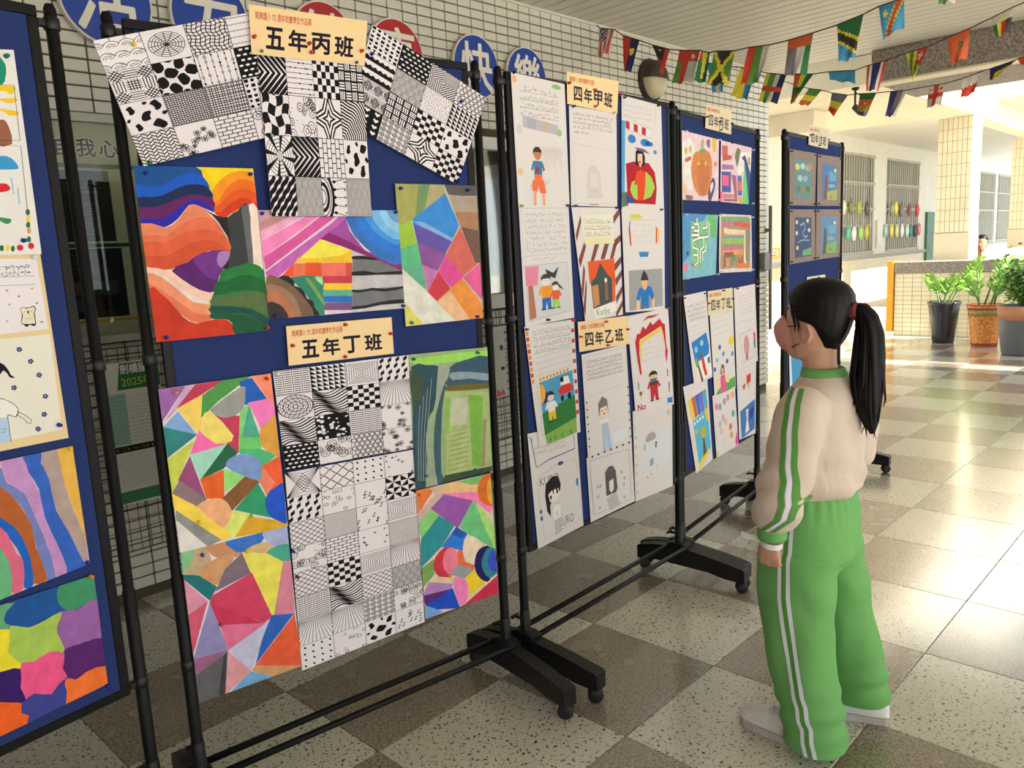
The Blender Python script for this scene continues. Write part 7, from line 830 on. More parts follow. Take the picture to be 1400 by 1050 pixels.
def strip_on(me, rows, off=.0022):
    """thin band laid on a surface; rows of points are dropped on the surface along +x"""
    bv=BVHTree.FromPolygons([v.co for v in me.vertices],[list(p.vertices) for p in me.polygons]); m=MB(); V=[]
    for row in rows:
        for p in row:
            h=bv.ray_cast(Vector(p),Vector((1,0,0))); 
            if h[0] is None: h=bv.find_nearest(Vector(p))
            V.append(h[0]+h[1]*off)
    n=len(rows[0]); m.add(V,[(i*n+k,i*n+k+1,(i+1)*n+k+1,(i+1)*n+k) for i in range(len(rows)-1) for k in range(n-1)],None,True); return m
def interp(path,n):
    out=[]
    for i in range(n):
        t=i/(n-1)*(len(path)-1); k=min(int(t),len(path)-2); f=t-k; f=f*f*(3-2*f)*.3+f*.7
        out.append(tuple(path[k][j]*(1-f)+path[k+1][j]*f for j in range(len(path[0]))))
    return out
HEAD=[(1.172,.085,.018,.022),(1.182,.078,.04,.038),(1.205,.06,.066,.052),(1.235,.05,.078,.062),(1.265,.043,.084,.068),(1.295,.038,.088,.072),(1.325,.034,.088,.073),(1.352,.03,.08,.067),(1.375,.028,.062,.053),(1.39,.026,.038,.033),(1.397,.026,.012,.01)]
girl=thing('person','girl with a black ponytail and pink mask in a beige top and green trousers','person',(.945,-1.57,0),0)
b=MB()
b.loft([ring(z,0,cy,hw,hd,24,2.1) for z,cy,hd,hw in HEAD])
b.loft([ring(1.06,0,.01,.06,.06),ring(1.12,0,.026,.046,.051),ring(1.17,0,.032,.041,.047),ring(1.22,0,.036,.045,.05)])
b.loft([ring(.66,0,.04,.11,.085),ring(.76,0,.04,.10,.08),ring(.9,0,.03,.1,.075),ring(1.02,0,.02,.115,.075),ring(1.085,0,.015,.09,.06),ring(1.11,0,.012,.045,.045)])
for pts,rs in (([(-.1,.015,1.06),(-.17,.02,1.0),(-.195,.035,.86),(-.2,.065,.765),(-.2,.078,.685)],[.045,.038,.031,.026,.019]),([(.1,.015,1.06),(.17,.0,1.0),(.185,-.01,.87),(.16,.08,.81),(.14,.15,.79)],[.045,.038,.031,.026,.019]),
               ([(-.07,.035,.72),(-.09,.05,.55),(-.098,.05,.40),(-.1,.02,.24),(-.1,-.01,.08)],[.075,.065,.05,.042,.03]),([(.07,.035,.72),(.1,.03,.55),(.12,.015,.40),(.15,-.03,.24),(.18,-.075,.09)],[.075,.065,.05,.042,.03])): b.tube(pts,rs,14)
# nose, ears
b.tube([(0,.118,1.29),(0,.133,1.262),(0,.135,1.25)],[.008,.012,.012],8)
for sx in (-1,1):
    b.loft([[(sx*(.066+.013*w),.044+.017*s*math.cos(t)-.008*w,1.25+.028*s*math.sin(t)-.05*(.015*s*math.cos(t))) for t in [2*math.pi*k/12 for k in range(12)]] for w,s in ((0,.7),(.6,.95),(1,.9))])
    b.tube([(sx*.073,.054,1.226),(sx*.081,.032,1.234),(sx*.085,.022,1.256),(sx*.084,.032,1.279),(sx*.076,.054,1.276)],[.0045,.0055,.006,.0056,.0045],8)
# left hand: palm, four curled fingers, thumb leaving the side of the palm
def hand(base,sx):
    x,y,z=base
    b.loft([ring(z+.02,x,y,.016,.02,14),ring(z-.002,x,y+.002,.015,.026,14),ring(z-.03,x,y+.004,.014,.032,14),ring(z-.048,x+.003*sx,y+.005,.012,.031,14)])
    for k,(dy,L) in enumerate(((.026,.9),(.009,1.0),(-.008,.95),(-.023,.78))):
        p0=Vector((x,y+.004+dy,z-.042)); p1=p0+Vector((.006*sx,.001,-.026*L)); p2=p1+Vector((.02*sx,0,-.012*L)); p3=p2+Vector((.014*sx,-.001,.008)); b.tube([p0,p1,p2,p3],[.0085,.008,.0075,.0065],8)
    b.tube([(x+.004*sx,y+.026,z-.008),(x+.012*sx,y+.04,z-.03),(x+.02*sx,y+.038,z-.052),(x+.024*sx,y+.03,z-.062)],[.0095,.009,.0078,.0066],8)
hand((-.2,.08,.667),1); hand((.135,.165,.78),-1)
body=fuse(b,.0042,3,name='body'); o=obj('body',body,M_skin,girl)
# face details
M_eye=mat('eye_dark',C(20,16,16),.2); M_eyew=mat('eye_white',C(225,220,215),.3); M_brow=M_hair
for sx in (-1,1):
    e=MB(); e.lathe([(0,-.011),(.007,-.008),(.0105,0),(.007,.008),(0,.011)],10); e.v=[(sx*.031+a,.108+c*.5,1.298+q*.62) for a,q,c in e.v]; eo=e.build('eye',M_eyew,o)
    e=MB(); e.tube([(sx*.0315,.1135,1.298),(sx*.0318,.1155,1.298)],.0055,10); e.build('iris',M_eye,eo)
    e=MB(); e.tube([(sx*.018,.121,1.319),(sx*.032,.117,1.324),(sx*.047,.104,1.321)],[.002,.003,.0015],6); e.build('eyebrow',M_brow,o)
    e=MB(); e.tube([(sx*.020,.118,1.305),(sx*.032,.1155,1.307),(sx*.043,.107,1.303)],[.0015,.0024,.0015],6); e.build('eyelash',M_brow,o)
# mask and loops
M_mask=mat('pink_mask',C(214,150,142),.8,noise=(80,.04),bump=(200,.1)); m=MB(); R=[]
PR=[(1.187,.098),(1.190,.118),(1.201,.141),(1.221,.156),(1.25,.164),(1.273,.162),(1.288,.149),(1.302,.133)]
def headpt(az,z,k):
    """point on the head outline grown by k at height z; az from the front"""
    for (z0,c0,d0,w0),(z1,c1,d1,w1) in zip(HEAD,HEAD[1:]):
        if z0<=z<=z1: t=(z-z0)/(z1-z0); cy,hd,hw=c0+(c1-c0)*t,d0+(d1-d0)*t,w0+(w1-w0)*t; break
    else: cy,hd,hw=(HEAD[-1][1],.012,.01) if z>1.39 else HEAD[0][1:]
    return (math.sin(az)*(hw+k),cy+math.cos(az)*(hd+k),z)
PQ=interp(PR,13)
for i in range(13):
    v=i/12; zc,yc=PQ[i]; row=[]
    for k in range(17):
        u=k/16*2-1; f=abs(u)**2.4; z=zc+(1.19+v*.088-zc)*f; hx,hy,_=headpt(u*(1.3-.45*v),max(z,1.188),.0035); row.append((hx,hy+max(0,yc-headpt(0,max(zc,1.188),0)[1])*(1-f),z))
    R.append(row)
m.add([p for r in R for p in r]+[(p[0]*.96,p[1]-.003,p[2]) for r in R for p in r],[(i*17+k,i*17+k+1,(i+1)*17+k+1,(i+1)*17+k) for i in range(12) for k in range(16)]+[(221+i*17+k,221+i*17+k+1,221+(i+1)*17+k+1,221+(i+1)*17+k) for i in range(12) for k in range(16)],None,True)
mk=m.build('face_mask',M_mask,girl,fix=False)
for i in (4,8):
    q=MB(); q.tube([(R[i][k][0]*1.005,R[i][k][1]+.0006,R[i][k][2]) for k in range(17)],.0011,5); q.build('pleat',M_mask,mk)
M_loop=mat('mask_loop',C(34,28,30),.7)
for sx in (-1,1):
    for zz in (((.8,1.272,.005),(1.1,1.274,.006),(1.4,1.276,.009)),((1.12,1.21,.006),(1.3,1.218,.007),(1.45,1.224,.009))):
        MB().tube([headpt(sx*a,z,k) for a,z,k in zz],.0017,6).build('ear_loop',M_loop,mk)
# hair: cap, fringe strands, ponytail with tie
def hairline(a):
    a=abs((a+math.pi)%(2*math.pi)-math.pi); P=[(0,1.347),(.6,1.342),(1.0,1.318),(1.3,1.29),(1.55,1.285),(1.8,1.275),(2.1,1.24),(2.6,1.2),(3.15,1.182)]
    for (a0,z0),(a1,z1) in zip(P,P[1:]):
        if a0<=a<=a1: return z0+(z1-z0)*(a-a0)/(a1-a0)
    return 1.2
h=MB(); N=64; rows=14; V=[]
for i in range(rows):
    t=i/(rows-1)
    for k in range(N):
        a=2*math.pi*k/N; zl=hairline(a); z=1.396-(1.396-zl)*t**1.25; back=max(0,-math.cos(a)); thick=.009+.003*back+(.0015*math.sin(a*40) if 0<i<rows-1 else 0)
        if i==rows-1: thick=.0005
        if z>1.375: thick=.011
        x,y,zz=headpt(a,min(z,1.3965),thick); V.append((x,y,zz+(.010 if z>1.36 else .010*max(0,(z-1.3)/.06))))
V.append((0,.026,1.4075)); h.add(V,[(i*N+k,i*N+(k+1)%N,(i+1)*N+(k+1)%N,(i+1)*N+k) for i in range(rows-1) for k in range(N)]+[(len(V)-1,(k+1)%N,k) for k in range(N)],None,True)
cap=h.build('hair',M_hair,girl)
rr=random.Random(2)
for sx,a0 in ((-1,.95),(-1,1.1),(1,.95),(1,1.05)):
    p=[headpt(sx*a0,1.335,.008),headpt(sx*(a0+.1),1.31,.006),headpt(sx*(a0+.22),1.28,.004),headpt(sx*(a0+.25),1.255,.004)]; MB().tube(p,[.006,.0045,.003,.0008],6).build('hair_strand',M_hair,cap)
PT=[(0,-.046,1.312),(0,-.064,1.316),(.002,-.082,1.314),(.004,-.097,1.292),(.006,-.104,1.25),(.004,-.105,1.19),(.0,-.106,1.13),(-.002,-.108,1.07),(0,-.112,1.02),(.002,-.12,.97)]
RR=[.018,.016,.023,.03,.036,.04,.041,.036,.026,.006]
pt=MB(); pth=interp(PT,28); rad=[r[0] for r in interp([(r,) for r in RR],28)]; rings=[]
for i,(p,r) in enumerate(zip(pth,rad)):
    d=(Vector(pth[min(i+1,27)])-Vector(pth[max(i-1,0)])).normalized(); a=Vector((1,0,0)); c=d.cross(a).normalized()
    rings.append([Vector(p)+a*math.cos(t)*r*.85*(1+.09*math.sin(t*9+i*.25)+.05*math.sin(t*17))+c*math.sin(t)*r*(1+.09*math.sin(t*9+i*.25)) for t in [2*math.pi*k/36 for k in range(36)]])
pt.loft(rings); pony=pt.build('ponytail',M_hair,girl)
for i in range(16):
    a=rr.uniform(0,6.28); s0=rr.randint(9,16); p=[]
    for j,k in enumerate((s0,s0+4,s0+7,min(27,s0+10))):
        k=min(27,k); q=Vector(pth[k]); w=rad[k]*(.95+.12*j*rr.random()); p.append((q.x+w*.85*math.cos(a),q.y+w*math.sin(a),q.z-(.02*j if k==27 else 0)))
    p.append((p[-1][0]+rr.uniform(-.012,.012),p[-1][1]+rr.uniform(-.015,.012),p[-1][2]-rr.uniform(.02,.05))); MB().tube(p,[.004,.005,.0045,.003,.0006],6).build('hair_strand',M_hair,pony)
t=MB(); t.lathe([(.017,-.012),(.024,-.009),(.0255,-.002),(.0235,.002),(.0255,.006),(.023,.012),(.017,.013)],20); t.v=[(x,-.062-z,1.314+y) for x,y,z in t.v]; t.build('hair_tie',mat('maroon_band',C(120,44,48),.8,bump=(160,.5)),girl)
# clothes
M_top=mat('beige_jersey',C(206,190,176),.9,noise=(25,.03),bump=(30,.35)); M_green=mat('green_jersey',C(108,170,96),.88,noise=(25,.04),bump=(28,.35)); M_dgreen=mat('green_stripe',C(84,146,62),.85); M_wstripe=mat('white_stripe',C(222,226,236),.8)
s=MB()
s.loft([ring(z,0,cy,hw,hd,32,2.3) for z,cy,hw,hd in ((.787,.045,.15,.118),(.8,.045,.162,.131),(.835,.044,.167,.136),(.88,.04,.163,.127),(.95,.032,.157,.117),(1.02,.026,.155,.109),(1.065,.02,.146,.096),(1.095,.018,.118,.083),(1.122,.016,.08,.066),(1.135,.016,.06,.057))])
SL=[(-.105,.015,1.075),(-.155,.018,1.035),(-.182,.022,.97),(-.198,.03,.89),(-.21,.042,.84),(-.212,.056,.785),(-.205,.072,.735),(-.2,.077,.712)]
s.tube(interp(SL,16),[r[0] for r in interp([(.062,),(.072,),(.071,),(.068,),(.07,),(.07,),(.06,),(.035,)],16)],20)
s.tube([(.105,.015,1.075),(.16,.008,1.03),(.185,-.01,.94),(.19,-.008,.86),(.175,.06,.825),(.155,.115,.81)],[.06,.066,.064,.062,.054,.036],18)
def fold_top(c):
    d=.005*math.sin(c.z*70+c.y*40+c.x*30)*max(0,1-abs(c.z-.82)/.12)
    d+=.006*math.sin((c.z+c.x*.8)*55+c.y*25)*(1 if c.x<-.13 else .35)*max(0,1-abs(c.z-.84)/.22)
    d+=.003*math.sin(c.x*60+c.z*14)*max(0,-c.y*12)*(1 if c.z<1.05 else 0)
    return d
top=fuse(s,.0062,6,fold_top,'sweatshirt'); obj('sweatshirt',top,M_top,girl)
p=MB()
p.loft([ring(z,0,cy,hw,hd,32,2.3) for z,cy,hw,hd in ((.815,.045,.128,.1),(.78,.045,.142,.112),(.72,.046,.158,.124),(.66,.046,.166,.128),(.6,.046,.168,.126),(.56,.046,.16,.11))])
LG=[(.62,-.085,.05,.094,.118),(.5,-.093,.057,.092,.112),(.4,-.098,.05,.09,.106),(.3,-.1,.036,.09,.1),(.2,-.1,.014,.09,.094),(.1,-.1,-.006,.092,.09),(.03,-.1,-.016,.095,.09)]
RG=[(.62,.085,.05,.094,.118),(.5,.1,.034,.09,.112),(.4,.114,.014,.086,.104),(.3,.13,-.008,.085,.1),(.2,.148,-.028,.082,.092),(.12,.162,-.04,.08,.09),(.065,.168,-.045,.082,.092)]
for Q in (LG,RG): p.loft([ring(z,x,y,hw,hd,28,2.2) for z,x,y,hw,hd in Q])
def fold_pants(c):
    d=.0028*math.sin(math.atan2(c.y-.045,c.x)*26)*max(0,min(1,(c.z-.70)/.08))
    d+=.0055*math.sin(c.z*85+c.y*30+c.x*22)*max(0,1-abs(c.z-.13)/.13)
    d+=.005*math.sin((c.z*.8-c.y)*46)*max(0,1-abs(c.z-.5)/.16)*max(0,min(1,(.06-c.y)*9))
    d+=.004*math.sin(c.y*55+c.z*9)*max(0,1-abs(c.z-.33)/.25)
    return d
pants=fuse(p,.0068,5,fold_pants,'trousers'); obj('trousers',pants,M_green,girl)
for dy,w,mm,nm in ((-.0125,.0085,M_wstripe,'white_stripe'),(.0,.0085,M_dgreen,'green_stripe'),(.0125,.0085,M_wstripe,'white_stripe')):
    PP=interp([(.05,.775),(.052,.6),(.05,.5),(.03,.36),(.004,.22),(-.02,.12),(-.036,.035)],70)
    strip_on(pants,[[(-.5,y+dy+w*(k-1)/1.5,z) for k in range(3)] for y,z in PP]).build(nm,mm,girl,fix=False)
for dy,w,mm,nm in ((-.0145,.0095,M_dgreen,'green_stripe'),(.0,.0085,M_wstripe,'white_stripe'),(.0145,.0095,M_dgreen,'green_stripe')):
    PP=interp([(.026,1.112),(.018,1.085),(.013,1.05),(.007,.95),(.002,.87),(.002,.81),(.016,.765),(.05,.735),(.066,.722)],60)
    strip_on(top,[[(-.5,y+dy+w*(k-1)/1.5,z) for k in range(3)] for y,z in PP]).build(nm,mm,girl,fix=False)
bv=BVHTree.FromPolygons([v.co for v in top.vertices],[list(q.vertices) for q in top.polygons]); e=MB(); V=[]
for k in range(10):
    a=k*math.pi/5; rr_=.017 if k%2==0 else .010; hh=bv.ray_cast(Vector((-.085+rr_*math.sin(a),.5,.975+rr_*math.cos(a))),Vector((0,-1,0))); V.append(hh[0]+hh[1]*.002)
e.add(V,[list(range(10))]); e.build('emblem',mat('red_emblem',C(196,48,60),.7),girl,fix=False)
c=MB(); c.loft([ring(1.118,0,.016,.076,.066,32,2.1),ring(1.135,0,.018,.068,.062,32,2.1),ring(1.15,0,.02,.058,.058,32,2.1),ring(1.152,0,.021,.052,.053,32,2.1),ring(1.12,0,.018,.05,.051,32,2.1)],caps=False); c.build('collar',M_green,girl)
for cx,cy,z,tl in ((-.2,.078,.697,1),): 
    c=MB(); c.loft([ring(z+.016,cx,cy,.036,.038,20),ring(z+.008,cx,cy,.04,.042,20),ring(z-.014,cx,cy,.0385,.041,20),ring(z-.02,cx,cy,.034,.036,20),ring(z-.018,cx,cy,.024,.026,20)],caps=False); c.build('cuff',M_green,girl)
c=MB(); c.tube([(.165,.10,.81),(.14,.145,.795)],[.04,.036],16); c.build('cuff',M_green,girl)
# paper wristband with a loose end
w=MB(); n=22
def band(k,z): a=k/n*2*math.pi; return (-.2+.027*math.cos(a),.08+.03*math.sin(a),z+.005*math.sin(a+.6))
V=[band(k,.675) for k in range(n)]+[band(k,.659) for k in range(n)]; w.add(V,[(k,(k+1)%n,n+(k+1)%n,n+k) for k in range(n)]); w.add([(-.205,.108,.679),(-.215,.165,.687),(-.217,.166,.671),(-.207,.108,.663)],[(0,1,2,3)])
wb=w.build('wristband',mat('wristband_paper',C(226,226,222),.6),girl,fix=False); sm=wb.modifiers.new('thick','SOLIDIFY'); sm.thickness=.001
# trainers
M_shoe=mat('silver_trainer',C(226,223,224),.32,noise=(40,.06)); M_sole=mat('trainer_sole',C(186,180,178),.55,noise=(30,.06))
def shoe(heel,ang):
    t=bpy.data.objects.new('trainer',None); COL.objects.link(t); t.parent=girl; t.location=(heel[0],heel[1],0); t.rotation_euler=(0,0,ang)
    sec=[(-.012,.028,.05),(.0,.036,.078),(.04,.038,.092),(.09,.037,.09),(.13,.042,.076),(.17,.046,.064),(.205,.043,.056),(.23,.03,.046),(.242,.012,.032)]
    up=MB(); up.loft([[(hw*math.cos(a)*(1 if math.sin(a)<0 else .9),y,.022+max(0,math.sin(a))**.8*(h-.022)) for a in [2*math.pi*k/18 for k in range(18)]] for y,hw,h in sec]); up.build('upper',M_shoe,t)
    so=MB(); out=[(1.08*hw,y) for y,hw,h in sec]; poly=[(x,y) for x,y in out]+[(-x,y) for x,y in out[::-1]]; so.prism(poly,2,.001,.024); so.build('sole',M_sole,t)
    for i in range(4): y=.105+i*.016; z=.09-.008*i; MB().tube([(-.022,y,z-.006),(0,y+.003,z+.001),(.022,y,z-.006)],.0028,6).build('lace',M_wstripe,t)
shoe((-.1,.0),-.12); shoe((.19,-.115),.35)
# boy far off behind the white parapet
boy=thing('person','boy in a red collared shirt behind the white parapet in the distance','person',(13.25,.95,0),1.5)
b=MB(); k=1.0
b.loft([ring((z-1.172)*1.12+1.18,0,cy-.03,hw*1.08,hd*1.05,18,2.1) for z,cy,hd,hw in HEAD]); b.loft([ring(1.08,0,0,.055,.05,16),ring(1.22,0,.0,.045,.045,16)]); b.loft([ring(.5,0,0,.14,.1,18),ring(.9,0,0,.15,.1,18),ring(1.06,0,0,.15,.085,18),ring(1.12,0,0,.06,.05,18)])
for sx in (-1,1): b.tube([(sx*.13,0,1.05),(sx*.2,.0,.85),(sx*.2,.1,.7)],[.05,.042,.03],10); b.tube([(sx*.07,0,.55),(sx*.08,.02,.3),(sx*.08,0,.02)],[.075,.055,.045],10); b.loft([[(sx*(.074+.012*w),-.004+.018*q*math.cos(t),1.268+.03*q*math.sin(t)) for t in [2*math.pi*k/10 for k in range(10)]] for w,q in ((0,.8),(1,1),(1.2,.8))])
b.tube([(0,.095,1.3),(0,.108,1.268)],[.008,.013],8); bo=obj('body',fuse(b,.009,3,name='body'),mat('tanned_skin',C(158,106,82),.55,noise=(30,.05)),boy)
h=MB(); h.loft([ring(z,0,cy,hw,hd,24,2.1) for z,cy,hw,hd in ((1.35,-.018,.084,.09),(1.375,-.014,.084,.098),(1.405,-.01,.074,.088),(1.435,-.01,.045,.055),(1.445,-.01,.012,.014))]); h.loft([ring(z,0,cy,hw,hd,20,2.1) for z,cy,hw,hd in ((1.24,-.055,.06,.05),(1.3,-.05,.078,.06),(1.38,-.04,.08,.07))]); h.build('hair',M_hair,boy)
s=MB(); s.loft([ring(.7,0,0,.165,.12,20),ring(.95,0,0,.165,.112,20),ring(1.06,0,0,.155,.095,20),ring(1.12,0,0,.08,.066,20),ring(1.145,0,0,.058,.058,20)]); 
for sx in (-1,1): s.tube([(sx*.12,0,1.06),(sx*.19,.0,.93)],[.062,.058],12)
obj('shirt',fuse(s,.012,3,name='shirt'),_M['red_cloth'],boy)
for sx in (-1,1): e=MB(); e.tube([(sx*.032,.066,1.318),(sx*.032,.072,1.318)],.007,8); e.build('eye',M_eye,boy)
sh=MB(); sh.loft([ring(.74,0,0,.16,.12,18),ring(.5,0,0,.165,.12,18)]); 
for sx in (-1,1): sh.tube([(sx*.075,0,.6),(sx*.085,.01,.38)],[.09,.085],12)
obj('shorts',fuse(sh,.012,2,name='shorts'),mat('navy_cloth',C(40,46,72),.85),boy)
# ================================================================ FLAG BUNTING
def F(r,g,b): return C(r,g,b)
RED=F(200,62,44); GRN=F(86,140,62); DGR=F(40,110,66); YEL=F(222,206,60); BLK=F(50,46,44); WH=F(206,200,190); BLU=F(44,50,110); SKY=F(66,146,186); ORG=F(206,96,52); NAV=F(34,36,84); GRY=F(120,112,120)
star=lambda u,v,cu,cv,r: math.hypot(u-cu,(v-cv)*1.3)<r*(.55+.45*abs(math.cos(2.5*math.atan2(v-cv,u-cu))))
FL={'usa':lambda u,v:(WH if (int(u*16)+int(v*20))%3==0 else NAV) if u<.5 and v<.42 else (RED if int((u*.7+.02)*9)%2 else WH),
'malay':lambda u,v:YEL if math.hypot(u-.7,(v-.38)*1.4)<.17 else (RED if u<.5 else NAV),'png':lambda u,v:(WH if star(u,v,.4,.15,.07) else BLK) if v<.55-.3*abs(u-.5)+0 and u<.75 else RED,
'oman':lambda u,v:(WH if star(u,v,.72,.18,.12) else RED) if v<.36 or .3<u<.55 else (GRN if u<.4 else WH),'guyana':lambda u,v:YEL if abs(u-.5)<.3*(1-v) else (RED if u<.5 and v<.3 else DGR),
'jamaica':lambda u,v:YEL if abs(abs(u-.5)-abs(v-.5))<.1 else (BLK if abs(v-.5)>abs(u-.5) else GRN),'madagascar':lambda u,v:RED if u<.38 else (GRN if u<.75 else WH),
'uae':lambda u,v:ORG if v<.3 else (GRY if u<.42 else WH if u<.8 else DGR),'tanzania':lambda u,v:(DGR if v<.42*u+.12 else YEL if v<.42*u+.2 else BLK if v<.42*u+.42 else YEL if v<.42*u+.5 else SKY),
'congo':lambda u,v:YEL if star(u,v,.24,.3,.15) else (ORG if abs(u-(.85-.62*v))<.12 else YEL if abs(u-(.85-.62*v))<.17 else SKY),'green':lambda u,v:GRN if u<.5 else WH,
'argentina':lambda u,v:SKY if abs(u-.5)>.18 else WH,'ukraine':lambda u,v:YEL if u<.6 else SKY,'central':lambda u,v:RED if .42<v<.6 else (YEL if u<.25 else GRN if u<.5 else WH if u<.75 else NAV),
'guinea':lambda u,v:(ORG if u<.35 else YEL if u<.65 else DGR) if v<.45 else (DGR if v<.65 else F(150,110,40)),'blue':lambda u,v:SKY,'thai':lambda u,v:RED if u<.14 or u>.86 else WH if u<.32 or u>.7 else NAV,
'togo':lambda u,v:(WH if star(u,v,.72,.25,.15) else RED) if u>.48 and v<.5 else (GRN if int(u*5+v*2)%2 else YEL),'morocco':lambda u,v:DGR if .07<math.hypot(u-.6,v-.45)<.13 else ORG,
'zimbabwe':lambda u,v:(YEL if star(u,v,.6,.2,.16) else WH) if v<.4 else (DGR if u<.25 else YEL if u<.45 else RED if u<.7 else BLK),'ethiopia':lambda u,v:GRN if v<.4 else YEL if v<.7 else ORG,
'belgium':lambda u,v:GRY if v<.38 else YEL if v<.74 else RED,'cameroon':lambda u,v:DGR if v<.36 else ((YEL if star(u,v,.55,.55,.12) else ORG) if v<.68 else F(170,140,40)),'estonia':lambda u,v:BLU if u<.42 else GRY if u<.76 else WH,
'georgia':lambda u,v:RED if abs(u-.5)<.14 or abs(v-.5)<.12 or star(u,v,.2,.2,.1) or star(u,v,.8,.2,.1) else WH,'bahrain':lambda u,v:WH if v<.45+.1*abs(math.sin(u*14)) else RED,'bosnia':lambda u,v:YEL if u>.25 and v>.25+.3*(1-u) else NAV,'redflag':lambda u,v:RED}
BUNT=[(3.65,'flag bunting with the striped star flag, nearest across the ceiling',(1.26,3.135),(-2.4,3.14),[('usa',1.231,3.11,1.102,3.072,1.166,2.925,1.260,2.903),('malay',1.033,3.018,.89,2.953,.971,2.757,1.041,2.77),('png',.788,2.903,.641,2.842,.692,2.677,.744,2.744),('oman',.567,2.822,.41,2.79,.491,2.603,.617,2.61),('guyana',.4,2.784,.34,2.76,.396,2.586,.429,2.592),('jamaica',.308,2.763,.156,2.737,.23,2.547,.342,2.548),('madagascar',.064,2.737,-.079,2.725,.004,2.517,.1,2.516),('uae',-.198,2.726,-.357,2.736,-.292,2.516,-.194,2.517),('tanzania',-.497,2.749,-.648,2.774,-.598,2.55,-.522,2.532),('congo',-.732,2.797,-.868,2.81,-.857,2.666,-.773,2.602),('green',-1.036,2.84,-1.181,2.86,-1.108,2.74,-1.058,2.72)]),
(4.9,'flag bunting with the plain blue and orange flags, middle string',(1.26,3.06),(-2.2,3.14),[('argentina',1.077,2.999,.916,2.945,.931,2.753,1.011,2.743),('ukraine',.767,2.906,.647,2.867,.723,2.65,.839,2.692),('central',.551,2.824,.385,2.78,.486,2.589,.603,2.608),('guinea',.321,2.774,.172,2.747,.307,2.561,.372,2.56),('blue',.06,2.742,-.139,2.716,-.135,2.629,.037,2.675),('thai',-.222,2.731,-.361,2.744,-.282,2.558,-.236,2.545),('togo',-.485,2.764,-.636,2.782,-.557,2.58,-.529,2.56),('morocco',-.744,2.811,-.889,2.845,-.861,2.666,-.787,2.619),('zimbabwe',-1.003,2.879,-1.134,2.921,-1.107,2.78,-1.047,2.743)]),
(5.9,'flag bunting with the red cross flag, furthest string',(1.26,3.1),(-2.0,3.14),[('ethiopia',.635,2.828,.524,2.797,.66,2.689,.721,2.705),('belgium',.433,2.757,.294,2.716,.398,2.556,.476,2.617),('cameroon',.196,2.711,.058,2.694,.114,2.549,.23,2.573),('estonia',-.053,2.687,-.185,2.676,-.087,2.489,-.029,2.486),('georgia',-.343,2.678,-.471,2.678,-.441,2.526,-.334,2.509),('bahrain',-.596,2.694,-.716,2.721,-.673,2.588,-.594,2.535),('bosnia',-.778,2.731,-.948,2.762,-.845,2.655,-.771,2.647),('redflag',-.959,2.771,-1.093,2.786,-1.061,2.699,-.976,2.726)])]
rf=random.Random(4)
for X,lab,p0,p1,fl in BUNT:
    t=thing('flag_bunting',lab,'bunting',(X,0,0),0,'strings of small world flags'); pts=[(0,)+p0]
    for f in fl: pts+=[(0,f[1],f[2]),(0,f[3],f[4])]
    pts.append((0,)+p1); MB().tube(pts,.004,6).build('cord',mat('bunting_cord',C(70,58,50),.9),t)
    for k,f in enumerate(fl):
        n,m=14,18; V=[]; ph=rf.uniform(0,6); tw=rf.uniform(.4,1)*.05*rf.choice((-1,1)); b=MB(); g=FL[f[0]]
        for j in range(m+1):
            v=j/m
            for i in range(n+1):
                u=i/n; y=(f[1]*(1-u)+f[3]*u)*(1-v)+(f[7]*(1-u)+f[5]*u)*v; z=(f[2]*(1-u)+f[4]*u)*(1-v)+(f[8]*(1-u)+f[6]*u)*v
                V.append((.018*math.sin(u*5+ph)*v+tw*(u-.5)*v*2+.012*math.sin(u*9+v*3+ph)*v,y,z+(.006*math.sin(u*11) if j==m else 0)))
        for j in range(m):
            for i in range(n): b.add([],[],None); b.f.append([j*(n+1)+i,j*(n+1)+i+1,(j+1)*(n+1)+i+1,(j+1)*(n+1)+i]); b.c.append(g((i+.5)/n,(j+.5)/m)); b.sm.append(True)
        b.v=V; b.build('flag',M_fabricprint,t,fix=False)
# camera hanging from the beam
t=thing('security_camera','small black security camera hanging from the corridor ceiling behind the bunting','camera',(8.0,1.02,3.128))
MB().lathe([(0,0),(.04,0),(.04,-.02),(.016,-.03),(0,-.03)],14).build('mount',M_plastic,t); MB().tube([(0,0,-.03),(0,0,-.2)],.012,8).build('stem',M_plastic,t); MB().tube([(-.02,0,-.2),(-.03,-.07,-.27),(-.04,-.13,-.29)],[.035,.038,.036],12).build('housing',M_plastic,t)
MB().tube([(.0,0,-.05),(.05,-.07,-.1),(.05,-.1,-.18),(.0,-.05,-.24)],.005,6).build('cable',M_rubber,t)
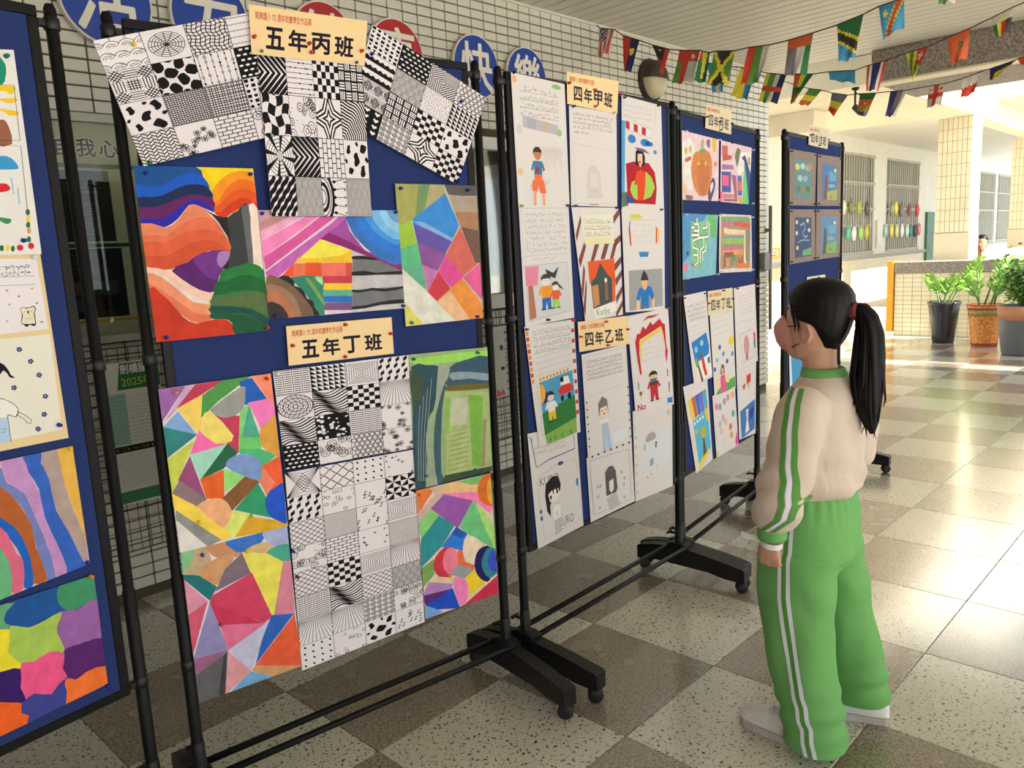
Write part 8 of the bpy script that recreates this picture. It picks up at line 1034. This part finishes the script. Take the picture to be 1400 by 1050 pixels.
# ================================================================ POTTED PLANTS BY THE PARAPET
M_leaf=mat('leaf_green',C(122,172,60),.4,noise=(14,.25)); M_leafd=mat('leaf_deep_green',C(62,108,58),.4,noise=(14,.25)); M_stem=mat('stem_green',C(90,120,60),.5); M_soil=mat('soil',C(62,50,40),.95,noise=(40,.3)); M_clay=mat('terracotta',C(176,120,88),.7,noise=(12,.1))
def pot(label,loc,prof,m,rim=None,bands=()):
    t=thing('potted_plant',label,'potted plant',(loc[0],loc[1],0),0,'potted plants in front of the parapet'); R=prof[0][0]
    p=MB().lathe(prof+[(prof[-1][0]-.02,prof[-1][1]),(prof[-1][0]-.03,prof[-1][1]-.05),(0,prof[-1][1]-.05)],32).build('pot',m,t)
    for r0,z0,r1,z1,mm,nm in bands: MB().lathe([(r0-.002,z0),(r0+.004,z0),(r1+.004,z1),(r1-.002,z1)],32).build(nm,mm,p)
    MB().lathe([(0,.002),(R+.03,.002),(R+.045,.03),(R+.035,.03),(R+.02,.012),(0,.012)],28).build('saucer',M_clay,t)
    MB().lathe([(0,prof[-1][1]-.03),(prof[-1][0]-.025,prof[-1][1]-.035)],24).build('soil',M_soil,t); return t,prof[-1][1]
def leaf(b,p,d,L,w,up):
    d=Vector(d).normalized(); s=d.cross(Vector(up)).normalized(); n=s.cross(d); p=Vector(p)
    b.add([p,p+d*L*.35+s*w-n*.003,p+d*L*.7+s*w*.8,p+d*L,p+d*L*.7-s*w*.8,p+d*L*.35-s*w-n*.003,p+d*L*.5+n*L*.06],[(0,1,6),(1,2,6),(2,3,6),(3,4,6),(4,5,6),(5,0,6)],None,True)
def fronds(t,z0,spec,m,seed):
    r=random.Random(seed)
    for bx,by,dx,dy,h in spec:
        P=interp([(bx,by,z0-.03),(bx+dx*.3,by+dy*.3,z0+h*.4),(bx+dx*.7,by+dy*.7,z0+h*.75),(bx+dx,by+dy,z0+h)],16); f=MB().tube(P,[.014-.0007*i for i in range(16)],6).build('stem',M_stem,t); b=MB()
        for i in range(4,16):
            q=Vector(P[i]); ax=(Vector(P[min(i+1,15)])-Vector(P[i-1])).normalized(); sd=Vector((r.uniform(-.5,.5),ax.z,-ax.y)).normalized()
            for sg in (-1,1): leaf(b,q,sd*sg+ax*.7+Vector((0,0,.25)),r.uniform(.095,.125)*(1-.03*(i-5)),.0145,(-1,r.uniform(-.4,.4),r.uniform(0,.7)))
        b.build('leaflets',m,f,fix=False)
t,z=pot('tall black glazed pot with a zz plant beside the yellow post',(10.75,.79),[(.0,.004),(.135,.004),(.15,.1),(.175,.35),(.2,.52),(.215,.545),(.21,.57)],mat('black_glaze',C(44,46,52),.22,noise=(9,.25)))
fronds(t,z,[(.0,.06,-.05,.12,.36),(.05,0,0,.02,.28),(0,-.04,.1,-.36,.58),(-.04,.0,-.1,-.16,.34),(.05,.05,.08,.2,.3),(.02,-.08,.1,-.22,.4)],M_leaf,1)
M_mosaic=mat('orange_mosaic',C(206,130,62),.4,noise=(36,.45))
t,z=pot('tall orange mosaic pot with a red rim and a zz plant',(10.52,.23),[(.0,.004),(.15,.004),(.16,.06),(.185,.34),(.205,.5),(.22,.515),(.22,.56)],M_mosaic,bands=((.152,.02,.156,.07,mat('red_glaze',C(150,52,52),.3),'foot_band'),(.205,.49,.221,.558,mat('red_glaze'),'rim_band'),(.195,.41,.205,.487,mat('olive_mosaic',C(150,130,62),.4,noise=(40,.4)),'mosaic_band')))
fronds(t,z,[(.0,.08,.05,.06,.55),(.05,.03,.1,-.22,.57),(0,-.04,.1,-.3,.42),(-.06,.05,-.1,.16,.3),(.05,-.08,.05,-.12,.34),(-.03,-.06,-.08,-.2,.5)],M_leaf,2)
t,z=pot('wide dark grey pot with a terracotta rim holding a bushy plant at the right edge',(9.86,-.31),[(.0,.004),(.19,.004),(.2,.03),(.235,.3),(.25,.52),(.255,.6)],mat('grey_planter',C(88,92,98),.5,noise=(6,.06)),bands=((.243,.43,.256,.598,M_clay,'rim_band'),))
r=random.Random(8)
for i in range(26):
    a=r.uniform(0,6.28); d=r.uniform(.05,.3); h=r.uniform(.25,.66)*(1-.5*d); P=interp([(0,0,z-.04),(math.cos(a)*d*.4,math.sin(a)*d*.4,z+h*.5),(math.cos(a)*d,math.sin(a)*d,z+h)],6); f=MB().tube(P,.006,5).build('stem',M_stem,t); b=MB()
    for k in range(34):
        q=Vector(P[r.randint(2,5)])+Vector((r.gauss(0,.06),r.gauss(0,.06),r.gauss(0,.05))); leaf(b,q,(r.gauss(0,1),r.gauss(0,1),r.uniform(-.2,.9)),r.uniform(.05,.085),.022,(r.uniform(-.5,.5),r.uniform(-.5,.5),1))
    b.build('leaves',M_leafd if i%2 else M_leaf,f,fix=False)
